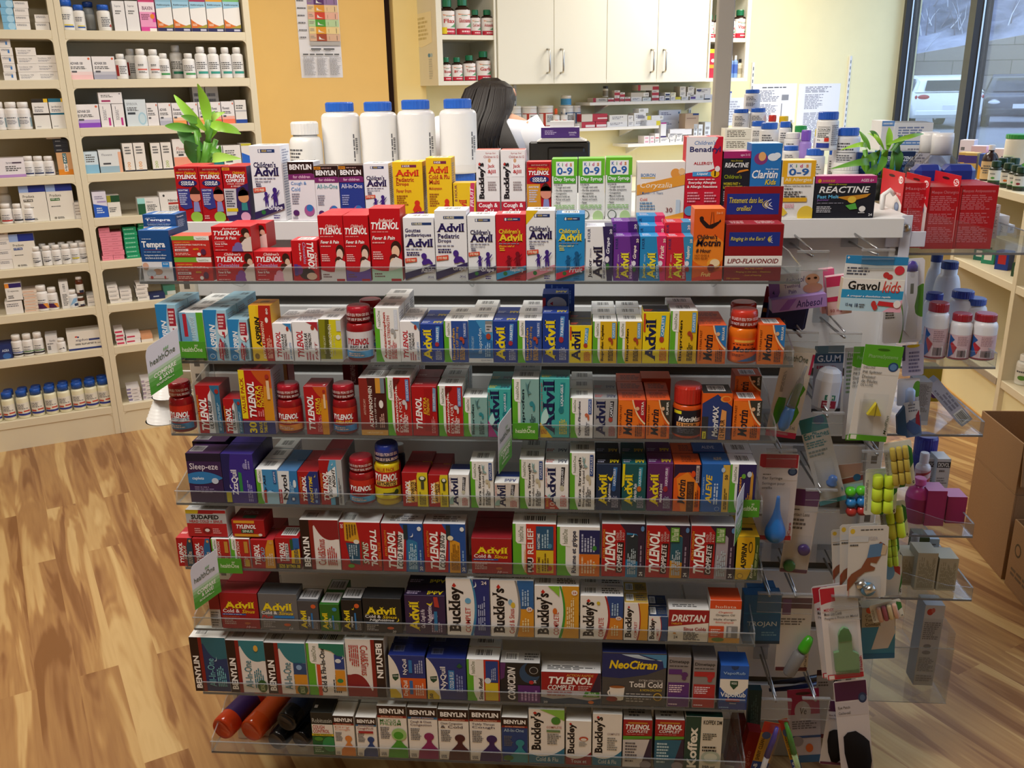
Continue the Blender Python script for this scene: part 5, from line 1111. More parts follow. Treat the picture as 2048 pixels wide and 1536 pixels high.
# ---- sixth tray
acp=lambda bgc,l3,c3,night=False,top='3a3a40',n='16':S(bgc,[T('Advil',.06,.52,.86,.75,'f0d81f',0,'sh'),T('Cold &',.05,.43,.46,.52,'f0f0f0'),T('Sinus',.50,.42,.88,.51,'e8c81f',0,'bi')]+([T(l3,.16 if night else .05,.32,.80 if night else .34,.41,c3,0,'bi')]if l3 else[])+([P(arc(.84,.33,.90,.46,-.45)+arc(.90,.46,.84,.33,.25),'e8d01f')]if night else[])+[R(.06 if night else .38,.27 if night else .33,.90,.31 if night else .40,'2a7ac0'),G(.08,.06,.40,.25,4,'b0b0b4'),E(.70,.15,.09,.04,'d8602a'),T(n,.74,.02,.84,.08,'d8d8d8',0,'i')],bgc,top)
acsm=lambda bgc,sub,pill,moon=False,subc='e8e02a':adv('Advil',bgc,'f0d81f',sub=sub,subc='e8ecf0',pill=None,y0=.06,y1=.68,x1=.40,fine='a0a0a8',top=None,ext=[E(.76,.82,.12,.07,pill),R(.62,.08,.70,.6,'2a7ac0')]+([P(arc(.5,.72,.62,.8,-.5)+arc(.62,.8,.52,.73,.3),'e8d01f')]if moon else[]))
lb=[R(.05,.15,.95,.95,'c8c8ca'),BAR(.1,.2,.9,.9,0,'c8c8ca')]
row6=[
 (415,436,1188,.06,1,S('8c1a22',[R(0,0,1,.55,'b8b4b4'),G(.1,.05,.9,.5,6)],None,'6c1218'),'narrow dark red carton showing its pale side'),
 (437,513,1186,.045,3,acs,'square dark red carton with yellow slab word'),
 (515,592,1188,.045,1,acp('6a6a6c','Plus','d03a34',top='4a4c50'),'square grey carton with yellow slab word'),
 (594,635,1202,.05,1,dict(acsm('4a4a4e','Cold & Sinus','d8602a'),tops=lb),'narrow grey carton with striped label on top'),
 (638,677,1209,.05,2,dict(acsm('2f6a24','Cold & Flu','3a8ac0'),tops=lb),'narrow green carton with yellow slab word'),
 (681,722,1200,.05,1,dict(acsm('1c1c1e','Nighttime','d8602a',True),tops=lb),'narrow black carton with yellow moon'),
 (724,801,1197,.045,1,acp('1e1e20','Nighttime','f0f0f0',True,'2a2a2c','20'),'square black carton with yellow slab word'),
 (808,889,1191,.045,2,adv('Advil','35204a','f0d81f',sub='Cold, Cough & Flu',subc='e8e0f0',pill='9a8ab0',y0=.08,y1=.84,x1=.36,fine='b0a0c0',top='241634',ext=[U('Nighttime',.56,.28,.70,.78,'e8e0f0','bi'),P(arc(.54,.80,.70,.86,-.5)+arc(.70,.86,.57,.81,.3),'e8d01f'),R(.72,.1,.80,.6,'2a7ab0'),P([(.74,.72),(.86,.70),(.82,.97),(.72,.97)],'b83a34')]),'dark violet carton with yellow slab word and red tab'),
 (891,978,1158,.04,1,buck('Buckley','COMPLET',right=[(0,1,'24307c')],cur='3a86b8',ext=[E(.50,.62,.07,.05,'6ab0dc'),P(arc(.62,.86,.68,.96,-.5)+arc(.68,.96,.62,.86,.25),'e8f0f8'),T('24',.82,.91,.94,.97,'f0e8e8'),G(.72,.1,.9,.8,4,'a8b4dc',90)]),'tall white and deep blue carton with heavy black word'),
 (980,1067,1161,.04,1,buck("Buckley's",'Cold & Sinus',right=[(.5,1,'2a66a8'),(0,.5,'dc9a2a')],cur='8a8a8c',ext=[E(.46,.62,.05,.05,'8ab8dc'),E(.52,.57,.05,.05,'e0c03a'),E(.90,.50,.07,.045,'e8e0d8'),T('24',.86,.48,.94,.52,'b0302a'),G(.72,.56,.9,.94,3,'a8c8e8',90),G(.72,.1,.9,.42,3,'f0dca0',90)]),'tall white carton with blue and amber panels'),
 (1069,1158,1172,.04,1,buck("Buckley's",'COMPLETE',right=[(0,1,'dca02a')],cur='3f9a34',ext=[E(.46,.52,.05,.06,'d8702a'),E(.90,.88,.07,.05,'f0e8e0'),T('24',.86,.86,.94,.90,'b0302a'),P([(.30,1),(.56,1),(.56,.8),(.44,.9)],'8ac83a'),G(.72,.2,.9,.8,4,'f0e0b0',90)]),'tall white carton with green curve and amber panel'),
 (1161,1247,1192,.04,2,buck("Buckley's",'COMPLETE',right=[(.5,1,'2a4a8c'),(0,.5,'dc8a2a')],cur='a8282a',ext=[E(.90,.50,.07,.045,'e8e0d8'),T('24',.86,.48,.94,.52,'b0302a'),G(.72,.56,.9,.94,3,'a8c8e8',90),G(.72,.1,.9,.42,3,'f0dca0',90),E(.42,.84,.04,.04,'d8c02a')]),'white carton with red curve, navy and orange panels'),
 (1249,1297,1206,.04,2,buck('Buckley','COMPLET',right=[(0,1,'dca02a')],cur='a8282a',top='b89a4a'),'narrow white carton with red curve'),
 (1298,1336,1233,.04,2,buck('Buckley','COMPLET',right=[(0,1,'2a4a7c')],cur='a8282a',top='2a3a5c'),'smallest white carton with navy panel'),
 (1338,1419,1219,.04,1,S('e8e2d8',[P([(0,.46),(1,.60),(1,.98),(0,.98)],'9c1c24'),T('DRISTAN',.07,.62,.93,.84,'f4f0ee',0,'hi'),T('TABLETS',.07,.53,.34,.585,'e8b03a',0,'bi'),T('Sinus Colds',.38,.35,.94,.45,'a8222a',0,'sb'),E(.16,.26,.04,.03,'d8a05a'),T('24',.14,.10,.24,.18,'3a3a3a',0,''),G(.38,.05,.86,.31,6,'5a5a5a')],'dcd6cc','dcdad8',[G(.1,.2,.9,.5,2)]),'cream and maroon sinus carton'),
 (1421,1484,1201,.05,1,S('ece8e2',[R(0,.80,1,1,'dc4f22'),T('holista',.18,.82,.84,.88,'f8e0d0',0,''),T('Organic',.28,.69,.74,.745,'d8502a',0,'i'),T('Oregano Oil',.20,.62,.80,.68,'2a2a2a',0,''),T("Huile d'origan",.14,.52,.86,.58,'2a2a2a',0,''),T('biologique',.20,.455,.78,.51,'d8502a',0,'i'),R(0,0,.48,.40,'d8502a'),R(0,0,1,.12,'c8923a'),R(.56,.12,.92,.40,'8a8a8c'),R(.62,.14,.72,.38,'c8c8ca'),E(.3,.08,.2,.05,'5a7a2a'),G(.06,.16,.42,.34,4,'f0d0c0')],'dcd6d0','d04a20'),'white and orange herb oil carton'),
 ]
place_row(row6,at_tray(5),PY,'on sixth clear tray')
# ---- seventh tray
nyq=lambda nm,nmc,low:S('24337c',[P([(0,0),(0,1)]+arc(.02,1,.30,.30,.12)+[(.34,0)],'ece8e0'),P([(.08,.55),(.26,.57),(.25,.46),(.16,.40),(.09,.46)],'1f4a34'),T('VICKS',.10,.50,.24,.53,'e8ece8'),P([(0,0),(.30,0),(.30,.08),(.14,.24),(0,.24)],'dcc02a')]+([P([(.36,0),(1,0),(1,.48),(.30,.48)],'d85f22'),U('DayQuil',.38,.06,.52,.42,'f4ece4'),R(.55,.1,.64,.42,'2a6ab0'),U('NyQuil',.38,.56,.52,.92,'f4f4f8'),R(.55,.6,.64,.9,'2a7ac0'),G(.7,.6,.94,.92,4,'b0b8dc',90),G(.7,.08,.94,.4,4,'f0d0b8',90)]if low else[U('NyQuil',.34,.24,.52,.80,'f4f4f8'),R(.55,.24,.70,.72,'2a7ac0'),U('COLD & FLU',.58,.28,.68,.68,'e0ecf8'),G(.74,.2,.92,.7,3,'8a98d0',90),P([(.76,.82),(.84,.9),(.92,.82),(.84,.78)],'1f5a34'),U('50',.05,.02,.14,.14,'2a2a20')]),'1c2864','22307a',[BAR(.1,.3,.4,.8,0,'6a74a8')])
hci=hone('f0efec','Cold & Flu-In-One','1f2c34',ext=[R(.24,0,.34,.60,'d84f2a'),R(.72,.52,.98,.8,'24408c'),R(.72,.1,.98,.5,'e0982a'),P([(.34,1),(1,1),(1,.76),(.8,.78),(.66,.86),(.34,.92)],'1f7a62'),E(.82,.68,.08,.04,'e0e8f0'),E(.84,.3,.08,.04,'2f8a4a'),P(arc(.90,.72,.95,.8,-.5)+arc(.95,.8,.9,.72,.3),'e8f0f8')])
tcl=S('9c161e',[R(0,0,1,.42,'c0bcc0'),P([(.80,.28),(1,.42),(1,1),(.96,1)],'33203a'),P([(0,0),(1,0),(1,.20),(.8,.12),(.5,.20),(.2,.14),(0,.2)],'23405c'),T('ACTION RAPIDE',.42,.87,.88,.95,'e0a04a',0,'bi'),T('TYLENOL',.13,.63,.86,.86,'ffffff',0,'hi'),T('COMPLET',.11,.44,.58,.60,'f2eef0',0,'bi'),G(.62,.44,.86,.60,3,'d8a8a8'),P([(.70,.24),(.98,.24),(.98,.40),(.74,.40)],'4a8a2f'),T('PLUS',.80,.33,.92,.385,'e0f0c8'),G(.76,.26,.94,.31,1,'c8e0a8'),G(.1,.25,.55,.40,3,'b06a6a'),T('20',.04,.02,.11,.08,'d8d8d8'),E(.84,.08,.05,.05,'d8702a')],'8a8688','e0dedc',[G(.1,.2,.9,.6,3)])
neo=S('4c4a4a',[P([(0,.54),(.3,.52),(.7,.60),(1,.74),(1,.98),(0,.98)],'1e2a66'),P([(.25,.97),(.6,.97),(.94,.86),(.96,.74),(1,.74),(1,.98)],'4a8ab8'),P(arc(.30,.97,.92,.88,-.05)+arc(.92,.86,.56,.97,.03),'c0d4e8'),T('NeoCitran',.11,.70,.86,.86,'f0d01f',0,'hi'),T('EXTRA STRENGTH',.58,.475,.95,.51,'d8d4d0',0,'i'),T('Total Cold',.43,.36,.95,.47,'f0eeec'),T('& NON-DROWSY',.60,.29,.95,.335,'c8b03a'),E(.88,.19,.07,.075,'d8b04a'),E(.88,.19,.055,.06,'5a4a1a'),P([(.12,.36),(.36,.36),(.34,.12),(.30,.10),(.18,.10),(.14,.12)],'e8e2da'),E(.24,.36,.12,.025,'9c5a2a'),P(arc(.14,.32,.13,.18,-.35)+arc(.13,.21,.14,.29,.25),'e8e2da'),E(.16,.13,.09,.05,'8c2a24'),G(.38,.08,.8,.26,4,'a8a4a0')],'2a3050','1c2658')
dim=lambda c,mark:S('8c8688',[T('Dimetapp',.06,.86,.92,.94,'1c1a1e'),G(.06,.80,.9,.84,1,'4a464a'),R(.04,.02,.96,.50,c),R(.04,.66,.62 if mark=='g' else .92,.76,c),E(.74,.66,.15,.05,'5a2a6a' if mark=='g' else 'b82a34'),E(.72,.59,.10,.04,'5a2a6a' if mark=='g' else 'b82a34'),G(.08,.30,.74,.46,4,'f0d8e8'),G(.08,.05,.5,.09,1,'f0d8e8')],'7c7678','76706e')
vap=S('23509c',[P([(0,.50),(1,.50),(1,.72),(0,.72)],'ece8e0'),P(arc(0,.54,.5,.34,-.12)+arc(.5,.34,1,.54,-.12)+[(1,.72),(0,.72)],'ece8e0'),R(0,.70,1,1,'2358b0'),R(0,0,1,.16,'1f3f8c'),P([(.36,.66),(.64,.66),(.64,.56),(.50,.46),(.36,.56)],'1f4a34'),T('VICKS',.40,.58,.60,.63,'e8ece8'),P([(.36,1),(.64,1),(.60,.94),(.5,.91),(.40,.94)],'1c3a6c'),T('VapoRub',.10,.79,.88,.87,'9cc0e8'),T('VapoRub',.04,.26,.94,.40,'f0f4f8'),R(.24,.19,.74,.255,'b82a34'),T('Ointment',.38,.13,.62,.165,'d8e4f0',0,''),G(.02,.03,.4,.07,1,'8ab0dc')],'1c4688','2a5aac')
row7=[
 (377,449,1275,.045,1,benv('All-In-One','7ac4d0',bg='243a6c',blob='2a6a7c',ext=[P(arc(.62,.58,.7,.66,-.5)+arc(.7,.66,.62,.58,.3),'b8d8e8')]),'deep blue carton with dark edge and teal torso'),
 (450,526,1281,.045,1,benv('All-In-One','2a7a8c',ext=[E(.86,.14,.13,.12,'2f5a24'),U('BONUS',.80,.06,.92,.2,'c8d8a0'),E(.78,.86,.06,.06,'e0b04a')]),'white carton with dark edge and teal torso'),
 (527,608,1286,.045,1,benv('All-In-One','2a7a8c',ext=[R(.68,.02,1,.40,'d8942a'),R(.68,.40,1,.62,'2a4a7c'),E(.86,.10,.13,.10,'2f5a24'),U('BONUS',.80,.04,.92,.16,'c8d8a0'),E(.82,.54,.07,.05,'8ab0dc')]),'white carton with dark edge, navy and amber panels'),
 (611,687,1287,.045,1,hci,'white carton with green edge and red stripe'),
 (689,766,1279,.045,1,benv('Cold&Sinus','b8302a',blob='8c2026',flip=True),'white carton standing upside down with maroon torso'),
 (776,849,1311,.045,2,nyq('','',True),'navy and orange day-night carton'),
 (852,931,1317,.045,2,nyq('','',False),'white and navy night carton with yellow corner'),
 (933,998,1319,.045,2,hone('c8301f','Sinus Relief','f0d8c8',ext=[R(.30,0,.52,1,'f0efec'),R(.58,.46,.96,.97,'24408c'),R(.56,.02,.96,.45,'dcc42a'),U('Sinus Relief',.36,.04,.48,.56,'16161a'),E(.64,.5,.1,.07,'d8e4f0'),G(.74,.52,.9,.9,3,'a8b8dc',90)]),'white carton with green edge, blue and yellow panels'),
 (1000,1080,1326,.045,1,S('1e1e24',[E(.74,.75,.26,.26,'2a4a6c'),E(.86,.86,.24,.2,'141418'),E(.84,.82,.11,.09,'b8bcc0'),E(.84,.82,.095,.078,'1e1e24'),P([(0,1),(.14,1),(.10,.62),(0,.56)],'5a2a6a'),U('CORICIDIN',.18,.06,.38,.90,'f0f0f2','hi'),R(.44,0,1,.44,'5a2470'),E(.78,.52,.06,.05,'b8282a'),G(.5,.05,.94,.34,5,'c8a0d8',90),U('24',.84,.5,.9,.58,'e8e8e8')],None,'c8c6c4',[BAR(.12,.2,.45,.8),G(.6,.2,.95,.8,3)]),'black and violet carton with round cross emblem'),
 (1082,1202,1345,.04,1,tcl,'low wide red and grey carton'),
 (1205,1334,1306,.05,1,neo,'large grey and navy carton with teacup'),
 (1337,1383,1314,.05,1,dim('5a2a78','g'),'grey and purple syrup carton with grapes'),
 (1388,1435,1320,.05,2,dim('b0282c','c'),'grey and red syrup carton with cherries'),
 (1442,1499,1332,.05,1,vap,'blue ointment carton with white wave'),
 ]
place_row(row7,at_tray(6),PY,'on seventh clear tray')
# ---- lowest tray
bkl=lambda nm,bgt,foot,ext=():S('ece8e2',[P([(0,.20)]+arc(0,.18,1,.30,-.10)+[(1,0),(0,0)],foot),U(nm,.06,.24,.42,.94,'17141a','sh'),P([(.12,.93),(.18,.96),(.24,.93),(.18,.905)],'c0281f'),T(bgt,.20,.04,.82,.12,'d8e4e8',0,'')]+list(ext),'e0dcd6',None)
tsy=lambda lowc,w:S('a0161e',[R(0,.74,1,1,'a0161e'),R(.16,.92,.84,.95,'c0862a'),T('TYLENOL',.08,.80,.92,.905,'ffffff',0,'hi'),T(w,.14,.73,.86,.79,'f2eef0',0,'bi'),G(.1,.69,.8,.71,1,'d88a8a'),P([(0,.58),(1,.62),(1,.67),(0,.66)],'5a9a2f'),P([(0,0),(.62,0),(.92,.60),(0,.58)],lowc),P([(.62,0),(1,0),(1,.62),(.92,.60)],'33203a'),E(.8,.06,.2,.08,'8a8490'),G(.08,.1,.5,.54,7,'5a565c' if lowc[0]in 'cd' else 'b8d4e0')],'2a1a2c','dcdad8',[G(.2,.2,.8,.8,3)])
row8=[
 (620,664,1425,.05,1,S('20221f',[R(0,0,1,.72,'20602f'),R(.02,.50,.98,.72,'e8e4de'),T('Robitussin',.06,.76,.96,.86,'c0c4c0',0,''),T('COUGH',.06,.61,.60,.70,'b02a2a'),T('CONTROL',.06,.52,.82,.60,'b02a2a'),R(0,.45,1,.50,'d8c02a'),T('EXTRA STRENGTH',.08,.458,.9,.492,'2a4a24'),E(.3,.38,.2,.05,'4a8a2f'),E(.8,.26,.34,.18,'2a8a4a'),G(.08,.06,.5,.24,4,'9cc0a0')],None,'181a18',[R(.1,.3,.25,.5,'d0d0d0')]),'black and green cough carton'),
 (664,706,1432,.05,2,ben('Dry','d88a6a','d8843a',t2='Cough'),'white syrup carton with orange torso'),
 (710,751,1435,.05,2,ben('CoughPLUS','8c2026','24407c',strip='2a6a9c',ext=[R(.12,.60,.84,.66,'a8242a')]),'white syrup carton with navy torso'),
 (753,811,1412,.05,1,ben('MUCUS &','3a8a34','4a9a2a',t2='PHLEGM',ext=[E(.72,.46,.26,.12,'9cc87a'),E(.70,.44,.17,.075,'4a9a2a')]),'white syrup carton with green torso'),
 (814,873,1415,.05,1,ben('Cough & Chest','4a1c34','8c1f5c',strip='2a6a9c',stripw='REGULAR STRENGTH',t2='Congestion'),'white syrup carton with magenta torso'),
 (875,936,1419,.05,1,ben('Chest Congestion','3a1c20','4c1c22',t2='& Cold'),'white syrup carton with dark brown torso'),
 (938,1001,1420,.05,1,ben('Tickly Throat','2a2040','3a1f5c',t2='Cough'),'white syrup carton with purple torso'),
 (1003,1055,1435,.05,1,ben('All-In-One','b8d4e8','2f8a94',bg='24407c',ext=[E(.24,.10,.2,.06,'3a6a24')]),'blue syrup carton with teal torso'),
 (1057,1129,1419,.055,1,bkl("Buckley's",'Cold & Flu','2a7494',[P([(.30,1),(1,1),(1,.80),(.7,.90)],'8ac04a'),E(.76,.80,.13,.07,'4a8a34'),T('COMPLETE',.50,.66,.92,.70,'b04a44',0,''),R(.5,.59,.88,.63,'6a8a5a'),G(.52,.36,.92,.57,6,'7a7a78')]),'white and green syrup carton with heavy black word'),
 (1132,1183,1442,.05,1,bkl('Buckley','Toux et','8c2430',[E(.70,.60,.18,.05,'c04a2a'),E(.70,.585,.12,.03,'e8e4de'),G(.52,.42,.86,.54,3,'9a9a98')]),'white syrup carton with red foot'),
 (1186,1245,1428,.05,1,bkl("Buckley's",'Cold & Flu','2a7494',[T('COMPLETE',.50,.60,.92,.64,'a08a88',0,''),G(.50,.30,.9,.56,6,'8a8a88')]),'white syrup carton with teal foot'),
 (1247,1305,1440,.05,1,tsy('ccc8c8','COMPLETE'),'red syrup carton with grey lower panel'),
 (1311,1370,1440,.05,1,tsy('24607c','COMPLET'),'red syrup carton with blue lower panel'),
 (1372,1447,1434,.05,1,S('d8d2c4',[R(0,0,.42,1,'1c3f34'),U('Koffex',.08,.03,.34,.80,'ece8dc','h'),T('KOFFEX DM',.48,.86,.97,.94,'1c1c1a'),G(.48,.56,.86,.70,4,'4a4a44'),G(.48,.34,.88,.46,2,'2a2a28'),E(.72,.24,.26,.12,'a8b4a4'),E(.72,.24,.18,.08,'c8ccbc'),T('250 mL',.50,.02,.88,.08,'1c1c1a')],'c8c2b4','16342a'),'dark green and cream cough carton'),
 ]
place_row(row8,at_tray(7),PY,'on lowest clear tray','syrup_carton')
def lying(px,py,r,length,dirv,body,label,lk,z=None):
 """large bottle lying on its side with its round foot towards the aisle"""
 c=onY(px,py,LIPY+.044)
 t=thing('syrup_bottle',label,'bottle',(c[0],c[1],c[2]+.009))
 t.rotation_euler=Vector(dirv).normalized().to_track_quat('Z','Y').to_euler()
 b=MB()
 b.lathe([(0.0,.004),(r*.7,.004),(r*.86,0),(r*.97,.006),(r,.016),(r,length*.62),(r*.9,length*.70),(r*.45,length*.82),(r*.34,length*.84),(r*.34,length*.88)],mat(body,'gloss'),32)
 obj('bottle_body',b,t)
 c=MB();c.lathe([(r*.40,length*.88),(r*.42,length),(r*.36,length*1.02)],mat(lk['cap'],'plastic'),24);obj('cap',c,t)
 l=MB();l.lathe([(r*1.006,length*.2),(r*1.006,length*.58)],mat(lk['lab'],'card'),32,cap=False)
 fn=lambda u,v,d:((r*1.006+d)*math.cos(lk['a']+(u-.5)*2.2),(r*1.006+d)*math.sin(lk['a']+(u-.5)*2.2),length*(.2+.38*v))
 l.decal(lk['ops'],fn,'card',10,.0003)
 obj('label',l,t)
 return t
dq=dict(cap='d8d0c8',lab='3a1f5c',a=-2.0,ops=[R(0,0,1,.55,'3a1f5c'),R(0,.55,1,1,'d05a24'),('t','DayQuil',.12,.60,.82,.82,'f0ece4',0,'b'),G(.15,.1,.8,.48,5,'8a78a8')])
dq2=dict(cap='d8d0c8',lab='c8501e',a=-1.7,ops=[P([(.3,.2),(.8,.2),(.8,.7),(.3,.7)],'8a94a8'),G(.34,.24,.76,.66,5,'5a6478')])
nq=dict(cap='2a2a30',lab='1c2a4c',a=-2.0,ops=[T('NyQuil',.2,.62,.8,.86,'c8d4e0'),G(.22,.2,.78,.5,4,'6a88b0')])
lying(444,1466,.0285,.18,(.33,.94,.06),'c8401c','orange red syrup bottle lying at the end with violet label',dq)
lying(501,1470,.0285,.18,(.33,.94,.06),'c84a1a','orange syrup bottle lying beside the violet-labelled one',dq2)
lying(572,1452,.026,.18,(.28,.92,.10),'16161a','dark night syrup bottle lying on two others',nq)
lying(553,1490,.024,.18,(.28,.94,.03),'131316','dark syrup bottle lying lowest beside the orange bottles',nq)
lying(600,1487,.022,.18,(.28,.94,.03),'131316','dark syrup bottle lying lowest next to the black and green carton',nq)
# ================================================================ store signs clipped to the lips
def sign(label,tl,tr,bl,flag,Yf=LIPY-.006):
 """flag: pixel corners (near-lip top, near-lip bottom, outer top, outer bottom) and how far it stands out of the lip towards the aisle"""
 a,b,c=onY(*tl,Yf),onY(*tr,Yf),onY(*bl,Yf)
 w,h=b[0]-a[0],a[2]-c[2]
 t=thing('shelf_sign',label,'sign',((a[0]),Yf,c[2]),0,'store signs on the tray lips')
 m=MB();m.box(0,0,0,w,.0012,h,mat('4f9a2c'))
 m.decal([T('healthOne',.12,.38,.88,.66,'e8f0d8',0,'')]+[P([(.60+k*.04,.70),(.62+k*.04,.70),(.63+k*.05,.82),(.61+k*.05,.82)],'e8f0d8')for k in range(3)],lambda u,v,d:(u*w,-d,v*h))
 obj('name_tag',m,t)
 (tx,ty),(lx,ly),out,hgt,wid=flag
 p0=np.array(onY(tx,ty,Yf))-np.array([a[0],Yf,c[2]])
 dirv=np.array([lx,ly,0.0]);dirv/=np.linalg.norm(dirv)
 rise=out
 f=MB()
 fn=lambda u,v,d:tuple(p0+dirv*(u*wid)+np.array([0,0,(v-1)*hgt+rise*u])+np.array([dirv[1],-dirv[0],0])*d)
 n=7
 outline=[(0,0),(1,0),(1,.80)]+[(1-.16*(1-math.cos(k/n*math.pi/2)),.80+.20*math.sin(k/n*math.pi/2))for k in range(1,n+1)]+[(0,1)]
 pts=[fn(u,v,.0004)for u,v in outline]
 ptb=[fn(u,v,-.0004)for u,v in outline]
 f.poly(pts,mat('d4d4e2'));f.poly(ptb[::-1],mat('d4d4e2'))
 k=len(pts)
 f.mesh(pts+ptb,[(i,k+i,k+(i+1)%k,(i+1)%k)for i in range(k)],mat('d4d4e2'))
 face=lambda mir:[R(0,.0,1,.16,'4d9a3a'),R(0,.16,1,.26,'5aa248'),R(0,.26,1,.34,'74b066'),R(0,.34,1,.41,'96c28e'),R(0,.41,1,.47,'b8ceb8'),T('healthOne',.10,.58,.86,.70,'4a5a44',0,''),T('COMPARE',.16,.29,.84,.385,'f2f4ee'),T('& SAVE!',.30,.19,.74,.275,'f2f4ee'),G(.2,.11,.8,.16,2,'dce8d4')]+[P([(.52+q*.05,.73),(.55+q*.05,.73),(.57+q*.06,.78),(.54+q*.06,.78)],'5a9a4a')for q in range(3)]
 for s in(1,-1):
  g2=lambda u,v,d,s=s:fn(u if s>0 else 1-u,v,(.0004+d)*s)
  f.decal(face(s),g2,'card')
 obj('flag_card',f,t)
 cl=MB();cl.tube([(p0[0],.003,p0[2]-hgt*.5),(p0[0]+.004,.006,p0[2]-hgt*.5)],.002,CLR,6);cl.box(-.004,-.0005,-.002,w*.2,.0055,.004,CLR);obj('clip',cl,t)
sign('store sign with green tag and flag, at the near end of the second tray',(356,683),(409,683),(356,716),((354,655),(-1,-.55),-.034,.092,.062))
sign('store sign with green tag and flag, midway along the third tray',(1025,846),(1076,849),(1025,878),((1022,816),(-.55,-1),-.020,.098,.045))
sign('store sign with green tag and flag, at the near end of the fifth tray',(434,1117),(482,1119),(434,1146),((432,1098),(-1,-.7),-.026,.098,.056))
sign('store sign with green tag and bent flag, towards the hook end of the fourth tray',(1480,1000),(1520,1003),(1480,1034),((1489,966),(-.45,-1),-.012,.098,.05))
for i,(px,py,s)in enumerate(((338,752,1.0),(332,790,1.25))):
 p=onY(px,py,GY+.06)
 b=MB()
 pr=[]
 for k in range(9):
  pr+=[((.010+.0028*k)*s,-.006*k*s),((.0125+.0028*k)*s,-.006*k*s)]
 b.lathe(pr[::-1],mat('e9e6e2','plastic'),24)
 b.tube([(0,0,-.01),(0,0,.012),(GX0-p[0]+.011,0,.012)],.002,WM,6)
 tag(obj('ribbed_cone',b,None,(p[0]-.01,p[1],p[2])),('upper' if i==0 else 'lower, larger')+' white ribbed plastic cone hung beside the stand','cone','ribbed cones')
# ================================================================ tall wall unit with dispensary stock
SZ=[1.815,1.617,1.417,1.221,1.026,.83,.628,.428,.14]
UD=.30
wu=thing('wall_shelving','tall cream wall unit full of dispensary stock','shelving',(0,0,0),ANG)
LU0,LU1,LU2= -1.35,.1,.875
def ub(name,u0,u1,n0,n1,z0,z1,c=.0):
 m=MB();m.box(u0,n0,z0,u1,n1,z1,CREAM,c);return obj(name,m,wu)
for u0,u1 in((LU0-.03,LU0),(LU1-.024,LU1),(LU1+.001,LU1+.026),(LU2-.0,LU2+.028)):
 ub('side_panel',u0,u1,NL,NL+UD,0,2.3,.001)
for a,c in((LU0,LU1-.024),(LU1+.026,LU2)):
 ub('back_panel',a,c,NL+UD-.012,NL+UD,.0,2.3)
 ub('plinth',a,c,NL+.004,NL+.02,0,.11)
 for z in SZ+[2.02]:
  m=MB();m.box(a,NL,z-.036,c,NL+UD-.013,z,CREAM,.0015)
  for uu,s in((a,1),(c,-1)):
   m.prism([(uu,z-.036),(uu+s*.02,z-.036)]+[(uu+s*.02*(1-math.sin(k/5*math.pi/2)),z-.036-.02*(1-math.cos(k/5*math.pi/2)))for k in range(1,6)],NL+.001,NL+.016,'y',CREAM)
  obj('shelf_board',m,wu)
SN=['first','second','third','fourth','fifth','sixth','seventh','eighth','bottom']
def where_wall(bay,k):
 return f'{"outer" if bay == "A" else "inner"} bay {SN[k]} shelf'
def wcarton(bay,k,xl,xr,yt,s,look,d=.10,n=NL+.022,z=None,cat='carton',h=None,name='prescription_carton'):
 z=SZ[k]if z is None else z
 a,c=onN(xl,yt,n),onN(xr,yt,n)
 w=(c-a)@UA
 hh=(a[2]+c[2])/2-z if h is None else h
 mid=(a+c)/2
 p=UA*(mid@UA)+NA*n
 o=obj(name,carton_mesh(w-.0015,hh,d,s,1),None,(p[0],p[1],z+.0004),ANG)
 tag(o,f'{look}, {where_wall(bay, k)}',cat,'stock on the wall unit')
 return o,z+hh
def wstack(bay,k,xl,xr,ytop,num,s,look,d=.11,n=NL+.022):
 a,c=onN(xl,ytop,n),onN(xr,ytop,n)
 z0=SZ[k]
 H=((a[2]+c[2])/2-z0)/num
 w=(c-a)@UA
 mid=(a+c)/2
 me=carton_mesh(w-.0015,H-.0008,d,s,1).data('prescription_carton')
 for i in range(num):
  j=(RNG.random()-.5)*.006
  p=UA*(mid@UA+j)+NA*(n+abs(j))
  o=obj('prescription_carton',me,None,(p[0],p[1],z0+.0004+i*H),ANG+j)
  pos='topmost' if i==num-1 else('lowest' if i==0 else ORD[i+1]+' up')
  tag(o,f'{look}, {pos} of its stack on {where_wall(bay, k)}','carton','stock on the wall unit')
_wb={}
def wbottle(bay,k,xl,xr,yt,body,capc,lab,look,n=NL+.04,caph=.22,capr=.8,neck=.66,ops=None,bodyk='plastic',z=None,h=None,labr=(.10,.58)):
 a,c=onN(xl,yt+25,n),onN(xr,yt+25,n)
 r=(c-a)@UA/2
 z=SZ[k]if z is None else z
 mid=(a+c)/2
 nn=max(n,NL+.012+r)
 hh=onN((xl+xr)/2,yt,nn)[2]-z if h is None else h
 p=UA*(mid@UA)+NA*nn
 return bottle('pill_bottle',f'{look}, {where_wall(bay, k)}',(p[0],p[1],z+.0004),r,hh,body,capc,'stock on the wall unit',ANG,caph=caph,capr=capr,neck=neck,label=lab,lab=labr,ops=ops,n=16,ribs=False,bodyk=bodyk)
CW='e9e4de'
plain=lambda c=CW,t=():S(c,[G(.1,.55,.8,.85,2,'7a7a80')]+list(t))
txt=lambda w,c=CW,tc='5a5a66',ext=():S(c,list(ext)+[T(w,.1,.55,.75,.72,tc,0,''),G(.1,.2,.7,.45,3,'9a98a0')])
two=lambda c1,c2,band,w:S('e9e6e0',[R(0,.88,.55,1,c1),R(.55,.88,.75,1,c1),R(.75,.88,1,1,c2),T(w,.12,.68,.72,.76,'4a4a52',0,''),R(0,.46,1,.52,band),G(.12,.56,.8,.66,2,'8a8a92'),G(.12,.06,.5,.1,1,'9a9aa2')])
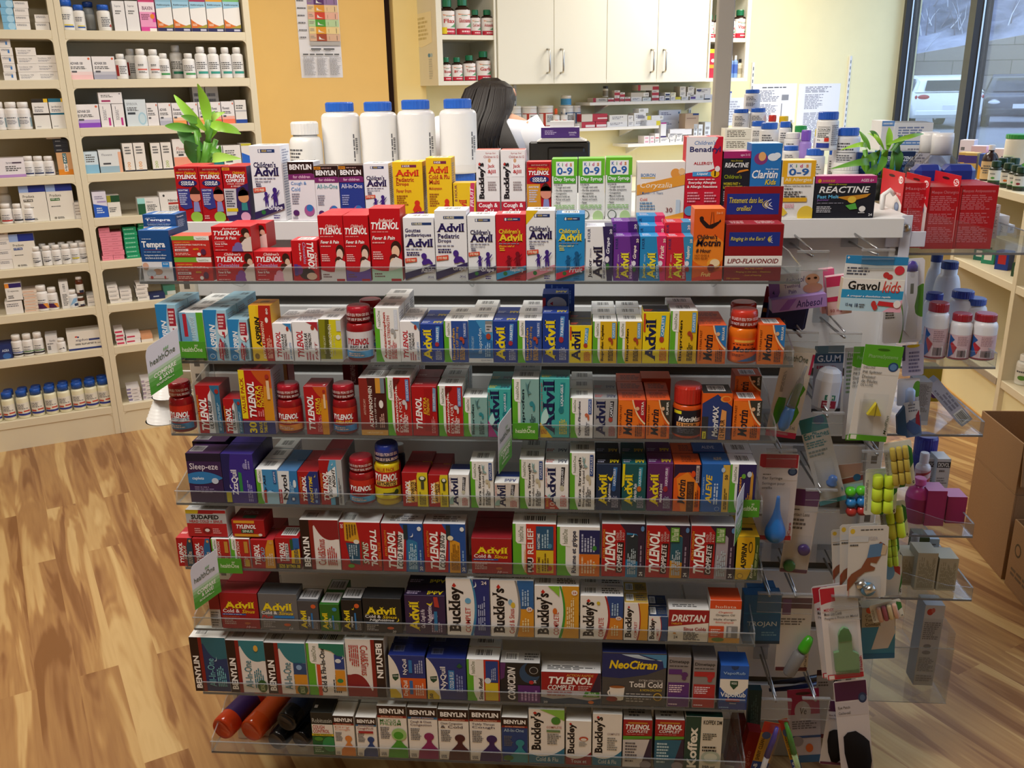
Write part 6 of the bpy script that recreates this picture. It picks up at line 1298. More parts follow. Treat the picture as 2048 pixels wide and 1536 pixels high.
wl=[G(.15,.62,.8,.76,1,'5a5a62'),G(.15,.2,.85,.55,4,'8a8a92')]
wstack('A',0,-2,24,0,4,S('7ab8dc',[E(.7,.5,.3,.5,'a8d4ec')]),'sky blue carton')
wstack('A',0,24,54,2,4,plain(),'white carton')
wstack('A',0,68,97,29,2,plain(),'white carton near the upright')
wstack('A',1,-6,20,78,5,plain(CW,[R(.6,.3,.75,.7,'3a7ac0')]),'white carton with blue mark')
wstack('A',1,28,69,95,4,txt('Invokana 100'),'white carton with black slash')
wstack('A',1,71,112,110,3,txt('Invokana 300'),'white carton with small black print')
for xl,xr,nm in((-14,11,'a'),(9,38,'b'),(34,62,'c')):
 wbottle('A',2,xl,xr,204,'ece8e4','f2efea','e4e2e0','white pill bottle with grey-blue label edge',ops=wl+[R(.82,.0,1,.7,'8aa4ac')],caph=.2)
wcarton('A',2,61,94,198,two('2a241c','e8c02a','2a241c','Jardiance'),'white carton with black band and yellow corner')
wcarton('A',2,95,129,197,two('1f6a84','e8c02a','1f6a84','Jardiance'),'white carton with teal band and yellow corner')
wcarton('A',3,-10,47,316,S('e6e0e4',[R(0,0,1,.14,'b48ac4'),T('lyze',.35,.68,.55,.80,'3a3a4a',0,''),R(.56,.70,.9,.78,'5a4a5a'),G(.3,.3,.9,.6,3)]),'low white carton with lilac foot')
for xl,xr in((47,70),(67,90),(88,110)):
 wbottle('A',3,xl,xr,312,'ece8e4','f0ece8','e8e6e4','small white pill bottle with navy foot',ops=wl+[R(.1,.02,.8,.16,'24305c')])
hp,zt=wcarton('A',3,111,144,305,S('d8a87a',[R(0,0,1,.24,'e08a24'),R(.38,.14,.62,.96,'ece8e0'),U('Hp-PAC',.42,.18,.58,.92,'1c4a5c'),R(.38,.5,.62,.96,'2a6a74'),U('PAC',.43,.56,.57,.92,'f0f0ec')]),'tan and orange carton with teal upright tab')
for i in range(3):
 wcarton('A',3,108,138,300,S('24242a',[G(.15,.3,.55,.7,1,'8a8a8a')]),f'flat black carton, {ORD[i + 1]} up on the tan carton',z=zt+.001+i*.019,h=.0185)
wcarton('A',3,96,126,300,plain(),'flat white carton on the black cartons',z=zt+.001+3*.019,h=.018)
pra=lambda mg,mc:S('e6e0d4',[R(0,.78,.36,1,'9ab4e4'),R(.36,.78,1,1,'23348c'),T('Pradaxa',.12,.64,.55,.71,'4a4438',0,''),R(.12,.53,.48,.60,mc),T(mg,.15,.545,.45,.59,'f0ece4'),G(.12,.36,.5,.4,1),E(.22,.07,.05,.03,'8a8478'),G(.3,.04,.6,.1,2)])
wcarton('A',4,34,88,368,pra('75 mg','6a6458'),'white carton with two-tone blue top, grey strength mark',d=.12)
wcarton('A',4,88,142,366,pra('150 mg','2f6a2f'),'white carton with two-tone blue top, green strength mark',d=.12)
wcarton('A',4,144,163,405,S(CW,[P([(.4,.5),(1,.3),(1,.45)],'e09a6a'),G(.2,.2,.8,.9,4,'b0a8a0')]),'small white carton with peach wedge')
wbottle('A',4,-3,22,370,'e6e2dc','ece8e2','dcd8d4','white rear pill bottle with square code',n=NL+.12,ops=wl)
for xl,xr,c in((1,26,'b83a34'),(26,47,'24242c'),(47,70,'24305c')):
 wbottle('A',4,xl,xr,407,'ece8e2','f0ece6','e8e4e0','small white pill bottle, '+{'b83a34':'red mark','24242c':'black foot','24305c':'navy foot'}[c],ops=wl+[R(.1,.05,.9,.2,c)],n=NL+.028)
wstack('A',5,-14,15,461,4,plain(),'white carton')
wcarton('A',5,15,66,468,pra('110 mg','2a4a8c'),'white carton with two-tone blue top, blue strength mark',d=.12)
for i,x in enumerate((74,95,114,133,151,168)):
 wbottle('A',5,x-10,x+10,493-i*1.8,'ece8e4','f0ede8','e6e4e0','small white pill bottle',ops=wl+([R(.2,.3,.8,.42,'d8c83a')]if i==4 else[P([(.3,.2),(.8,.35),(.8,.42),(.3,.28)],'3a3a3a')]),n=NL+.028)
for i,x in enumerate((88,107,126,144,160)):
 wbottle('A',5,x-9,x+9,487-i*1.6,'e4e0da','e8e4de','dedad4','rear small white pill bottle',n=NL+.088)
wcarton('A',6,8,44,603,plain(),'white carton under the orange and navy one')
wcarton('A',6,7,41,566,S('e9e6e0',[R(0,.72,.25,.97,'e8923a'),R(.25,.72,1,.97,'33246a'),T('Trajenta',.12,.46,.8,.58,'4a4438',0,''),G(.12,.1,.5,.3,2)]),'white carton with orange and navy top',z=onN(26,602,NL+.022)[2]+.002)
wstack('A',6,43,73,580,7,S('e4d4c4',[R(.05,.35,.8,.6,'d8a88a')]),'thin peach carton')
pb=wl+[P([(.1,0),(.75,0),(.5,.42),(.1,.42)],'4a2050'),P([(.5,.42),(.8,.42),(.95,0),(.75,0)],'e0923a')]
wbottle('A',6,71,97,570,'ece8e4','f0ede8','e8e6e2','white pill bottle with purple and orange foot',ops=pb)
wbottle('A',6,95,117,574,'ece8e4','f0ede8','e8e6e2','shorter white pill bottle with purple and orange foot',ops=pb)
wcarton('A',6,116,135,564,S('e4e2de',[BAR(.3,.6,.7,.95,1),G(.2,.1,.8,.55,8)]),'tall slim white carton with bar code')
wbottle('A',6,134,157,579,'e8e6e4','f0eeea','d8e0e8','round white pill bottle with blue pattern',ops=[P([(.3,.1),(.8,.5),(.9,.9),(.6,.9)],'8ab4d8'),R(.6,0,1,.3,'2a3a5c')])
wbottle('A',6,156,172,592,'5a2e1c','e8e4de','e0dcd4','lower amber vial with white cap',bodyk='gloss',ops=[R(.4,0,.9,.3,'2a3048')],caph=.16)
zz=onN(164,591,NL+.04)[2]
wbottle('A',6,152,168,553,'5a2e1c','e8e4de','e0dcd4','upper amber vial stacked on its twin',bodyk='gloss',ops=[R(.4,0,.9,.3,'2a3048')],z=zz+.008,h=onN(160,553,NL+.04)[2]-zz-.008,caph=.16)
wstack('A',6,172,193,591,2,plain(),'small white carton')
wcarton('A',7,-8,22,690,S('24346c',[T('AGRA',.3,.5,.8,.68,'c8d4e8',0,'bi'),E(.6,.2,.3,.2,'3a6ab0')]),'dark blue carton with pale word')
for xl,xr,c in((23,46,'5a6ab0'),(45,67,'5a8a4a'),(66,88,'5a8a4a')):
 wbottle('A',7,xl,xr,669 if xl==23 else(667 if xl==45 else 664),'ece8e4','f0ede8','e8e6e2','white pill bottle with black foot',ops=wl+[R(0,.22,1,.3,c),R(0,0,1,.14,'2a2a30')],caph=.24)
wcarton('A',7,89,114,672,S('e0dedc',[T('Xarelto',.3,.66,.8,.78,'4a4a5a',0,''),R(.1,.2,.35,.45,'8a8a8c'),G(.1,.5,.7,.6,1)]),'white carton with grey square code')
wbottle('A',7,114,134,676,'ece8e4','f0ede8','e8e6e2','small white pill bottle with scribbled label',ops=[P([(.2,.3),(.5,.5),(.8,.3),(.7,.6),(.4,.3)],'5a5a60')],n=NL+.028)
wcarton('A',7,131,206,662,S('e9e4da',[E(.25,.72,.04,.04,'d8402a'),E(.30,.70,.03,.04,'2a3a7c'),T('xigduo',.22,.44,.56,.60,'3a3a5c',0,''),R(.58,.46,.88,.56,'33407c'),G(.2,.26,.9,.36,2),R(0,0,1,.10,'2a3a7c')]),'large white carton with navy foot line')
for i,x in enumerate((-12,16,45,73,101,128,156,182,208)):
 y=788-i*4
 if x> -14:
  wbottle('A',8,x-13.5,x+13.5,y,'e9e4c4','1f56b0','e6e2d4','cream bottle with blue cap, front line',ops=[G(.1,.5,.8,.9,4,'6a6a72'),R(.05,.22,.4,.34,'c8503a'),R(.5,.3,.9,.4,'c8503a'),R(.05,.04,.95,.18,'2a3a8c')],caph=.20,capr=.84,neck=.7,n=NL+.03)
for i,x in enumerate((20,48,75,102,129,156,182,206)):
 wbottle('A',8,x-12.5,x+12.5,778-i*4,'e4dfc0','1c4ea4','e0dccc','cream bottle with blue cap, rear line',caph=.20,capr=.84,neck=.7,n=NL+.105)
bb=[G(.15,.5,.85,.9,3,'6a6a72'),R(.3,.12,.8,.2,'e0c83a'),R(.3,.0,.85,.1,'2a5aa8')]
wbottle('B',0,117,147,0,'e9e6e0','1f5cc0','e4e2dc','white bottle with blue cap, tallest',ops=bb,caph=.2,capr=.86)
wbottle('B',0,147,170,10,'e9e6e0','1f5cc0','e4e2dc','white bottle with blue cap',ops=bb,caph=.2,capr=.86)
wbottle('B',0,166,189,4,'8a9094','1a4494','b0b4b4','grey bottle with blue cap at the rear',n=NL+.14,caph=.18,capr=.9)
wbottle('B',0,194,221,10,'e9e6e0','1f5cc0','e4e2dc','white bottle with blue cap and bar label',ops=[G(.3,.1,.9,.9,6,'4a4a52'),R(.8,.1,.95,.3,'b83a34')],caph=.2,capr=.86)
wcarton('B',0,222,247,2,S('e6e4e4',[T('Suprax',.2,.78,.7,.87,'5a5a66',0,''),G(.2,.55,.7,.7,2)]),'tall slim white carton beside the bottles')
wcarton('B',0,248,274,2,S('e6e4e4',[T('Suprax',.2,.78,.7,.87,'5a5a66',0,''),G(.2,.55,.7,.7,2)]),'tall slim white carton beside the pink one')
wcarton('B',0,275,307,0,S('ec9cc4',[R(0,.94,1,1,'c83a6a'),R(0,.62,1,.92,'f0e0e6'),T('BIAXIN',.2,.68,.85,.80,'6a3a5c'),R(.8,.3,1,.6,'d8409a'),E(.8,.48,.14,.08,'e8862a'),G(.1,.36,.7,.56,4,'8a4a6a'),R(0,0,1,.14,'d84a9a'),R(.55,0,1,.1,'f0ece8')]),'pink carton with white top')
for i,(xl,xr,c)in enumerate(((309,341,'8ab8d0'),(342,376,'8ab8d0'),(377,409,'a83a5c'),(410,443,'e0a03a'),(444,477,'7ab86a'))):
 wcarton('B',0,xl,xr,0,S('efece8',[R(0,.93,1,1,c),P([(0,.72),(1,.78),(1,.94),(0,.94)],'9cc8e0'),T('Azithromycin',.06,.80,.92,.87,'2a2a3a'),P([(0,.40)]+arc(0,.40,1,.18,-.06)+[(1,.12),(0,.12)],'d8702a'),P([(.3,.12),(1,.12),(1,.24)],'a89a3a'),G(.08,.18,.4,.26,2,'f0d8c0'),R(0,0,1,.12,'2a2c5c'),R(.55,.03,.92,.09,'c8c8dc')]),'white antibiotic carton with orange wave, '+['first','second','third','fourth','fifth'][i]+' of five')
ad=lambda w,c1,c2:S('eae6e6',[R(0,0,1,.20,c1),R(0,.20,1,.34,c2),T(w,.08,.64,.62,.76,'4a4a56')if w else G(.1,.6,.6,.8,2),G(.08,.44,.9,.58,2),E(.90,.90,.05,.05,'d86a4a'),R(.1,.30,.32,.38,'5a5a60')])
wcarton('B',1,134,181,113,ad('ADVAIR 100','f0c4c4','eed4d2'),'white inhaler carton with pink foot')
wcarton('B',1,182,228,113,ad('ADVAIR 500','a8a8b8','c0c0ca'),'white inhaler carton with grey foot')
redl=[R(.08,.05,.3,.95,'a8322c'),G(.36,.2,.9,.9,5,'6a6a6a')]
pinkl=[R(.2,.4,.8,.5,'d8685a'),G(.25,.66,.75,.84,2),G(.25,.2,.75,.34,2)]
grnl=lambda c:[G(.1,.4,.9,.9,4),R(.2,.1,.9,.26,c)]
for xl,xr,yt,o,lk,rear in((230,255,108,redl,'small white bottle with red label edge',0),(250,274,98,redl,'white rear bottle with red label edge',1),(269,296,98,pinkl,'white bottle with pale red oval',0),(295,321,99,pinkl,'white bottle with rosy oval',0),(317,340,107,grnl('4a9a5a'),'short white bottle with green dot',0),(339,365,91,grnl('2f8a6a'),'tall white rear bottle with green bar',1),(366,391,107,grnl('4a9a5a'),'short white bottle with small green label',0),(390,415,94,grnl('3a9a8a'),'white bottle with teal label',0),(415,439,95,grnl('3a9a8a'),'white bottle with teal label',0),(440,463,95,grnl('3a9a8a'),'white bottle with teal label',0),(463,487,95,grnl('3a9a8a'),'white bottle with teal label',0)):
 wbottle('B',1,xl,xr,yt,'eae8e4','f0eeea','e6e4e2',lk,ops=o,n=NL+(.12 if rear else .03),caph=.18,capr=.66,neck=.55)
wcarton('B',2,148,196,209,ad('ADVAIR 250','8a4ac0','c0a8dc'),'white inhaler carton with violet foot')
o,zt=wcarton('B',2,197,221,208,S('eae6e6',[G(.25,.3,.55,.92,3,'8a8a92',90),R(.66,.06,.84,.4,'c03a8a')]),'slim white carton with magenta tab')
wcarton('B',2,222,246,208,S('eae6e6',[G(.25,.3,.55,.92,3,'8a8a92',90),R(.66,.06,.84,.4,'c03a8a')]),'second slim white carton with magenta tab')
wcarton('B',2,195,243,185,S('eae6e6',[G(.1,.55,.7,.8,2),R(.1,.15,.48,.32,'a83a6a'),E(.9,.86,.03,.05,'5a5a6a')]),'white carton lying across two slim cartons',z=zt+.001)
wcarton('B',2,248,290,199,S('d4dee4',[T('SPIRIVA',.06,.78,.6,.88,'8a929a',0,''),E(.76,.28,.2,.24,'a8ccdc'),E(.76,.28,.14,.18,'c8dce4'),R(.08,.44,.45,.52,'3a4048'),G(.08,.56,.8,.72,3)]),'pale blue inhaler carton with round picture')
for xl,xr,yt,c1,c2,w in((291,314,206,'e6e2e4','e6e2e4',''),(315,341,206,'b0b0c0','ccccd6','ADVAIR'),(342,369,206,'f09a5a','f4c4a0','Flovent'),(371,394,205,'a878b8','dccce0','Flovent'),(395,419,204,'f0a05a','f4c4a0','Flovent'),(420,440,204,'ec6a4a','f0a890','Flovent'),(441,467,203,'f07a5a','f0b0a0','Flovent')):
 wcarton('B',2,xl,xr,yt,ad(w,c1,c2),'slim inhaler carton, '+{'e6e2e4':'all white','b0b0c0':'grey foot','f09a5a':'orange foot','a878b8':'purple foot','f0a05a':'bright orange foot','ec6a4a':'red foot','f07a5a':'coral foot'}[c1])
wcarton('B',2,468,491,200,S('e6e2de',[R(0,0,1,.16,'2a4a9c'),G(.1,.6,.9,.8,2),R(0,.5,1,.56,'b0b0b4')]),'slim white carton with blue foot at the unit end')
for i,(xl,xr)in enumerate(((383,408),(409,435))):
 wcarton('B',2,xl,xr,173,plain(),f'white carton at the rear behind coral cartons, {ORD[i + 1]}',n=NL+.14)
for xl,xr,yt,s,lk in((165,194,304,S('d0e0ea',[R(0,0,1,.4,'8abcd8'),G(.15,.5,.8,.9,4)]),'white carton fading to light blue'),(195,241,300,S('dfe2e2',[R(0,0,1,.28,'9cb8c8'),R(.86,0,1,.9,'e8b090'),T('Flovent',.14,.74,.6,.84,'8a8a92',0,''),R(.16,.36,.5,.43,'3a3a40')]),'white inhaler carton with blue-grey foot'),
 (243,264,287,S('eae4dc',[R(0,0,1,.05,'2a2a38'),U('100',.3,.08,.6,.34,'e0922a',''),G(.2,.6,.8,.9,3)]),'slim white carton with orange numerals'),(265,288,286,S('eae4dc',[R(0,0,1,.05,'2a2a38'),U('100',.3,.08,.6,.34,'e0922a',''),G(.2,.6,.8,.9,3)]),'slim white carton with orange numerals, olive side'),
 (299,319,286,S('eae4dc',[R(0,0,1,.05,'2a2a38'),U('200',.3,.08,.6,.34,'9ab82a',''),G(.2,.6,.8,.9,3)],'6a6a34'),'slim white carton with green numerals'),(320,341,285,S('eae4dc',[R(0,0,1,.05,'2a2a38'),U('200',.3,.08,.6,.34,'9ab82a',''),G(.2,.6,.8,.9,3)]),'slim white carton with green numerals by the large one'),
 (343,384,278,S('ece6e0',[R(0,0,1,.4,'f0a084'),T('Flovent',.16,.62,.75,.74,'b05a48',0,'i'),R(.24,.44,.5,.5,'3a3a40'),G(.16,.52,.8,.6,2)]),'large white carton fading to coral'),(421,444,292,S('e0e6e4',[R(0,0,1,.6,'1f7a84')]),'white and teal carton behind the plant'),(445,480,291,S('eae6e2',[G(.1,.5,.8,.8,3),R(.1,.2,.5,.3,'5a5a60')]),'white carton behind the plant leaves'),(481,502,287,S('eae6e2',[P([(0,0),(1,0),(1,.4),(0,.6)],'2a6ad0'),R(0,.9,1,1,'c8c03a')]),'white carton with bright blue wave')):
 wcarton('B',3,xl,xr,yt,s,lk)
for xl,xr,yt,s,lk in((182,211,384,S('dcd8e6',[P([(0,0),(1,0),(1,.42),(0,.54)],'2a5cc0'),G(.15,.7,.8,.85,2,'8a86a0'),R(.3,.58,.95,.64,'a89ac4'),G(.2,.15,.8,.4,3,'c8d8f0')]),'lilac carton with blue lower wave'),(212,238,391,S('e6e2da',[R(0,.68,.3,1,'9a9428'),R(.3,.68,1,1,'1c4a2c'),G(.1,.2,.7,.45,3)]),'white carton with olive and green top'),(273,318,396,S('e6e4e0',[R(0,.66,.34,1,'9cdcd8'),R(0,0,.34,.66,'1f5a3a'),T('Nitro',.42,.7,.7,.8,'6a6a72',0,''),G(.42,.2,.9,.6,4)]),'white carton with mint and dark green edge'),(317,372,384,S('e9e6e2',[E(.16,.84,.04,.06,'3a3a3a'),T('Nitro-Dur',.3,.54,.85,.66,'3a3a40'),R(.3,.40,.9,.50,'b0382e'),G(.3,.1,.8,.34,4)]),'white carton with red bar behind the navy cartons')):
 wcarton('B',4,xl,xr,yt,s,lk,d=.09)
pk,gr=S('e88a9c',[G(.1,.35,.7,.6,1,'c86a7c')]),S('1f9a6a',[G(.08,.3,.85,.7,1,'9cd8bc')])
wstack('B',5,196,219,456,7,pk,'pink carton of the taller stack')
wstack('B',5,220,243,464,6,pk,'pink carton of the shorter stack')
wstack('B',5,245,273,454,7,gr,'green carton of the shorter stack')
wstack('B',5,274,303,446,8,gr,'green carton of the taller stack')
wstack('B',6,214,236,572,4,plain(),'white carton near the upright')
wstack('B',6,239,263,580,3,plain(),'white carton, middle stack')
wstack('B',6,270,295,568,4,S(CW,[G(.1,.55,.8,.85,2)],'6a6458'),'white carton with dark side')
wcarton('B',6,298,330,588,S('24305c',[G(.25,.35,.7,.75,1,'c8d0e0')]),'flat dark blue carton',d=.08)
wcarton('B',6,325,350,571,S('4a8a74',[R(.3,0,1,.4,'d8e0dc')]),'green and white carton at the shelf end',n=NL+.1)
wstack('B',7,229,248,660,4,S('ece4e2',[R(.05,.2,.85,.7,'c83a5c')]),'small white and red carton')
wstack('B',7,250,280,669,2,S('ece6e4',[R(.05,.35,.6,.7,'c83a5c')]),'wide white and red carton')
wcarton('B',7,281,305,670,S('dca078',[R(0,0,1,.4,'ece4da')]),'peach and white carton behind the sign')
wstack('B',8,253,280,776,4,S('e6e2e4',[R(.0,.4,.3,1,'8a84a8'),G(.4,.3,.9,.6,1)]),'flat white carton with lilac end')
wstack('B',8,282,303,760,5,S('e6e2e4',[R(.0,.4,.3,1,'b0a4b8'),G(.4,.3,.9,.6,1)]),'flat white carton with mauve end')
wstack('B',8,306,334,777,4,S('e6e2dc',[G(.2,.3,.9,.6,1)]),'flat white carton near the cones')
# ================================================================ hung cabinets on the back wall
CZ0,CZ1=1.575,2.42
cab=thing('wall_cabinet','white hung cabinet run with four doors and open ends on back wall','cabinet',(0,0,0),ANG)
CAB=wall_mat('cabinet_laminate','e3dfce',0.4,0.01,3)
cu=lambda px:onN(px,120,NC)@UA
UPW=dict(zip('abcdefg',[cu(p)for p in(876,996,1108,1213,1314,1414,1497)]))
def cb(name,u0,u1,n0,n1,z0,z1,parent=cab,m=CAB,c=0.0):
 b=MB();b.box(u0,n0,z0,u1,n1,z1,m,c);return obj(name,b,parent)
ub0,ub1,ub5,ub6=UPW['a'],UPW['b'],UPW['f'],UPW['g']
cb('side_panel',ub0-.002,ub0+.018,NC,NB-.001,CZ0,CZ1)
cb('side_panel',ub6-.018,ub6,NC,NB-.001,CZ0,CZ1)
for u in(ub1,UPW['d'],ub5):cb('partition',u-.009,u+.009,NC+.021,NB-.002,CZ0+.02,CZ1-.02)
cb('back_panel',ub0+.018,ub6-.018,NB-.014,NB-.002,CZ0+.02,CZ1)
cb('bottom_panel',ub0+.018,ub6-.018,NC+.001,NB-.002,CZ0,CZ0+.022)
cb('top_panel',ub0+.018,ub6-.018,NC+.001,NB-.002,CZ1-.02,CZ1)
CSH=onN(938,70,NC)[2]
for u0,u1 in((ub0+.018,ub1-.009),(ub5+.009,ub6-.018)):
 for z in(CSH,CSH+.30):cb('shelf_board',u0,u1,NC+.004,NB-.015,z-.024,z)
 cb('face_trim',u0,u0+.012,NC,NC+.012,CZ0+.022,CZ1-.02)
 cb('face_trim',u1-.012,u1,NC,NC+.012,CZ0+.022,CZ1-.02)
for k,(i,j)in enumerate((('b','c'),('c','d'),('d','e'),('e','f'))):
 d=cb('door',UPW[i]+.0015,UPW[j]-.0015,NC-.001,NC+.019,CZ0+.001,CZ1-.002,cab,CAB,.001)
 hu=UPW[j]-.045 if k%2==0 else UPW[i]+.045
 h=MB()
 h.tube([(hu,NC-.001,1.635),(hu,NC-.026,1.638),(hu,NC-.032,1.648),(hu,NC-.032,1.752),(hu,NC-.026,1.762),(hu,NC-.001,1.765)],.0055,mat('c8c4bc','metal'),8)
 o=obj('handle',h,d)
def sheet(name,label,cat,pts,ops,frame,paper='ecebf0',thick=.0006):
 """flat paper on a wall: pts = (u0, u1, z0, z1) on plane frame('n', value)"""
 u0,u1,z0,z1=pts
 b=MB();n=frame-.0012
 b.box(u0,n-thick,z0,u1,n,z1,mat(paper))
 b.decal(ops,lambda u,v,d:(u0+u*(u1-u0),n-thick-d,z0+v*(z1-z0)),'card',1,.0003)
 return tag(obj(name,b,None,(0,0,0),ANG),label,cat)
def uz(px,py,n):
 p=onN(px,py,n);return p@UA,p[2]
def njar(px0,px1,pyt,zs,title,label,small=False):
 n=NC+.06
 a,c=onN(px0,pyt+30,n),onN(px1,pyt+30,n)
 r=(c-a)@UA/2*.93
 h=onN((px0+px1)/2,pyt,n)[2]-zs
 p=UA*(((a+c)/2)@UA)+NA*n
 ops=[P(arc(.1,.86,.9,.86,-.06)+[(.85,.80),(.15,.80)],'d8824a'),G(.3,.74,.7,.80,1,'6aa08a'),T(title,.16,.48,.86,.66,'b0282c'),P([(.5,.3),(1,.55),(1,.3)],'5a9a6a'),R(0,.0,1,.24,'b8243a'),G(.3,.06,.9,.18,1,'f0c8c8')]+([R(.02,.02,.32,.3,'e8d02a')]if title=='Flax' else[])
 t=thing('vitamin_bottle',label,'bottle',(p[0],p[1],zs+.0004),ANG,'brown vitamin bottles in the hung cabinet')
 bottle_parts(t,r,h,'2a1812','1a6a44','e6e0dc',(.02,.68),.60,.20,'gloss',18,ops,True,.56,.2)
for px0,px1,pyt,ti in((879,909,0,'Flax'),(909,940,-3,'Glucosamine'),(940,961,20,'Cod Liver Oil'),(962,986,20,'Astaxanthin')):
 njar(px0,px1,pyt,CSH,ti,f'brown green-capped bottle, {["widest by the edge", "large second one", "small third one", "small end one"][int(px0 > 900) + int(px0 > 930) + int(px0 > 950)]}, upper open cabinet end')
for k,(px0,px1,pyt,ti)in enumerate(((884,902,115,'Biotin'),(903,925,115,'B'),(926,951,111,'Turmeric'),(952,981,103,'Garlic'))):
 njar(px0,px1,pyt,CZ0+.022,ti,f'brown green-capped bottle, {["first narrow", "second", "third", "tallest"][k]}, lower open cabinet end above the person')
for k,(px0,px1,pyt,ti)in enumerate(((1412,1426,30,'B'),(1427,1440,30,'B'),(1452,1468,26,'Vitamin'),(1468,1490,20,'Vitamin'))):
 njar(px0,px1,pyt,CSH,ti,f'brown green-capped bottle, {["first", "second", "third, behind the post", "largest"][k]}, far open cabinet end')
def ncarton(px0,px1,pyt,zs,s,label,n=NC+.03,d=.08,cat='carton',group='stock at the back wall',h=None):
 a,c=onN(px0,pyt,n),onN(px1,pyt,n)
 w=(c-a)@UA
 hh=((a[2]+c[2])/2-zs)if h is None else h
 p=UA*(((a+c)/2)@UA)+NA*n
 return tag(obj('prescription_carton',carton_mesh(max(w-.0015,.01),hh,d,s,1),None,(p[0],p[1],zs+.0004),ANG),label,cat,group)
ncarton(1410,1416.5,100,CZ0+.022,S('e6e0d0',[R(0,0,1,.2,'2a3a8c'),R(0,.8,1,1,'e0c02a')]),'narrow white and blue carton beside red carton, far open cabinet end')
ncarton(1417,1437,98,CZ0+.022,S('b8283a',[R(0,.86,1,1,'e8d02a'),R(0,.34,1,.46,'e8a02a'),E(.5,.6,.2,.06,'f0d8d8')]),'red carton with yellow top, far open cabinet end')
for k,(a,c)in enumerate(((1457,1465),(1466,1474))):
 n=NC+.06;q=onN((a+c)/2,140,n);r=((onN(c,140,n)-onN(a,140,n))@UA)/2
 p=UA*(q@UA)+NA*n
 bottle('lotion_bottle',f'clear blue bottle with white cap, {["near the post", "away from the post"][k]}, far open cabinet end',(p[0],p[1],CZ0+.0225),r,onN(a,111,n)[2]-CZ0-.022,'7a9cd0','ecebe8','lotion bottles',ANG,caph=.2,capr=.5,neck=.5,n=16,label='4a6ab8',lab=(.2,.6))
n=NC+.05;q=onN(1479,140,n);p=UA*(q@UA)+NA*n
bottle('lotion_bottle','small cream bottle with black cap at the cabinet end',(p[0],p[1],CZ0+.0225),.018,.115,'d8d0b8','24242a',None,ANG,caph=.22,capr=.5,neck=.5,n=16,label='b0a890',lab=(.2,.5))
u0,z1=uz(590,-6,DNn);u1,z0=uz(686,155,DNn)
rows=[('5a2a6a','9a7aa8'),('e8a02a','f0d0a0'),('d8401e','eeb8a0'),('4aa02a','c0dca8'),('e8a01e','f0d898'),('a8481e','e0b898')]
ops=[R(.26,.46,.98,1,'f4e8d8')]
for i,(c,l)in enumerate(rows):
 y1=1.0-i*.09;y0=y1-.088
 ops+=[R(.26,y0,.98,y1,l),R(.42,y0,.66,y1,c),P([(.47,y0+.02),(.48,y0+.06),(.53,y0+.03),(.62,y0+.018)],'f0ece4'),G(.02,y0+.03,.22,y0+.06,1,'6a6a70'),R(.72,y0+.015,.725,y0+.06,'3a3a3a'),R(.90,y0+.01,.91,y0+.07,'3a3a3a'),G(.28,y0+.03,.40,y0+.07,2,'a8a090')]
ops+=[R(.26,.41,.98,.455,'b8b4b0'),R(.26,.355,.50,.37,'2a2a2a'),R(.56,.355,.82,.37,'2a2a2a'),G(.28,.335,.48,.348,1),G(.6,.335,.74,.348,1),G(.06,.28,.94,.31,1),G(.06,.03,.34,.26,22,'a0a0a6'),G(.38,.03,.64,.26,22,'a0a0a6'),G(.68,.03,.96,.26,22,'a0a0a6')]
sheet('chart_poster','tall white chart poster with coloured rows taped on the yellow door','poster',(u0,u1,z0,z1),ops,DNn)
u0,z1=uz(1507,168,NB);u1,z0=uz(1588,245,NB)
sheet('paper_notice','white printed notice on pale wall nearer the post','notice',(u0,u1,z0,z1),[G(.2,.88,.8,.93,1),G(.1,.55,.6,.84,8,'8a8a96'),R(.66,.58,.82,.72,'8a8a90'),G(.1,.05,.6,.5,12,'9a9aa6'),R(.66,.1,.68,.5,'8a8a90')],NB)
u0,z1=uz(1598,168,NB);u1,z0=uz(1670,290,NB)
sheet('paper_notice','taller white printed notice on pale wall nearer the window','notice',(u0,u1,z0,z1),[G(.16,.86,.86,.96,4,'8a8a96'),G(.16,.6,.6,.84,10,'9a9aa6'),G(.16,.05,.86,.55,20,'a0a0ac')],NB)
u0,z1=uz(1448,196,NB);u1,z0=uz(1486,250,NB)
sheet('paper_notice','pale ruled paper on the wall just past the post','notice',(u0,u1,z0,z1),[G(.1,.1,.9,.9,9,'a8acc0')],NB,'dfe4ee')
b=MB()
sx=ub0-.0026
q=lambda u,v,d,y0,y1,z0,z1:(sx-d,y1+(y0-y1)*u,z0+v*(z1-z0))
b.poly([q(u,v,0,NC+.07,NC+.30,1.78,1.96)for u,v in((0,.05),(.3,0),(1,.12),(1,1),(0,1))],mat('f0e6c4'))
b.decal([G(.1,.2,.85,.9,6,'c8b884')],lambda u,v,d:q(u,v,d,NC+.07,NC+.30,1.78,1.96),'card',1,.0003)
tag(obj('memo',b,None,(0,0,0),ANG),'curled cream memo taped on the hung cabinet side','note')
b=MB()
b.decal([E(.30,.9,.2,.07,'3a86b8',16),E(.68,.9,.2,.07,'a8c4d8',16),G(.2,.05,.8,.8,9,'c8c8c0')],lambda u,v,d:q(u,v,d,NC+.06,NC+.15,1.60,1.75),'card',1,.0003)
tag(obj('sticker',b,None,(0,0,0),ANG),'round blue sticker and fine print on the hung cabinet side','sticker')
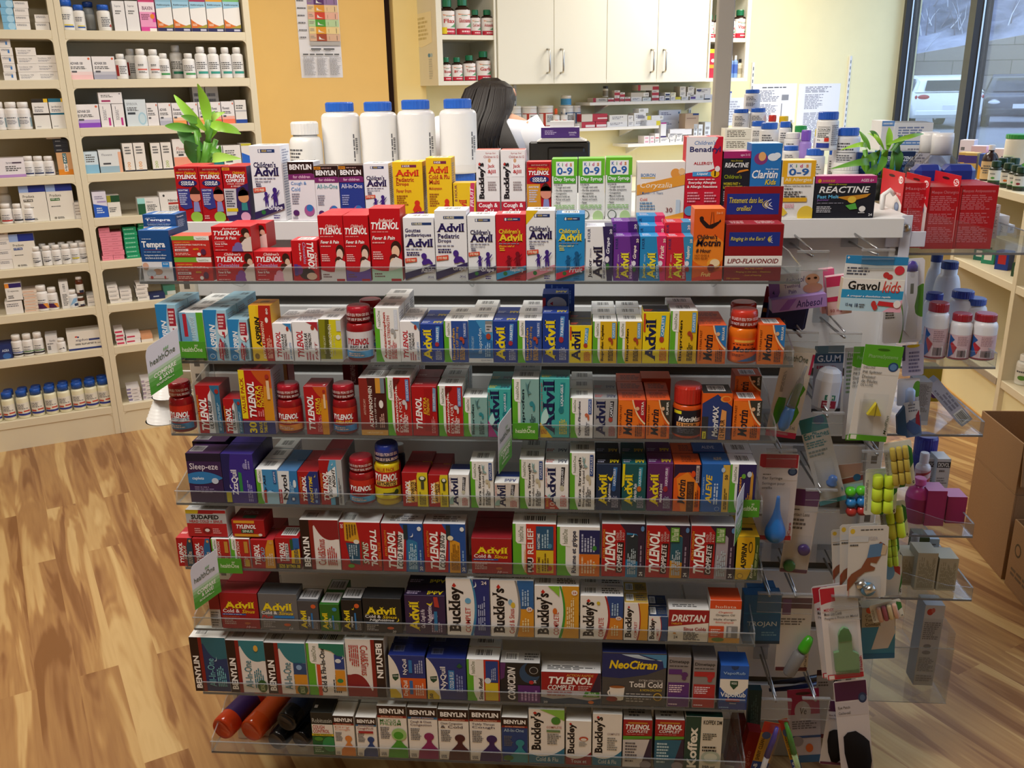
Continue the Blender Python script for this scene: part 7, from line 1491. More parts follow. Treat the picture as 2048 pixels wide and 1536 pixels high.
# ---------------------------------------------------------------- slotted wall shelves below the cabinets
SN2=['upper','middle','lower']
SHW='e9e7e4'
BSH=[]
for k,(xa,ya,xb,yb)in enumerate(((1180,207,1443,197),(985,263,1318,251),(1256,288,1440,281))):
 n0=NB-.20
 pa,pb=onN(xa,ya,n0),onN(xb,yb,n0)
 z=(pa[2]+pb[2])/2
 BSH.append((n0,z))
 t=thing('wall_shelf',f'white board shelf on brackets under the hung cabinets, {SN2[k]} of three','shelf',(0,0,0),ANG)
 cb('shelf_board',pa@UA,pb@UA,n0,NB-.016,z-.018,z,t,mat(SHW,'paint'),.001)
 for f in(.15,.85):
  uu=pa@UA+f*((pb-pa)@UA)
  m=MB();m.prism([(n0+.03,z-.018),(NB-.016,z-.018),(NB-.016,z-.07)],uu-.008,uu+.008,'x',mat('d8d6d2','paint'));obj('bracket',m,t)
for k,(px,y0,y1)in enumerate(((1028,170,240),(1380,172,330),(1505,125,320),(1700,112,330))):
 u_,z1=uz(px,y0,NB);_,z0=uz(px,y1,NB)
 b=MB();b.box(u_-.009,NB-.014,min(z0,1.0),u_+.009,NB-.0005,z1,mat('dfe0e2','paint'))
 zz=z1-.03
 while zz>1.0:
  b.decal([R(.3,0,.7,1,'5a5e66')],lambda u,v,d:(u_-.009+u*.018,NB-.014-d,zz-.022*v),'card',1,.0003);zz-=.042
 tag(obj('shelf_standard',b,None,(0,0,0),ANG),'slotted white metal wall strip, '+['behind the person','under the far cabinet doors','just past the post','near the window'][k],'wall strip')
cnt={}
def shelf_stock(k,items):
 n0,z=BSH[k]
 lev={}
 for(xl,xr,yt,yb,s,look)in items:
  n=n0+.015
  zb=z if yb is None else max(z,onN((xl+xr)/2,yb,n)[2])
  ncarton(xl,xr,yt,zb,s,f'{look}, {SN2[k]} back shelf',n,.07)
rc=lambda:S('e4dfdd',[R(0,.1,1,.62,'b02a34'),G(.1,.7,.8,.9,1)],'c8bfb8')
gc=lambda c='e6e4e4',e=():S(c,[G(.15,.3,.85,.8,2,'8a8a94')]+list(e),'c4bfb8')
shelf_stock(0,[(1186,1215,196,None,S('cfc4b8',[R(0,0,.2,1,'a82a34'),G(.4,.3,.9,.8,2)]),'tan carton with red end'),(1216,1228,196,None,rc(),'small red and white carton by the tan one'),(1229,1239,192,None,rc(),'red and white carton under the tall one'),(1229,1240,181,192,rc(),'red and white carton at the top of its pile'),(1240,1249,195,None,rc(),'red and white carton in the front line'),(1240,1250,185,195,rc(),'red and white carton upon another'),(1250,1261,194,None,rc(),'red and white carton before the gap'),
 (1262,1284,194,None,gc(),'low white carton'),(1262,1298,185,194,S('c8c0b4',[R(.7,.1,1,.9,'e8e6e4'),BAR(.78,.2,.96,.8)]),'long beige carton with coded end'),(1285,1302,195,None,gc('e0e6e6'),'white and mint carton'),(1304,1318,192,None,rc(),'red and white carton, lowest of three'),(1304,1318,181,192,rc(),'red and white carton, middle of three'),(1276,1318,170,181,S('cfc8c0',[R(0,0,.12,1,'a82a34'),R(.7,.1,1,.7,'b02a34')]),'long tan and red carton on top of three'),
 (1319,1329,192,None,gc('d8d4e0'),'lilac white carton'),(1330,1340,193,None,S('e2e2e4',[R(.1,.1,.9,.6,'2a305c')]),'white and navy carton'),(1330,1341,185,192,S('e2e2e4',[R(.1,.1,.9,.6,'2a305c')]),'white and navy carton upon its twin'),(1341,1351,193,None,gc(),'small white carton'),(1342,1352,185,193,gc('ecead0'),'small cream carton upon white one'),(1351,1362,194,None,S('e4d83a',[R(0,0,1,.25,'e8e6e0')]),'yellow carton'),(1363,1377,193,None,gc(),'white carton after the yellow one'),(1360,1372,183,193,gc(),'white carton, second level'),(1360,1372,173,183,gc(),'white carton, third level'),(1374,1388,184,193,gc(),'white carton, second level'),(1376,1389,174,184,gc(),'white carton, third level'),(1380,1408,189,None,S('e6e4e8',[R(.05,.2,.4,.6,'5a3a8c'),BAR(.7,.2,.95,.9)]),'wide white carton with violet word'),(1409,1428,189,None,S('e4e4ea',[R(.0,.0,.6,.25,'3a3a4c')]),'wide white carton with dark foot'),(1392,1422,176,189,gc('e6e4e8',[R(.05,.5,.35,.8,'3a3a6a')]),'white carton lying on two wide ones'),(1452,1464,183,None,gc('e4e8ee',[R(0,.8,1,1,'3a5ab0')]),'white carton past the post')])
q=onN(1211,185,BSH[0][0]+.05);p=UA*(q@UA)+NA*(BSH[0][0]+.05)
bottle('pill_bottle','small bottle with dark cap upon the tan carton, upper back shelf',(p[0],p[1],onN(1211,194,BSH[0][0]+.05)[2]),.018,.065,'e0ddd8','2a2420',None,ANG,caph=.2,capr=.9,n=14,label='8a8478',lab=(.1,.6))
shelf_stock(1,[(1163,1190,244,None,S('b8303e',[R(.3,.1,1,.5,'e8dcdc')],'cfc6bc'),'red and white carton below another'),(1163,1215,228,243,S('b02a38',[R(.62,.3,1,.5,'e0c8c8'),R(0,.0,.42,1,'d4ccc0')]),'long tan and crimson carton'),(1191,1213,243,None,S('b8303e',[R(.1,.1,1,.5,'e8dcdc')]),'crimson and white carton'),(1214,1255,243,None,gc(),'wide white carton in the front line'),(1219,1255,230,243,gc('e2e0de'),'wide white carton, second level'),(1256,1268,242,None,gc(),'white carton with small mark'),(1256,1267,231,242,gc(),'white carton, second level'),(1268,1294,240,None,gc(),'white carton in the front line'),(1268,1292,226,240,gc('e4e4e8',[R(.3,.2,.9,.6,'8a8a98')]),'white carton with grey text'),(1278,1297,217,226,S('e4e6ea',[BAR(.1,.2,.5,.9)]),'top white carton with bar code'),(1280,1321,240,None,S('e8e6e8',[R(.8,0,1,.8,'e0d02a')]),'white carton with yellow end'),(1283,1302,232,240,S('e6e4e4',[R(.6,0,1,1,'e0d02a')]),'white and yellow carton, second level'),(1303,1327,231,240,S('e6e8ee',[BAR(.7,.2,.95,.9)]),'white coded carton, second level')])
shelf_stock(2,[(1288,1299,279,None,S('e6dfe2',[R(.2,.2,.8,.6,'d8a0b0')]),'white carton with pink mark'),(1288,1299,272,279,S('e6dfe2',[R(.2,.2,.8,.6,'d8a0b0')]),'white carton with pink mark, second level'),(1300,1309,279,None,S('e6dfe2',[R(.2,.2,.8,.6,'d8a0b0')]),'white carton with rosy mark'),(1300,1309,272,279,S('e6dfe2',[R(.2,.2,.8,.6,'d8a0b0')]),'white carton with rosy mark, second level'),(1310,1319,278,None,gc(),'white carton in the front line'),(1310,1319,267,278,S('e8e4e6',[R(.1,.1,.9,.3,'c8505c')]),'white carton with red line'),(1320,1339,275,None,gc(),'white carton with small print'),(1322,1333,245,275,S('e8e8ee',[R(0,.9,1,1,'b03a8c'),R(0,0,1,.1,'3a2a6a')]),'tall white carton with violet foot'),(1340,1350,278,None,gc(),'white carton of the middle pile'),(1336,1352,267,278,gc(),'white carton of the middle pile, second level'),(1351,1364,277,None,gc(),'white carton of the next pile'),(1353,1365,267,277,gc(),'white carton of the next pile, second level'),(1366,1384,271,None,gc(),'white carton before the tan box'),(1340,1384,258,270,S('e8e8ee',[],'c8c4c8'),'long white carton with open end'),(1371,1398,227,258,S('b09880',[R(.55,.88,1,1,'24346c'),R(.1,.66,.8,.72,'8a6a58')]),'tan carton with navy corner'),(1388,1396,248,None,gc('dfe6ee',[R(.2,.1,.8,.3,'4a7ab8')]),'slim white carton with blue mark'),(1397,1406,249,None,gc('dfe6ee',[R(.2,.1,.8,.3,'4a7ab8')]),'slim white carton with blue mark by the post'),(1410,1422,244,None,gc('dfe6ee',[R(.2,.1,.8,.3,'4a7ab8')]),'slim white carton at the post')])
for k,(a,y)in enumerate(((1330,220),(1332,240))):
 ncarton(1318+k*2,1362,y,BSH[2][1]+(.115 if k==0 else .06),S('dfe0ea',[G(.1,.6,.6,.85,2,'7a7a96'),R(.88,.7,.95,.85,'3a6a8c')]),['tall white folder carton at the rear','white folder carton in front of the tall one'][k]+', lower back shelf',BSH[2][0]+.14-.02*k,.015)
for k,(a,c,y,o)in enumerate(((1012,1042,212,'8a8a8a'),(1041,1073,212,'b03a2c'),(1074,1106,211,'b03a2c'),(1118,1146,211,'2a5a8c'),(1144,1161,211,'2a5a8c'))):
 n=BSH[1][0]+(.07 if k<3 else .10)
 z=BSH[1][1]
 w=(onN(c,y+20,n)-onN(a,y+20,n))@UA
 q=onN((a+c)/2,y,n);p=UA*(q@UA)+NA*n
 t=thing('tub','white tub with '+['grey label hidden by hair','red-edged label, nearer the person','red-edged label behind the glue bottles','blue label under small jar','blue label at the line end'][k]+', middle back shelf','tub',(p[0],p[1],z+.0003),ANG,'tubs on the middle back shelf')
 bottle_parts(t,w/2*.92,q[2]-z,'e4e0da','ece9e4','e6e3de',(.1,.76),1.0,.10,'plastic',20,[R(.0,.05,1,.1,o),R(.0,.85,1,.9,o),R(.22,.1,.34,.85,o),G(.4,.3,.9,.75,5)],False,.96,.05)
n=BSH[1][0]+.09;q=onN(1132,192,n);p=UA*(q@UA)+NA*n;zt=onN(1132,211,n)[2]
bottle('jar','small blue and white jar standing on a tub, middle back shelf',(p[0],p[1],zt+.001),.033,.06,'e8e4de','ece8e2',None,ANG,caph=.28,capr=1.0,n=18,label='4a9ad0',lab=(.05,.66),neck=.95,ribs=False)
for k,(px,y,c)in enumerate(((1112,217,'e85a24'),(1128,217,'e8e4e0'))):
 n=BSH[1][0]+.03;q=onN(px,y,n);p=UA*(q@UA)+NA*n
 bottle('squeeze_bottle',f'white squeeze bottle with {["orange", "white"][k]} nozzle before the tubs',(p[0],p[1],BSH[1][1]+.0004),.023,q[2]-BSH[1][1],'e2dfdc',c,None,ANG,caph=.28,capr=.42,n=16,label='e8e0de',lab=(.12,.5),neck=.35,ribs=False,ops=[G(.2,.1,.8,.9,4,'c86a5a')])
ncarton(1155,1178,247,BSH[1][1],S('e4e0dc'),'small crumpled white paper packet at the tub end, middle back shelf',BSH[1][0]+.03,.05)
# ---------------------------------------------------------------- desk, computer case, purple carton
DZ=0.98
dk=thing('work_desk','plain cream work desk along the back wall','desk',(0,0,0),ANG)
cb('desk_top',1.95,5.2,NC-.40,NB-.02,DZ-.03,DZ,dk,CREAM,.002)
for u_ in(1.97,3.4,5.15):cb('leg_panel',u_,u_+.03,NC-.36,NB-.03,0,DZ-.031,dk,CREAM)
a,c=onY(1058,283,3.55),onY(1180,283,3.55)
pcw=c[0]-a[0]
zt=(a[2]+c[2])/2
mon=thing('monitor','black computer monitor seen from behind with papers on top','monitor',((a[0]+c[0])/2,3.55,zt-.31),0)
b=MB();b.box(-pcw/2,0,0,pcw/2,.05,.31,mat('17181b','plastic'),.006);b.box(-pcw/2+.07,-.012,.04,pcw/2-.02,0,.29,mat('121316','plastic'),.006)
b.decal([R(.55,.70,.95,.88,'1c2232'),R(.55,.66,.95,.68,'2c3242')],lambda u,v,d:(-pcw/2+u*pcw,-.0125-d,.31*v));obj('screen_case',b,mon)
b=MB();b.box(-.04,.02,-.12,.04,.045,.02,mat('17181b','plastic'));b.box(-.12,-.05,-.135,.12,.12,-.12,mat('17181b','plastic'),.003);obj('stand',b,mon)
b=MB()
for i in range(4):b.box(-pcw/2+.03+.006*i,-.02+.004*i,.3105+i*.003,pcw/2-.012-.008*i,.12,.3125+i*.003,mat('dcdad6'))
tag(obj('paper_sheet',b,None,mon.location),'loose white sheets lying on the black monitor','paper')
a,c=onY(1082,256,3.56),onY(1159,256,3.56)
zp=zt+.0128
tag(obj('prescription_carton',carton_mesh(c[0]-a[0],onY(1120,255,3.56)[2]-zp,.08,S('4a2a78',[G(.1,.3,.42,.75,3,'b8a8d0'),T('trumenba',.72,.42,.92,.62,'e0d8ec',0,''),G(.74,.2,.9,.36,2,'b8a8d0')],None,'e8e6ea')),None,((a[0]+c[0])/2,3.56,zp)),'violet carton with white print lying on papers over the monitor','carton')
a,c=onY(1100,249,3.57),onY(1148,249,3.57)
tag(obj('prescription_carton',carton_mesh(c[0]-a[0],.022,.06,S('e9e8ea')),None,((a[0]+c[0])/2,3.57,onY(1120,255,3.56)[2]+.0005)),'plain white carton lying on the violet one','carton')
mt=thing('side_table','low cream table under the black monitor','table',(0,0,0))
mz=zt-.31-.136
b=MB();b.box(-.15,3.40,mz-.03,.30,3.75,mz,CREAM,.002);obj('table_top',b,mt)
for x in(-.14,.26):
 for y in(3.41,3.71):
  b=MB();b.box(x,y,0,x+.03,y+.03,mz-.03,CREAM);obj('leg',b,mt)
# ---------------------------------------------------------------- person in a white coat, seen from behind
hp=onY(966,162,4.02)
px_,py_,top=hp[0]+.012,4.0,hp[2]
sk=[('hip',(0,0,.92),(.155,.105)),('waist',(0,.0,1.05),(.135,.10)),('chest',(0,-.005,1.22),(.155,.11)),('neckb',(0,.0,1.31),(.085,.07)),('neck',(0,.03,1.41),(.052,.052)),
 ('jaw',(0,.085,1.385),(.062,.070)),('head',(0,.085,1.425),(.080,.090)),('crown',(0,.065,1.475),(.060,.066)),
 ('shL',(-.155,-.005,1.30),(.055,.055)),('elL',(-.225,.07,1.10),(.042,.042)),('wrL',(-.16,.27,1.02),(.028,.024)),('haL',(-.14,.34,1.0),(.036,.018)),
 ('shR',(.155,-.005,1.30),(.055,.055)),('elR',(.225,.07,1.10),(.042,.042)),('wrR',(.16,.27,1.02),(.028,.024)),('haR',(.14,.34,1.0),(.036,.018)),
 ('hpL',(-.09,0,.86),(.088,.088)),('knL',(-.095,.02,.48),(.056,.058)),('anL',(-.10,0,.09),(.038,.04)),('toL',(-.105,.12,.035),(.038,.03)),
 ('hpR',(.09,0,.86),(.088,.088)),('knR',(.095,.02,.48),(.056,.058)),('anR',(.10,0,.09),(.038,.04)),('toR',(.105,.12,.035),(.038,.03))]
ix={s[0]:i for i,s in enumerate(sk)}
ed=[('hip','waist'),('waist','chest'),('chest','neckb'),('neckb','neck'),('neck','jaw'),('jaw','head'),('head','crown'),('neckb','shL'),('shL','elL'),('elL','wrL'),('wrL','haL'),('neckb','shR'),('shR','elR'),('elR','wrR'),('wrR','haR'),
 ('hip','hpL'),('hpL','knL'),('knL','anL'),('anL','toL'),('hip','hpR'),('hpR','knR'),('knR','anR'),('anR','toR')]
for sgn,h in((-1,'haL'),(1,'haR')):
 hx,hy,hz=sk[ix[h]][1]
 for f,(dx,ln)in enumerate(((-.028,.058),(-.010,.068),(.008,.072),(.026,.062))):
  k0=f'{h}f{f}'
  sk.append((k0,(hx+sgn*dx,hy+.045,hz-.002),(.009,.009)));sk.append((k0+'t',(hx+sgn*dx,hy+.045+ln,hz-.022),(.0075,.0075)))
  ed+=[(h,k0),(k0,k0+'t')]
 sk.append((h+'th',(hx-sgn*.045,hy+.02,hz-.012),(.010,.010)));ed.append((h,h+'th'))
ix={s[0]:i for i,s in enumerate(sk)}
scale=1.07
me=bpy.data.meshes.new('person')
me.from_pydata([tuple(c*scale for c in s[1])for s in sk],[(ix[a],ix[b])for a,b in ed],[])
man=bpy.data.objects.new('person',me)
COL.objects.link(man)
man.location,man.rotation_euler=(px_,py_,0),(0,0,R_(-14))
tag(man,'person with long dark hair and white coat, seen from behind at the desk','person')
md=man.modifiers.new('skin','SKIN')
md.use_smooth_shade=True
for v,s in zip(me.skin_vertices[0].data,sk):
 v.radius=tuple(r*scale for r in s[2])
me.skin_vertices[0].data[0].use_root=True
sub=man.modifiers.new('sub','SUBSURF');sub.levels=sub.render_levels=2
me.materials.append(mat('c89a80','matte'))
def shell(rings,m,name,n=28,close_top=True):
 """closed surface through rings (cx, cy, z, rx, ry)"""
 b=MB();vs,fs=[],[]
 for cx,cy,z,rx,ry in rings:
  for i in range(n):
   a=2*math.pi*i/n
   vs.append(((cx+rx*math.cos(a))*scale,(cy+ry*math.sin(a))*scale,z*scale))
 for k in range(len(rings)-1):
  for i in range(n):
   j=(i+1)%n
   fs.append((k*n+i,k*n+j,(k+1)*n+j,(k+1)*n+i))
 if close_top:fs.append(tuple((len(rings)-1)*n+i for i in range(n)))
 b.mesh(vs,fs,m,True)
 return b
coat=mat('e9eaf0','cloth')
b=shell([(0,0,.50,.225,.17),(0,0,.75,.215,.16),(0,0,.95,.195,.15),(0,0,1.08,.175,.14),(0,0,1.22,.195,.145),(0,-.005,1.29,.205,.13),(0,-.005,1.33,.17,.105),(0,.015,1.35,.10,.085),(0,.03,1.362,.07,.065)],coat,'coat')
for s in(-1,1):
 b.tube([(s*.15*scale,-.005*scale,1.305*scale),(s*.20*scale,.02*scale,1.23*scale),(s*.232*scale,.07*scale,1.09*scale),(s*.205*scale,.17*scale,1.045*scale),(s*.165*scale,.26*scale,1.02*scale)],[.078*scale,.070*scale,.060*scale,.054*scale,.048*scale],coat,16)
b.tube([(-.07*scale,-.06*scale,1.345*scale),(-.085*scale,.01,1.36*scale),(-.06*scale,.08*scale,1.34*scale)],.014*scale,coat,8)
b.tube([(.07*scale,-.06*scale,1.345*scale),(.085*scale,.01,1.36*scale),(.06*scale,.08*scale,1.34*scale)],.014*scale,coat,8)
obj('lab_coat',b,man)
b=MB()
for s in(-1,1):
 b.tube([(s*.09*scale,0,.90*scale),(s*.095*scale,.02*scale,.48*scale),(s*.10*scale,0,.10*scale)],[.10*scale,.075*scale,.065*scale],mat('24262e','cloth'),16)
obj('trousers',b,man)
b=MB()
for s in(-1,1):
 b.tube([(s*.10*scale,-.05*scale,.045*scale),(s*.102*scale,.03*scale,.05*scale),(s*.106*scale,.15*scale,.038*scale)],[.042*scale,.048*scale,.032*scale],mat('1c1a1a','plastic'),12)
obj('shoes',b,man)
hair_m,nt,p=nodes_of('dark_hair')
p.inputs['Base Color'].default_value=lin('150e0d');p.inputs['Roughness'].default_value=.5;p.inputs['Specular IOR Level'].default_value=.25
b=shell([tuple(c/scale for c in q)for q in((.03,-.195,1.12,.055,.02),(.02,-.20,1.22,.085,.032),(.012,-.19,1.31,.10,.048),(.006,-.15,1.37,.108,.085),(.002,-.08,1.42,.112,.128),(0,-.01,1.47,.115,.142),(0,.04,1.52,.113,.13),(0,.06,1.56,.095,.105),(0,.065,1.582,.06,.07),(0,.066,1.592,.022,.025))],hair_m,'hair',36)
rg=random.Random(3)
for i in range(230):
 a=math.pi+math.pi*(i+.5)/230+rg.uniform(-.05,.05)
 ca,sa=math.cos(a),math.sin(a)
 L,w=rg.uniform(1.0,1.16),rg.uniform(-.015,.015)
 b.tube([(ca*.03,.066+sa*.03,1.594),(ca*.10,.05+sa*.118,1.552),(ca*.118,-.005+sa*.146,1.47),(ca*.115,-.08+sa*.132,1.42),(ca*.111,-.15+sa*.09,1.37),(ca*.104+w,-.19+sa*.052,1.31),(ca*.09+w*2+.02,-.20+sa*.036,1.22),(ca*.07+w*3+.03,-.195+sa*.03,L)],[.003,.0035,.0035,.0035,.0033,.003,.0024,.0008],hair_m,4)
for i in range(16):
 dx=.10+.0045*i
 b.tube([(.10,.0,1.50),(.112+.1*(dx-.1),-.10,1.42),(dx+.02,-.18,1.34),(dx*1.35+.01,-.21,1.27),(dx*1.5,-.22,1.18+.002*i)],[.004,.006,.006,.004,.001],hair_m,5)
obj('hair',b,man)
b=MB()
for s in(-1,1):b.lathe([(0,-.011),(.0095,-.006),(.0115,0),(.0095,.006),(0,.011)],mat('ece8e4','gloss'),12,s*.031*scale,.175*scale,1.43*scale)
obj('eyes',b,man)
b=MB();b.tube([(0,.172*scale,1.425*scale),(0,.190*scale,1.395*scale),(0,.172*scale,1.385*scale)],[.007,.011,.008],mat('c89a80','matte'),8);obj('nose',b,man)
b=MB();b.tube([(-.022*scale,.150*scale,1.365*scale),(0,.158*scale,1.363*scale),(.022*scale,.150*scale,1.365*scale)],[.003,.006,.003],mat('a86058','matte'),8);obj('mouth',b,man)
b=MB()
for s in(-1,1):b.tube([(s*.083*scale,.085,1.405*scale),(s*.094*scale,.078,1.428*scale),(s*.086*scale,.08,1.448*scale)],[.008,.011,.009],mat('c89a80','matte'),8)
obj('ears',b,man)
# ================================================================ dispensing counter behind the stand, with its bottles, jars and plants
KZ=1.135
ct=thing('counter','cream dispensing counter behind the display stand','counter',(0,0,0))
b=MB();b.box(-.98,2.36,KZ-.035,.80,3.0,KZ,CREAM,.003);obj('counter_top',b,ct)
b=MB();b.box(-.95,2.38,0,.77,2.40,KZ-.036,CREAM);obj('front_panel',b,ct)
for x in(-.95,.75):
 b=MB();b.box(x,2.402,0,x+.02,2.98,KZ-.036,CREAM);obj('side_panel',b,ct)
b=MB();b.box(-.92,2.405,.5,.74,2.95,.52,CREAM);obj('inner_shelf',b,ct)
CY=2.60
po=thing('support_post','square grey post rising from the counter to the ceiling','post',((onY(1421,270,CY)[0]+onY(1455,270,CY)[0])/2,CY,KZ))
b=MB();b.box(-.021,-.021,.0,.021,.021,CEIL-KZ-.001,mat('a29a90','paint'),.002);obj('tube',b,po)
b=MB();b.box(-.05,-.05,.0003,.05,.05,.008,mat('a29a90','paint'),.001);obj('foot_plate',b,po)
def cbottle(name,xl,xr,yt,yb,Y,body,capc,text,z=None,**kw):
 ym=(yt+yb)/2
 a,c=onY(xl,ym,Y),onY(xr,ym,Y)
 r=(c[0]-a[0])/2
 z=onY((xl+xr)/2,yb,Y)[2]if z is None else z
 h=onY((xl+xr)/2,yt,Y)[2]-z
 return bottle(name,text,((a[0]+c[0])/2,Y,z),r,h,body,capc,'bottles on the counter',**kw)
JB=dict(caph=.125,capr=.75,neck=.72,shoulder=.10,ribs=True)
tops=[]
for k,(xl,xr,yt)in enumerate(((648,722,205),(724,797,204),(798,872,200),(881,955,198))):
 a,c=onY(xl,300,CY),onY(xr,300,CY)
 r=(c[0]-a[0])/2-.0008
 zb=KZ+.1925
 low=bottle('stock_bottle','white bottle with blue cap carrying a taller one, '+['first','second','third','fourth'][k]+' from the small bottle',((a[0]+c[0])/2+(.008 if k==3 else 0),CY,KZ+.0003),r*.93,.192,'efecea','2e66c8','lower stock bottles',capk='plastic',**JB)
 up=bottle('stock_bottle','large plain white bottle with blue ribbed cap, '+['first','second','third','fourth, before the person,'][k]+' of four',((a[0]+c[0])/2,CY,zb+.0006),r,onY((xl+xr)/2,yt,CY-r)[2]-zb,'efecea','2e66c8','tall stock bottles',label='f0eeec',lab=(.12,.80),ops=[('b',.90,.22,.99,.60,1,'f0eeec'),G(.84,.1,.90,.7,1,'5a5a60',90)],**JB)
b=cbottle('stock_bottle',583,646,243,400,CY-.04,'efedea','f0eeec','white bottle with printed label and white cap beside the tall four',z=None,caph=.16,capr=.84,neck=.74,shoulder=.16,label='efedea',lab=(.16,.70),ops=[G(.10,.55,.58,.95,5,'5a5a5e'),G(.10,.2,.58,.48,5,'6a6a6e'),BAR(.62,.2,.84,.75,1,'efedea')])
pz=b.location.z
t=thing('riser_box','low white box under the printed white bottle','box',(b.location.x,CY-.04,KZ+.0003))
m=MB();m.box(-.06,-.05,0,.06,.05,pz-KZ-.001,WM,.002);obj('box_body',m,t)
BL='2a62c4'
lb2=[G(.12,.62,.62,.92,3,'5a5a60'),R(.1,.56,.7,.58,'3a3a40'),G(.12,.2,.6,.5,4,'6a6a70')]
Q=dict(caph=.17,capr=.86,neck=.8,shoulder=.08,n=22)
cl_=[('stock_bottle',1488,1520,179,222,2.86,'e9e8ea',BL,'topmost white blue-capped bottle of the stepped cluster'),
 ('stock_bottle',1465,1498,218,262,2.82,'e9e8ea',BL,'white blue-capped bottle, second step, nearer the post'),
 ('stock_bottle',1499,1532,216,262,2.82,'e9e8ea',BL,'white blue-capped bottle, second step, away from the post'),
 ('stock_bottle',1501,1530,242,300,2.74,'e9e8ea',BL,'white blue-capped bottle, third step, half hidden'),
 ('stock_bottle',1518,1556,245,318,2.64,'eae9ea',BL,'wider white blue-capped bottle, third step'),
 ('stock_bottle',1557,1581,243,310,2.72,'e9e8ea',BL,'white blue-capped bottle, third step, by the yellow cap'),
 ('stock_bottle',1567,1600,265,330,2.62,'edebe8','edebe8','white bottle with white cap between blue and purple ones'),
 ('stock_bottle',1564,1597,291,345,2.54,'eae9ea',BL,'white blue-capped bottle just above the yellow-topped carton'),
 ('stock_bottle',1608,1648,297,372,2.50,'eae9ea',BL,'white bottle with ribbed blue cap behind the yellow-topped carton'),
 ('stock_bottle',1655,1672,296,372,2.56,'eae9ea',BL,'slim white blue-capped bottle partly behind the leaves'),
 ('stock_bottle',1666,1718,255,345,2.52,'eceaea',BL,'wide white blue-capped bottle by the grassy plant')]
for nm,xl,xr,yt,yb,Y,bc,cc,lk in cl_:
 cbottle(nm,xl,xr,yt,yb,Y,bc,cc,lk,label='eceaea',lab=(.1,.74),ops=lb2,**Q)
cbottle('stock_bottle',1633,1676,223,300,2.50,'ecebe8','2456b8','tall white bottle with blue cap and red square on its label',label='eeecea',lab=(.06,.74),ops=[T('FLOXACIN',.02,.66,.5,.76,'2a2a30'),R(.0,.62,.5,.635,'2a2a30'),R(.0,.80,.5,.815,'2a2a30'),G(.02,.4,.5,.6,3),T('400 mg',.02,.28,.16,.34,'2a2a30'),R(.32,.26,.48,.40,'d83a2a'),R(0,.02,.5,.2,'2a3f9c'),G(.56,.1,.9,.9,10,'8a8a92')],caph=.2,capr=.92,neck=.84,shoulder=.1)
cbottle('stock_bottle',1655,1685,300,372,2.60,'d8c8bc',BL,'white bottle standing under the red-square bottle',**Q)
cbottle('jar',1665,1716,325,372,2.46,'eeece8','eeece8','low white jar below the wide blue-capped bottle',caph=.3,capr=.98,neck=.95,label='eeece8',lab=(.08,.6),ops=[G(.2,.4,.6,.8,2,'5a8a6a'),R(.3,.1,.5,.2,'c8384a')])
cbottle('lotion_bottle',1598,1622,260,340,2.60,'a88ad8','7a50b8','purple bottle with purple cap among white bottles',caph=.26,capr=.8,neck=.7,n=20)
cbottle('lotion_bottle',1587,1611,251,330,2.70,'e9e7e4','2a9c4a','white bottle with green flip cap',caph=.16,capr=.98,neck=.9,n=20)
cbottle('squeeze_bottle',1535,1551,230,300,2.80,'e6e4e0','d03428','white bottle with red cap at the rear of the cluster',caph=.18,capr=.96,neck=.9,n=18)
cbottle('squeeze_bottle',1556,1575,232,300,2.80,'e6e4e0','e8c020','white bottle with yellow cap at the rear of the cluster',caph=.18,capr=.96,neck=.9,n=18)
cbottle('lotion_bottle',1576,1584,240,300,2.78,'2f4a40','e6e0cc','dark green bottle with cream pump at the rear',caph=.12,capr=.6,neck=.6,n=16)
cbottle('lotion_bottle',1626,1640,258,330,2.62,'ece8d8','e8d85a','cream bottle with pale yellow cap beside the red-square bottle',caph=.2,capr=.8,neck=.7,n=16)
a,c=onY(1450,262,2.5),onY(1503,262,2.5)
z=onY(1476,300,2.5)[2]
for k in range(3):
 tag(obj('medicine_carton',carton_mesh(c[0]-a[0],.027,.07,S('e6e0d0',[G(.08,.2,.9,.85,4,'7a7468')])),None,((a[0]+c[0])/2,2.5,z-.0001+(k-1)*.0275)),f'flat cream printed carton, {["lowest", "middle", "topmost"][k]} of three behind the black allergy carton','carton')
def ybox(xl,xr,yt,yb,Y,d,s,label,rz=0,name='medicine_carton'):
 a,c=onY(xl,yt,Y),onY(xr,yt,Y)
 z=onY((xl+xr)/2,yb,Y)[2]
 return tag(obj(name,carton_mesh(c[0]-a[0],a[2]-z,d,s),None,((a[0]+c[0])/2,Y,z),rz),label,'carton')
ybox(1792,1866,246,345,2.78,.14,S('e6e8ec',[G(.1,.72,.92,.93,4,'7a8ab0'),R(.02,.56,.9,.64,'5a8ac8'),G(.15,.58,.8,.62,1,'e0e8f4'),R(.02,.2,.35,.5,'dcdce0'),G(.4,.2,.9,.5,5,'8a8a98')],'e2e6ee','2a2c34'),'white and blue printed box behind the large jars',R_(-8))
ybox(1765,1790,242,300,2.80,.10,S('e6e8ec',[R(0,.82,1,1,'6a9ad4'),G(.1,.86,.9,.96,1,'e0e8f4')]),'narrow white box with light blue band behind the plant')
ecz=S('1a2c52',[T('ECZEMA',.10,.72,.90,.86,'e0e6f0',0,'s'),T('ESSENTIALS',.10,.62,.88,.70,'8aa0c8',0,''),T('RELIEF',.32,.46,.68,.54,'4a8ac0',0,''),G(.2,.12,.8,.34,4,'5a74a8')],'2a7ab0','16233f')
ybox(1797,1832,303,372,2.40,.05,ecz,'navy skin cream carton with white word by the large jars')
ybox(1762,1794,303,372,2.44,.05,ecz,'navy skin cream carton behind the plant leaves')
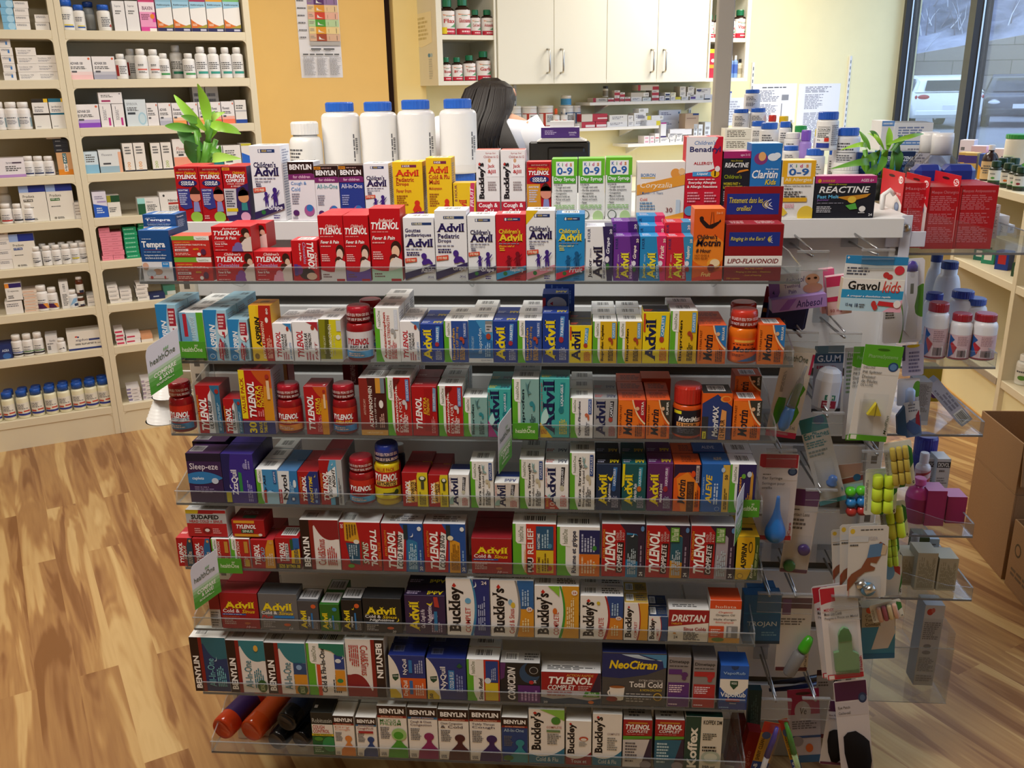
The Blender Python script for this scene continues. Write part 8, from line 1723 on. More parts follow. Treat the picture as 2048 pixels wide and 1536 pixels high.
ybox(1716,1752,305,372,2.48,.05,S('1c3a70',[G(.2,.5,.8,.8,3,'6a8ac0')]),'dark blue carton behind the plant leaves')
def jar(xl,xr,yt,ycap,Y,zb,label,top='e9e6e6'):
 a,c=onY(xl,310,Y),onY(xr,310,Y)
 r=(c[0]-a[0])/2
 x=(a[0]+c[0])/2
 h=onY((xl+xr)/2,yt,Y)[2]-zb
 t=thing('apothecary_jar',label,'jar',(x,Y,zb))
 b=MB();b.lathe([(r*.97,0),(r,.01),(r,h*.56),(r*.95,h*.63),(r*.72,h*.71),(r*.46,h*.77),(r*.40,h*.80)],mat('e6e2e4','shell'),32);obj('jar_body',b,t)
 b=MB();b.lathe([(r*.94,.004),(r*.975,.012),(r*.975,h*.55),(r*.93,h*.62),(0,h*.622)],mat('18100e','gloss'),32);obj('dark_liquid',b,t)
 b=MB();b.lathe([(r*.415,h*.78),(r*.42,h*.96),(r*.40,h)],mat('f0eeee','plastic'),32);obj('cap',b,t)
 return t
zj=1.2226
jar(1832,1932,266,292,2.19,zj,'large clear jar of dark liquid with white cap, nearer one')
jar(1812,1900,264,290,2.30,zj,'large clear jar of dark liquid with white cap, rear one')
for k,(xl,xr,yt)in enumerate(((1834,1892,331),(1893,1958,331))):
 a,c=onY(xl,yt,2.075),onY(xr,yt,2.075)
 w,h=c[0]-a[0],a[2]-zj
 t=thing('lidded_tub',f'tub with rounded dark blue lid behind the red cartons, {["nearer the stand", "farther out"][k]}','tub',((a[0]+c[0])/2,2.075,zj+.0004))
 b=MB();b.box(-w/2+.002,.002,0,w/2-.002,.05,h*.6,mat('d8d8dc','plastic'),.008);obj('tub_body',b,t)
 b=MB();b.box(-w/2,0,h*.602,w/2,.052,h,mat('20348c','plastic'),.012);obj('lid',b,t)
def leaf(b,base,tip,width,sag,m,fold=.25,n=9,curl=0.0):
 base,tip=np.array(base,float),np.array(tip,float)
 ax=tip-base
 L=np.linalg.norm(ax)
 d=ax/L
 side=np.cross(d,[0,-1,.25]);side/=np.linalg.norm(side)+1e-9
 up=np.cross(side,d)
 if up[2]<0:up= -up
 vs,fs=[],[]
 for i in range(n+1):
  t=i/n
  w=width*(math.sin(math.pi*min(1,t*.93+.05))**.8)*(1-.25*t)
  c=base+ax*t+up*(4*t*(1-t)*sag)-np.array([0,0,1])*curl*t*t
  vs+=[c-side*w+up*w*fold,c,c+side*w+up*w*fold]
 for i in range(n):
  for k in(0,1):
   fs.append((3*i+k,3*i+k+1,3*i+k+4,3*i+k+3))
 b.mesh(vs,fs,m,True)
LG,MG,DG,PG=mat('8fc63a','leaf'),mat('5f9c34','leaf'),mat('3c7430','leaf'),mat('a8d45a','leaf')
PYv=2.12
pot=onY(405,340,PYv)
t=thing('bamboo_plant','lucky bamboo with broad bright leaves standing at the end of the stand','plant',(pot[0],PYv,GZ+.0005))
b=MB();b.lathe([(.030,0),(.036,.004),(.040,.085),(.036,.085),(.033,.02)],mat('e4e0d8','gloss'),24);obj('pot',b,t)
b=MB();b.lathe([(.036,.07),(0,.072)],mat('4a3828','matte'),20,cap=False);obj('soil',b,t)
o3=np.array([pot[0],PYv,GZ])
pp=lambda x,y,dy=0:onY(x,y,PYv+dy)-o3
b=MB()
for x0,y0,x1,y1,r in((404,345,416,285,.010),(416,285,420,240,.007),(412,330,432,280,.006),(400,335,392,262,.006)):
 b.tube([pp(x0,y0),(pp(x0,y0)+pp(x1,y1))/2+np.array([.002,0,0]),pp(x1,y1)],r,MG,10)
obj('cane',b,t)
lv=[((416,255),(395,168),0.0144,.012,LG,-.01),((412,262),(348,190),0.0122,.012,LG,.01),((420,250),(482,268),0.0130,.03,LG,.0),((425,245),(450,225),0.0086,.015,PG,0),((398,262),(330,252),0.0115,.010,MG,.02),((400,245),(362,232),0.0101,.006,MG,-.02),((402,275),(372,210),0.0101,.006,MG,.03),
 ((408,300),(355,262),0.0187,.008,DG,.02),((400,335),(370,282),0.0230,.01,DG,-.03),((425,320),(482,318),0.0130,.022,PG,-.04),((420,330),(440,290),0.0086,.01,MG,-.02),((418,280),(440,250),0.0115,.008,LG,.03),((396,300),(372,250),0.0072,.004,DG,.02),((424,300),(445,308),0.0086,.01,MG,-.02),((412,270),(430,222),0.0086,.01,MG,.03),((430,250),(478,262),0.0086,.022,LG,.02)]
for(x0,y0),(x1,y1),w,s,m,dy in lv:
 b=MB();leaf(b,pp(x0,y0),pp(x1,y1,dy),w,s,m);obj('leaf',b,t)
PY2=2.14
pot=onY(1752,385,PY2)
t=thing('grassy_plant','potted plant with narrow arching green leaves near the magenta-banded carton','plant',(pot[0],PY2,GZ+.0005))
o3=np.array([pot[0],PY2,GZ])
pp=lambda x,y,dy=0:onY(x,y,PY2+dy)-o3
b=MB();b.lathe([(.034,0),(.040,.004),(.046,.05),(.042,.05),(.040,.03)],mat('24281f','plastic'),24);obj('pot',b,t)
b=MB()
for x0,y0,x1,y1 in((1735,380,1730,300),(1762,382,1768,300),(1772,382,1790,290),(1750,382,1748,310)):
 b.tube([pp(x0,y0),(pp(x0,y0)+pp(x1,y1))/2+np.array([.003,0,0]),pp(x1,y1)],.0055,MG,8)
obj('stem',b,t)
lv=[((1735,330),(1662,338),0.0090,.050,MG,-.03),((1732,300),(1682,300),0.0062,.060,LG,.0),((1740,300),(1718,262),0.0062,.004,MG,.02),((1755,310),(1712,330),0.0099,.02,MG,-.02),((1760,290),(1738,262),0.0062,.012,DG,.03),((1768,300),(1735,268),0.0050,.02,LG,.03),((1772,290),(1848,268),0.0056,.030,LG,.0),((1775,300),(1778,255),0.0087,.006,LG,.02),((1780,300),(1800,310),0.0112,.03,DG,-.01),((1790,295),(1792,350),0.0112,.02,DG,-.02),((1768,310),(1752,350),0.0099,.012,MG,-.03),((1760,330),(1722,360),0.0099,.01,MG,-.03),((1745,340),(1760,300),0.0087,.008,MG,-.02),((1785,300),(1800,275),0.0087,.02,DG,.03),((1765,340),(1776,300),0.0087,.008,LG,-.03),((1738,350),(1726,310),0.0087,.008,LG,-.02)]
for(x0,y0),(x1,y1),w,s,m,dy in lv:
 b=MB();leaf(b,pp(x0,y0),pp(x1,y1,dy),w,s,m);obj('leaf',b,t)
# ================================================================ trays on the far end of the stand, seen from the side
EX0=GX1+.004
ETR=[('tray with red mask cartons',1.222,1950,505),('tray with white and red vitamin bottles',onY(1985,730,1.9)[2],1985,730),('tray with a slanting carton',onY(1960,865,1.9)[2],1960,865),('tray with pink bottle and cartons',onY(1940,1066,1.9)[2],1940,1066),('tray with beige printed cartons',onY(1938,1192,1.9)[2],1938,1192)]
EZ=[]
for k,(nm,z,px,py)in enumerate(ETR):
 x1=onY(px,py,1.9)[0]
 if k==0:x1=.925
 yb_=2.38 if k==0 else 2.28
 EZ.append((z,x1))
 t=thing('acrylic_tray',f'clear end {nm}, {["topmost", "second", "third", "fourth", "lowest"][k]} on the stand end','tray',(0,0,z),0,'clear trays on the stand end')
 b=MB();b.box(EX0,1.885,-.004,x1,yb_,0,CLR);b.box(EX0,1.8842,-.0045,x1,1.8848,0,mat('8e918f','film'));obj('tray_floor',b,t)
 b=MB();b.box(x1-.003,1.888,0,x1,yb_-.003,.03,CLR);b.box(x1-.0032,1.888,.029,x1+.0002,yb_-.003,.0306,mat('e8e8e6','film'));obj('front_lip',b,t)
 for y in(1.885,yb_-.003):
  b=MB();b.prism([(EX0,0),(x1,0),(x1,.03),(x1-.06,.035),(EX0,.09)],y,y+.003,'y',CLR,mat('dcdcda','film'));obj('end_wall',b,t)
RMK=lambda n,w:S('b81c26',[R(0,.0,1,1,'b81c26'),T(w,.08,.88,.92,.94,'d8808a',0,''),G(.08,.62,.94,.86,8,'d06a74'),G(.08,.40,.9,.58,6,'d06a74'),G(.08,.10,.94,.36,9,'d06a74')],'b81c26','b01a24')
def mask_box(xl,xr,yt,yb,Y,n,words,label,hang):
 """red hanging carton: its printed side faces the aisle, its white-windowed front faces away along the stand"""
 a,c=onY(xl,(yt+yb)/2,Y),onY(xr,(yt+yb)/2,Y)
 z0=EZ[0][0]+.0006
 w,h=c[0]-a[0],onY((xl+xr)/2,yt,Y)[2]-z0
 t=thing('mask_carton',label,'carton',((a[0]+c[0])/2,Y,z0),R_(-2))
 obj('carton_body',carton_mesh(w,h,.125,RMK(n,words)),t)
 b=MB()
 tw,th=.055,h*1.15
 b.box(-.0012,0,0,0,.135,th,mat('c81e2a'))
 fr2=lambda u,v,d:(-.0012-d,(1-u)*.135,v*th)
 b.decal([P([(0,.10)]+[(0,.58)]+arc(0,.62,1,.58,.12)+[(1,.10)],'e4dcd8'),T('Systems',.40,.68,.92,.74,'f0d0d0',0,''),E(.86,.90,.10,.05,'f4eeec'),T(n,.78,.87,.94,.93,'c81e2a'),E(.46,.93,.14,.018,'3a1014'),E(.80,.54,.10,.06,'6a7a9c'),E(.80,.54,.07,.042,'8a9abc'),G(.1,.36,.6,.5,2,'b8b0ac'),T('Health',.2,.03,.5,.08,'f0d0d0')],fr2)
 o=obj('front_card',b,t,(-w/2-.001,-.004,0),R_(hang))
 return t
mask_box(1852,1916,374,508,1.93,'10','Masque Chirurgical','red mask carton with ten mark, nearer the metal bracket',3)
mask_box(1912,1988,371,510,1.93,'5','Masques Antipoussieres','red mask carton with five mark, farther along the end tray',3)
mask_box(1801,1848,366,508,1.945,'10','Masque','red mask carton half hidden behind the metal bracket',3)
zt0=EZ[0][0]
for k,(xl,xr,yt,Y,s,lk)in enumerate(((1975,2002,410,2.06,S('d8d4d2',[G(.2,.1,.9,.95,18,'8a8688')]),'white fine-printed carton behind the red cartons'),(1998,2020,432,2.10,S('e2e2e4',[U('EXP',.3,.2,.5,.5,'6a6a70','')]),'white carton with upright date code at tray end'),(2018,2030,450,2.14,S('dfe4ea',[BAR(.2,.3,.8,.8,1)]),'small white bar-coded carton at tray end'))):
 a,c=onY(xl,yt,Y),onY(xr,yt,Y)
 tag(obj('medicine_carton',carton_mesh(c[0]-a[0],a[2]-zt0-.0006,.05,s),None,((a[0]+c[0])/2,Y,zt0+.0006)),lk,'carton')
b=onY(2040,480,2.15)
EZ[0]=(zt0,onY(2036,505,2.1)[0])
brk=thing('bracket_plate','white metal cross plate bolted to the stand corner','bracket',(0,0,0))
a,c,e=onY(1773,463,GY-.016),onY(1853,463,GY-.016),onY(1800,494,GY-.016)
b=MB();b.box(a[0],GY-.0165,e[2],c[0],GY-.0135,a[2],mat('d6d8e6','paint'),.001);a2,c2=onY(1804,430,GY-.016),onY(1826,430,GY-.016);b.box(a2[0],GY-.0190,1.16,c2[0],GY-.0166,a2[2],mat('d8dae6','paint'),.001)
obj('plate',b,brk)
p=onY(1812,456,GY-.02)
b=MB();b.lathe([(.0,0),(.007,.001),(.008,.004),(.006,.006),(0,.007)],mat('b8b4ae','metal'),16);o=obj('bolt',b,brk,(p[0],GY-.0175,p[2]));o.rotation_euler=(R_(90),0,0)
hk=MB();q=onY(1766,400,GY+.1);hk.tube([(q[0],GY+.1,GZ+.001),(q[0],GY+.1,GZ+.03),(q[0]+.012,GY+.1,GZ+.04),(q[0]+.022,GY+.1,GZ+.03)],.005,WM,8)
tag(obj('hook',hk),'small white plastic hook standing on the stand top corner','hook')
def ebottle(xl,xr,yt,k,Y,body,capc,text,name='vitamin_bottle',**kw):
 a,c=onY(xl,yt+70,Y),onY(xr,yt+70,Y)
 r=(c[0]-a[0])/2
 z=EZ[k][0]+.0006
 return bottle(name,text,((a[0]+c[0])/2,Y,z),r,onY((xl+xr)/2,yt,Y)[2]-z,body,capc,'bottles on the end trays',**kw)
vo=[G(.30,.55,.7,.95,6,'b08a92'),BAR(.30,.06,.66,.42),P([(0,0),(.2,.2),(.05,.6),(.2,.8),(0,1)],'2a5a9c'),P([(.2,.2),(.3,.5),(.1,.7),(.06,.6)],'b8303a'),R(.0,.0,1,.05,'8c2a34')]
vk=dict(label='d8b8bc',lab=(.03,.56),ops=vo,caph=.155,capr=.84,neck=.8,shoulder=.16)
ebottle(1847,1893,604,1,1.955,'eae8ea','9c2430','white bottle with maroon cap, nearest the hanging cards',**vk)
ebottle(1894,1938,626,1,1.95,'eae8ea','9c2430','white bottle with maroon cap, in the middle',**vk)
ebottle(1938,1988,626,1,1.95,'eae8ea','9c2430','white bottle with maroon cap, at the tray front',**vk)
vb=dict(caph=.13,capr=.86,neck=.78,shoulder=.18)
ebottle(1893,1942,580,1,2.06,'e6e6ea','2a3f9c','white bottle with blue cap behind the maroon caps',**vb)
ebottle(1914,1966,595,1,2.055,'e8e8ec','3a5ab4','white bottle with pale blue cap behind the maroon caps',**vb)
ebottle(1842,1880,585,1,2.04,'e6e6ea','2a3a94','white bottle with blue cap beside the thermometer card',**vb)
ww=dict(caph=.10,capr=.62,neck=.60,shoulder=.45)
ebottle(1865,1918,522,1,2.16,'e2e2e8','26408c','tall waisted white bottle with blue cap',**ww)
ebottle(1848,1884,508,1,2.21,'dedee4','22387c','tall waisted white bottle at the rear with blue cap',**ww)
z2=EZ[2][0]
a,c=onY(1866,766,1.97),onY(1935,846,1.97)
d=c-a
o=obj('medicine_carton',carton_mesh(.028,float(np.linalg.norm(d)),.03,S('b8bcd0',[G(.1,.36,.9,.9,3,'8a8aa0',90),BAR(.1,.04,.9,.30),R(0,.3,1,.36,'c8c8da')])),None,(c[0]-.01,1.97,z2+.014))
o.rotation_euler=(0,math.atan2(d[0],d[2])+math.pi,0);o.location=(a[0]+d[0],1.97,a[2]+d[2]);o.rotation_euler=(0,math.atan2(-d[0],-d[2]),0)
tag(o,'slim pale violet carton lying slanted across the third end tray','carton')
for xl,xr,yt,s,lk,Y in((1836,1866,764,S('a8a6ac',[G(.1,.3,.9,.95,22,'6a686c'),R(0,0,1,.1,'c8c6ca')]),'grey fine-printed carton standing on the third end tray',1.94),(1850,1886,736,S('b8981f',[E(.75,.3,.3,.2,'5a2a5c')]),'mustard carton with purple disc on the third end tray',2.10)):
 a,c=onY(xl,yt,Y),onY(xr,yt,Y)
 tag(obj('medicine_carton',carton_mesh(c[0]-a[0],a[2]-z2-.0006,.05,s),None,((a[0]+c[0])/2,Y,z2+.0006)),lk,'carton')
z3=EZ[3][0]
pkc=S('9c2a5c',[R(.05,.05,.9,.9,'a02c60')],'8c2450','c078a8')
for xl,xr,yt,lk,Y in((1857,1896,982,'pink carton with torn top, middle of the pink set',1.93),(1897,1936,994,'pink carton at the front of the fourth end tray',1.945)):
 a,c=onY(xl,yt,Y),onY(xr,yt,Y)
 tag(obj('medicine_carton',carton_mesh(c[0]-a[0],a[2]-z3-.0006,.05,pkc),None,((a[0]+c[0])/2,Y,z3+.0006)),lk,'carton')
ebottle(1808,1856,955,3,1.96,'b83a7c','c04a8a','pink medicine bottle with dark pink label on the fourth end tray','medicine_bottle',caph=.14,capr=.5,neck=.42,shoulder=.36,label='8c2450',lab=(.02,.58),ops=[BAR(.62,.1,.95,.4,1)])
ebottle(1826,1856,905,3,2.05,'ded4d4','d8d0d0','white bottle with reddish stripes behind the pink bottle','medicine_bottle',caph=.2,capr=.6,neck=.6,label='d0b0b0',lab=(.3,.7),ops=[P([(0,.1),(1,.5),(1,.7),(0,.3)],'a8403c'),P([(0,.6),(1,.95),(1,1),(0,.8)],'a8403c')])
ebottle(1822,1868,870,3,2.18,'2a2a7c','2a2a86','dark blue bottle with ribbed blue cap at the rear','medicine_bottle',caph=.36,capr=.98,neck=.95)
dio=S('c8c6c4',[R(0,.76,1,.92,'24242a'),T('DIOVOL',.08,.78,.92,.90,'ecebe8'),G(.2,.62,.8,.72,1,'6a6a6c'),G(.1,.1,.9,.5,6,'8a8888')],'c0bebc','dcdad8')
for xl,xr,yt,lk,Y in((1855,1874,918,'grey carton with dark title bar, rear of the pink set',2.12),(1876,1903,918,'grey carton with dark title bar, outer one',2.10)):
 a,c=onY(xl,yt,Y),onY(xr,yt,Y)
 tag(obj('medicine_carton',carton_mesh(c[0]-a[0],a[2]-z3-.0006,.05,dio),None,((a[0]+c[0])/2,Y,z3+.0006)),lk,'carton')
z4=EZ[4][0]
bge=S('b4ab92',[G(.1,.06,.9,.92,16,'8a8268',90)],'a89f86','c4bca4')
for xl,xr,yt,lk,Y in((1806,1836,1112,'beige printed carton behind the foam card',1.94),(1837,1878,1106,'beige printed carton in the middle of the lowest end tray',1.92),(1880,1919,1117,'beige printed carton at the front of the lowest end tray',1.92)):
 a,c=onY(xl,yt,Y),onY(xr,yt,Y)
 tag(obj('medicine_carton',carton_mesh(c[0]-a[0],a[2]-z4-.0006,.055,bge),None,((a[0]+c[0])/2,Y,z4+.0006)),lk,'carton')
for xl,xr,yt,s,lk,Y in((1834,1860,1075,S('3a4a2c',[R(.3,.1,.9,.5,'5a6a3c')]),'dark green carton behind the beige cartons',2.05),(1860,1880,1078,S('9cb0c4',[G(.2,.2,.8,.8,4)]),'pale blue carton behind the beige cartons',2.07)):
 a,c=onY(xl,yt,Y),onY(xr,yt,Y)
 tag(obj('medicine_carton',carton_mesh(c[0]-a[0],a[2]-z4-.0006,.05,s),None,((a[0]+c[0])/2,Y,z4+.0006)),lk,'carton')
ebottle(1812,1832,1070,4,2.03,'b4b0b0','a8a4a4','grey white bottle behind the beige cartons','medicine_bottle',caph=.2,capr=.8)
zb=onY(1860,1380,1.94)[2]
t=thing('acrylic_bin','deep clear bin hung low on the stand end','bin',(0,0,zb))
x0,x1,hb=onY(1735,1375,1.9)[0],onY(1892,1378,1.9)[0],.19
x0=max(x0,EX0)
b=MB();b.box(x0,1.89,0,x1,2.20,.003,CLR);obj('bin_floor',b,t)
for nm,q in(('bin_wall',(x0,1.89,.003,x1,1.893,hb*.8)),('bin_wall',(x0,2.197,.003,x1,2.20,hb)),('bin_wall',(x1-.003,1.894,.003,x1,2.196,hb)),('bin_wall',(x0,1.894,.003,x0+.003,2.196,EZ[4][0]-zb-.0048))):
 b=MB();b.box(*q,CLR);obj(nm,b,t)
for q in((x0,1.8885,hb*.8-.002,x1,1.8895,hb*.8),(x0,1.8885,0,x1,1.8895,.002)):
 b=MB();b.box(*q,mat('dcdcda','film'));obj('bin_edge',b,t)
a,c=onY(1848,1212,1.95),onY(1888,1212,1.95)
zz=zb+.0035
o=obj('medicine_carton',carton_mesh(c[0]-a[0],a[2]-zz,.05,S('b0acaa',[R(0,.84,1,1,'bab6b4'),E(.28,.92,.16,.04,'b03a30'),E(.42,.94,.1,.03,'b85a50'),G(.08,.58,.92,.80,9,'7a7676'),E(.4,.50,.2,.025,'7a7676'),E(.4,.42,.22,.025,'7a7676'),G(.08,.18,.92,.36,9,'7a7676'),G(.08,.05,.9,.14,3,'8a8686')],'9a9694')),None,((a[0]+c[0])/2,1.95,zz+.002))
o.rotation_euler=(0,R_(1),0)
tag(o,'tall grey printed carton leaning in the low clear bin','carton')
# ================================================================ low shelving under the window
SX,ST=1.83,[1.10,.73,.31]
rs=thing('low_shelving','low cream shelving under the window with small bottles','shelving',(0,0,0))
Y0,Y1=2.5,4.62
for z in ST:
 b=MB();b.box(SX,Y0,z-.035,SX+.34,Y1,z,CREAM,.002);obj('shelf_board',b,rs)
yu=onX(2028,600,SX)[1]
for y in(Y0,yu,Y1-.02):
 b=MB();b.box(SX-.002,y,.0,SX+.34,y+.035,ST[0]-.036,CREAM,.001);obj('upright',b,rs)
b=MB();b.box(SX+.34,Y0,0,SX+.36,Y1,ST[0],YELLOW);obj('back_panel',b,rs)
b=MB();b.box(SX+.02,Y0+.036,0,SX+.04,Y1-.021,ST[2]-.036,YELLOW);obj('plinth',b,rs)
b=MB();b.box(SX+.012,Y0+.036,0,SX+.0195,Y1-.021,.085,mat('d2a866','paint'),.002);obj('kick_strip',b,rs)
b=MB();b.box(SX-.0035,yu+.04,ST[2]-.034,SX-.0005,Y1-.03,ST[2]-.004,wall_mat('speckled_edge','a89c8c',.5,.3,220));obj('edge_strip',b,rs)
def xbottle(px,yt,z,dx,r,body,capc,text,h=None,**kw):
 p=onX(px,yt,SX+dx)
 return bottle('supplement_bottle',text,(p[0],p[1],z+.0005),r,(p[2]-z)if h is None else h,body,capc,'bottles on the low shelving',R_(-40),**kw)
gl=lambda c:dict(label='d4d2c8',lab=(.16,.62),ops=[G(.3,.6,.7,.75,1,'5a5a5a'),E(.5,.3,.12,.1,c),R(0,0,1,.08,'2f6a34')],caph=.24,capr=.72,neck=.6,n=18)
for k,(px,yt,dx)in enumerate(((1994,322,.05),(2007,316,.10),(2019,326,.05),(2034,330,.05),(2045,334,.05),(2017,314,.16),(2031,316,.13))):
 xbottle(px,yt,ST[0],dx,.028,'2a3020','1a3a28',f'small dark bottle with green cap, {["first", "second", "third", "fourth", "fifth", "sixth", "seventh"][k]} in the line on the low shelving',**gl(['5a9a4a','6aa83a','d8702a','5a9a6a','8a1a2a','5a9a4a','6aa83a'][k]))
xbottle(1985,290,ST[0],.10,.036,'2a120c','e8e0dc','amber bottle with tan label and white cap at the shelf end',label='c8a87a',lab=(.05,.55),ops=[E(.2,.6,.08,.06,'3a2a1a'),G(.3,.3,.7,.8,4)],caph=.14,capr=.4,neck=.34,shoulder=.38)
xbottle(2046,268,ST[0],.265,.07,'e0d8c4','2a8a3a','cream tin with green lid and orange foot under the window',label='e0d8c4',lab=(.02,.86),ops=[R(0,0,1,.22,'d8702a'),P([(.4,.2),(1,.6),(1,.2)],'5a9a2a'),R(.06,.5,.5,.62,'d8e0c0')],caph=.1,capr=1.02,neck=.98)
for k,(px,yt,dx,w,h,s,lk)in enumerate(((1935,280,.24,.07,None,S('e8dce0',[G(.1,.6,.4,.8,1)],'e0d0d8','f0e4ea'),'tall pale pink carton at the window end of the shelving'),(1958,292,.17,.07,None,S('e8c4d0',[G(.5,.6,.9,.8,1)],'e4b4c4','f0d8e0'),'pink carton beside the tall pale one'),(1930,305,.05,.055,None,S('d8b86a',[R(0,.6,1,.9,'4a3a8c'),E(.5,.3,.3,.2,'2a4a7c')]),'small tan carton with navy disc, first of two'),(1943,306,.05,.055,None,S('d8b86a',[R(0,.6,1,.9,'4a3a8c'),E(.5,.3,.3,.2,'2a4a7c')]),'small tan carton with navy disc, second of two'),(1970,308,.09,.045,None,S('3a5aa8',[P([(0,0),(1,0),(.4,.4),(0,.6)],'e8a82a')]),'blue and amber carton by the amber bottle'),(2005,298,.26,.10,None,S('ecd8de',[G(.5,.5,.9,.8,1)],'e8ccd6'),'pale pink carton behind the small dark bottles'))):
 p=onX(px,yt,SX+dx)
 tag(obj('medicine_carton',carton_mesh(w,p[2]-ST[0]-.001,.08,s,1),None,(p[0],p[1],ST[0]+.0006),R_(-35)),lk,'carton','stock on the low shelving')
for k,(px,yt,dx,bc,cc,lk)in enumerate(((2042,668,.07,'22301c','1a2418','dark green bottle with black cap on the bottom shelf'),(2060,682,.07,'e4e4dc','eceae4','white bottle with green leaf on the bottom shelf'))):
 xbottle(px,yt,ST[2],dx,.036,bc,cc,lk,h=.13,label='d8d6cc',lab=(.1,.6),ops=[E(.5,.3,.2,.16,'5a8a3a'),G(.2,.6,.8,.8,1)],caph=.2,capr=.75,neck=.66)
for k,(px,c,lk)in enumerate(((1958,'1f6a5c','small teal carton, middle shelf near the upright'),(1975,'2a8a6a','small green carton, middle shelf near the upright'),(2004,'1c3a8c','blue carton with red square, middle shelf'),(2040,'2a4a34','dark green carton, middle shelf past the upright'))):
 p=onX(px,520,SX+.08)
 tag(obj('medicine_carton',carton_mesh(.06,.06 if k!=2 else .085,.05,S(c,[R(.2,.3,.8,.8,'e0dcd4' if k!=2 else 'b82a2a')]),1),None,(p[0],p[1],ST[1]+.0006),R_(-50)),lk,'carton','stock on the low shelving')
# ================================================================ cardboard boxes on the floor
kb,nt,p=nodes_of('cardboard')
n_=nt.nodes.new('ShaderNodeTexNoise');n_.inputs['Scale'].default_value=60;n_.inputs['Detail'].default_value=6
cr=nt.nodes.new('ShaderNodeValToRGB');cr.color_ramp.elements[0].color=lin('9a7350');cr.color_ramp.elements[1].color=lin('b08a62')
nt.links.new(n_.outputs['Fac'],cr.inputs[0]);nt.links.new(cr.outputs[0],p.inputs['Base Color']);p.inputs['Roughness'].default_value=.85
def cardboard(label,x0,x1,y0,y1,z0,z1,flaps,ops=None):
 t=thing('cardboard_box',label,'box',((x0+x1)/2,(y0+y1)/2,z0))
 w,d,h,k=(x1-x0)/2,(y1-y0)/2,z1-z0,.005
 b=MB()
 b.box(-w,-d,0,w,d,k,kb)
 for q in((-w,-d,k,-w+k,d,h),(w-k,-d,k,w,d,h),(-w+k,-d,k,w-k,-d+k,h),(-w+k,d-k,k,w-k,d,h)):b.box(*q,kb,.001)
 if ops:b.decal(ops,lambda u,v,dd:(-w-dd,d-u*2*d,v*h))
 obj('box_body',b,t)
 for sx,sy,tilt in flaps:
  b=MB()
  if sy:
   b.box(-w+.003,0,0,w-.003,.004,.14,kb);o=obj('flap',b,t,(0,sy*(d-.002),h+.001));o.rotation_euler=(R_(-tilt*sy),0,0)
  else:
   b.box(0,-d+.003,0,.004,d-.003,.14,kb);o=obj('flap',b,t,(sx*(w-.002),0,h+.001));o.rotation_euler=(0,R_(tilt*sx),0)
 return t
cardboard('tall brown cardboard box standing on the floor under the open one',1.378,1.80,2.74,3.05,0.0005,.30,[])
cardboard('open brown cardboard box stacked on the tall one',1.378,1.80,2.74,3.05,.3022,.475,[(0,-1,172)])
cardboard('nearer brown cardboard box standing on the floor by the stack',1.378,1.815,2.30,2.715,.0005,.23,[(0,-1,165)],[E(.12,.62,.05,.10,'4a3a2a'),E(.12,.62,.035,.07,'a07a56'),G(.06,.2,.5,.34,2,'6a5440')])
# ================================================================ outside the window: parking lot, wall, frosted bank, cars
gm,nt,p=nodes_of('frosty_asphalt')
n_=nt.nodes.new('ShaderNodeTexNoise');n_.inputs['Scale'].default_value=3
cr=nt.nodes.new('ShaderNodeValToRGB');cr.color_ramp.elements[0].color=lin('5a5c64');cr.color_ramp.elements[1].color=lin('8a8e98')
nt.links.new(n_.outputs['Fac'],cr.inputs[0]);nt.links.new(cr.outputs[0],p.inputs['Base Color']);p.inputs['Roughness'].default_value=.8
GO=.30
b=MB();b.poly([(WX+.1,-8,GO),(60,-8,GO),(60,70,GO),(WX+.1,70,GO)],gm);struct('ground_outside',b)
cm,nt,p=nodes_of('retaining_blocks')
bk=nt.nodes.new('ShaderNodeTexBrick');bk.inputs['Color1'].default_value=lin('a29a92');bk.inputs['Color2'].default_value=lin('8e867e');bk.inputs['Mortar'].default_value=lin('6a645e')
bk.inputs['Scale'].default_value=1.0;bk.inputs['Brick Width'].default_value=2.4;bk.inputs['Row Height'].default_value=.6;bk.inputs['Mortar Size'].default_value=.02
mp=nt.nodes.new('ShaderNodeMapping');mp.inputs['Rotation'].default_value=(R_(90),0,0);tc=nt.nodes.new('ShaderNodeTexCoord')
nt.links.new(tc.outputs['Object'],mp.inputs[0]);nt.links.new(mp.outputs[0],bk.inputs[0]);nt.links.new(bk.outputs[0],p.inputs['Base Color']);p.inputs['Roughness'].default_value=.9
YW=42.0
b=MB();za=onY(1850,105,YW)[2];zb2=onY(2048,70,YW)[2]
xa,xb=6.0,50.0
sl=(zb2-za)/(onY(2048,70,YW)[0]-onY(1850,105,YW)[0])
z_at=lambda x:za+sl*(x-onY(1850,105,YW)[0])
b.prism([(xa,GO),(xb,GO),(xb,z_at(xb)),(xa,z_at(xa))],YW,YW+.6,'y',cm);struct('retaining_wall',b)
hm,nt,p=nodes_of('frosted_scrub')
n1=nt.nodes.new('ShaderNodeTexNoise');n1.inputs['Scale'].default_value=2.6;n1.inputs['Detail'].default_value=9;n1.inputs['Roughness'].default_value=.72
cr=nt.nodes.new('ShaderNodeValToRGB');e=cr.color_ramp.elements
e[0].position,e[0].color=.36,lin('4c5064');e[1].position,e[1].color=.66,lin('f2f4f8');k=e.new(.50);k.color=lin('a4aac0')
nt.links.new(n1.outputs['Fac'],cr.inputs[0]);nt.links.new(cr.outputs[0],p.inputs['Base Color']);p.inputs['Roughness'].default_value=.95
b=MB();vs,fs=[],[]
nx,ny=60,40
rg=random.Random(5)
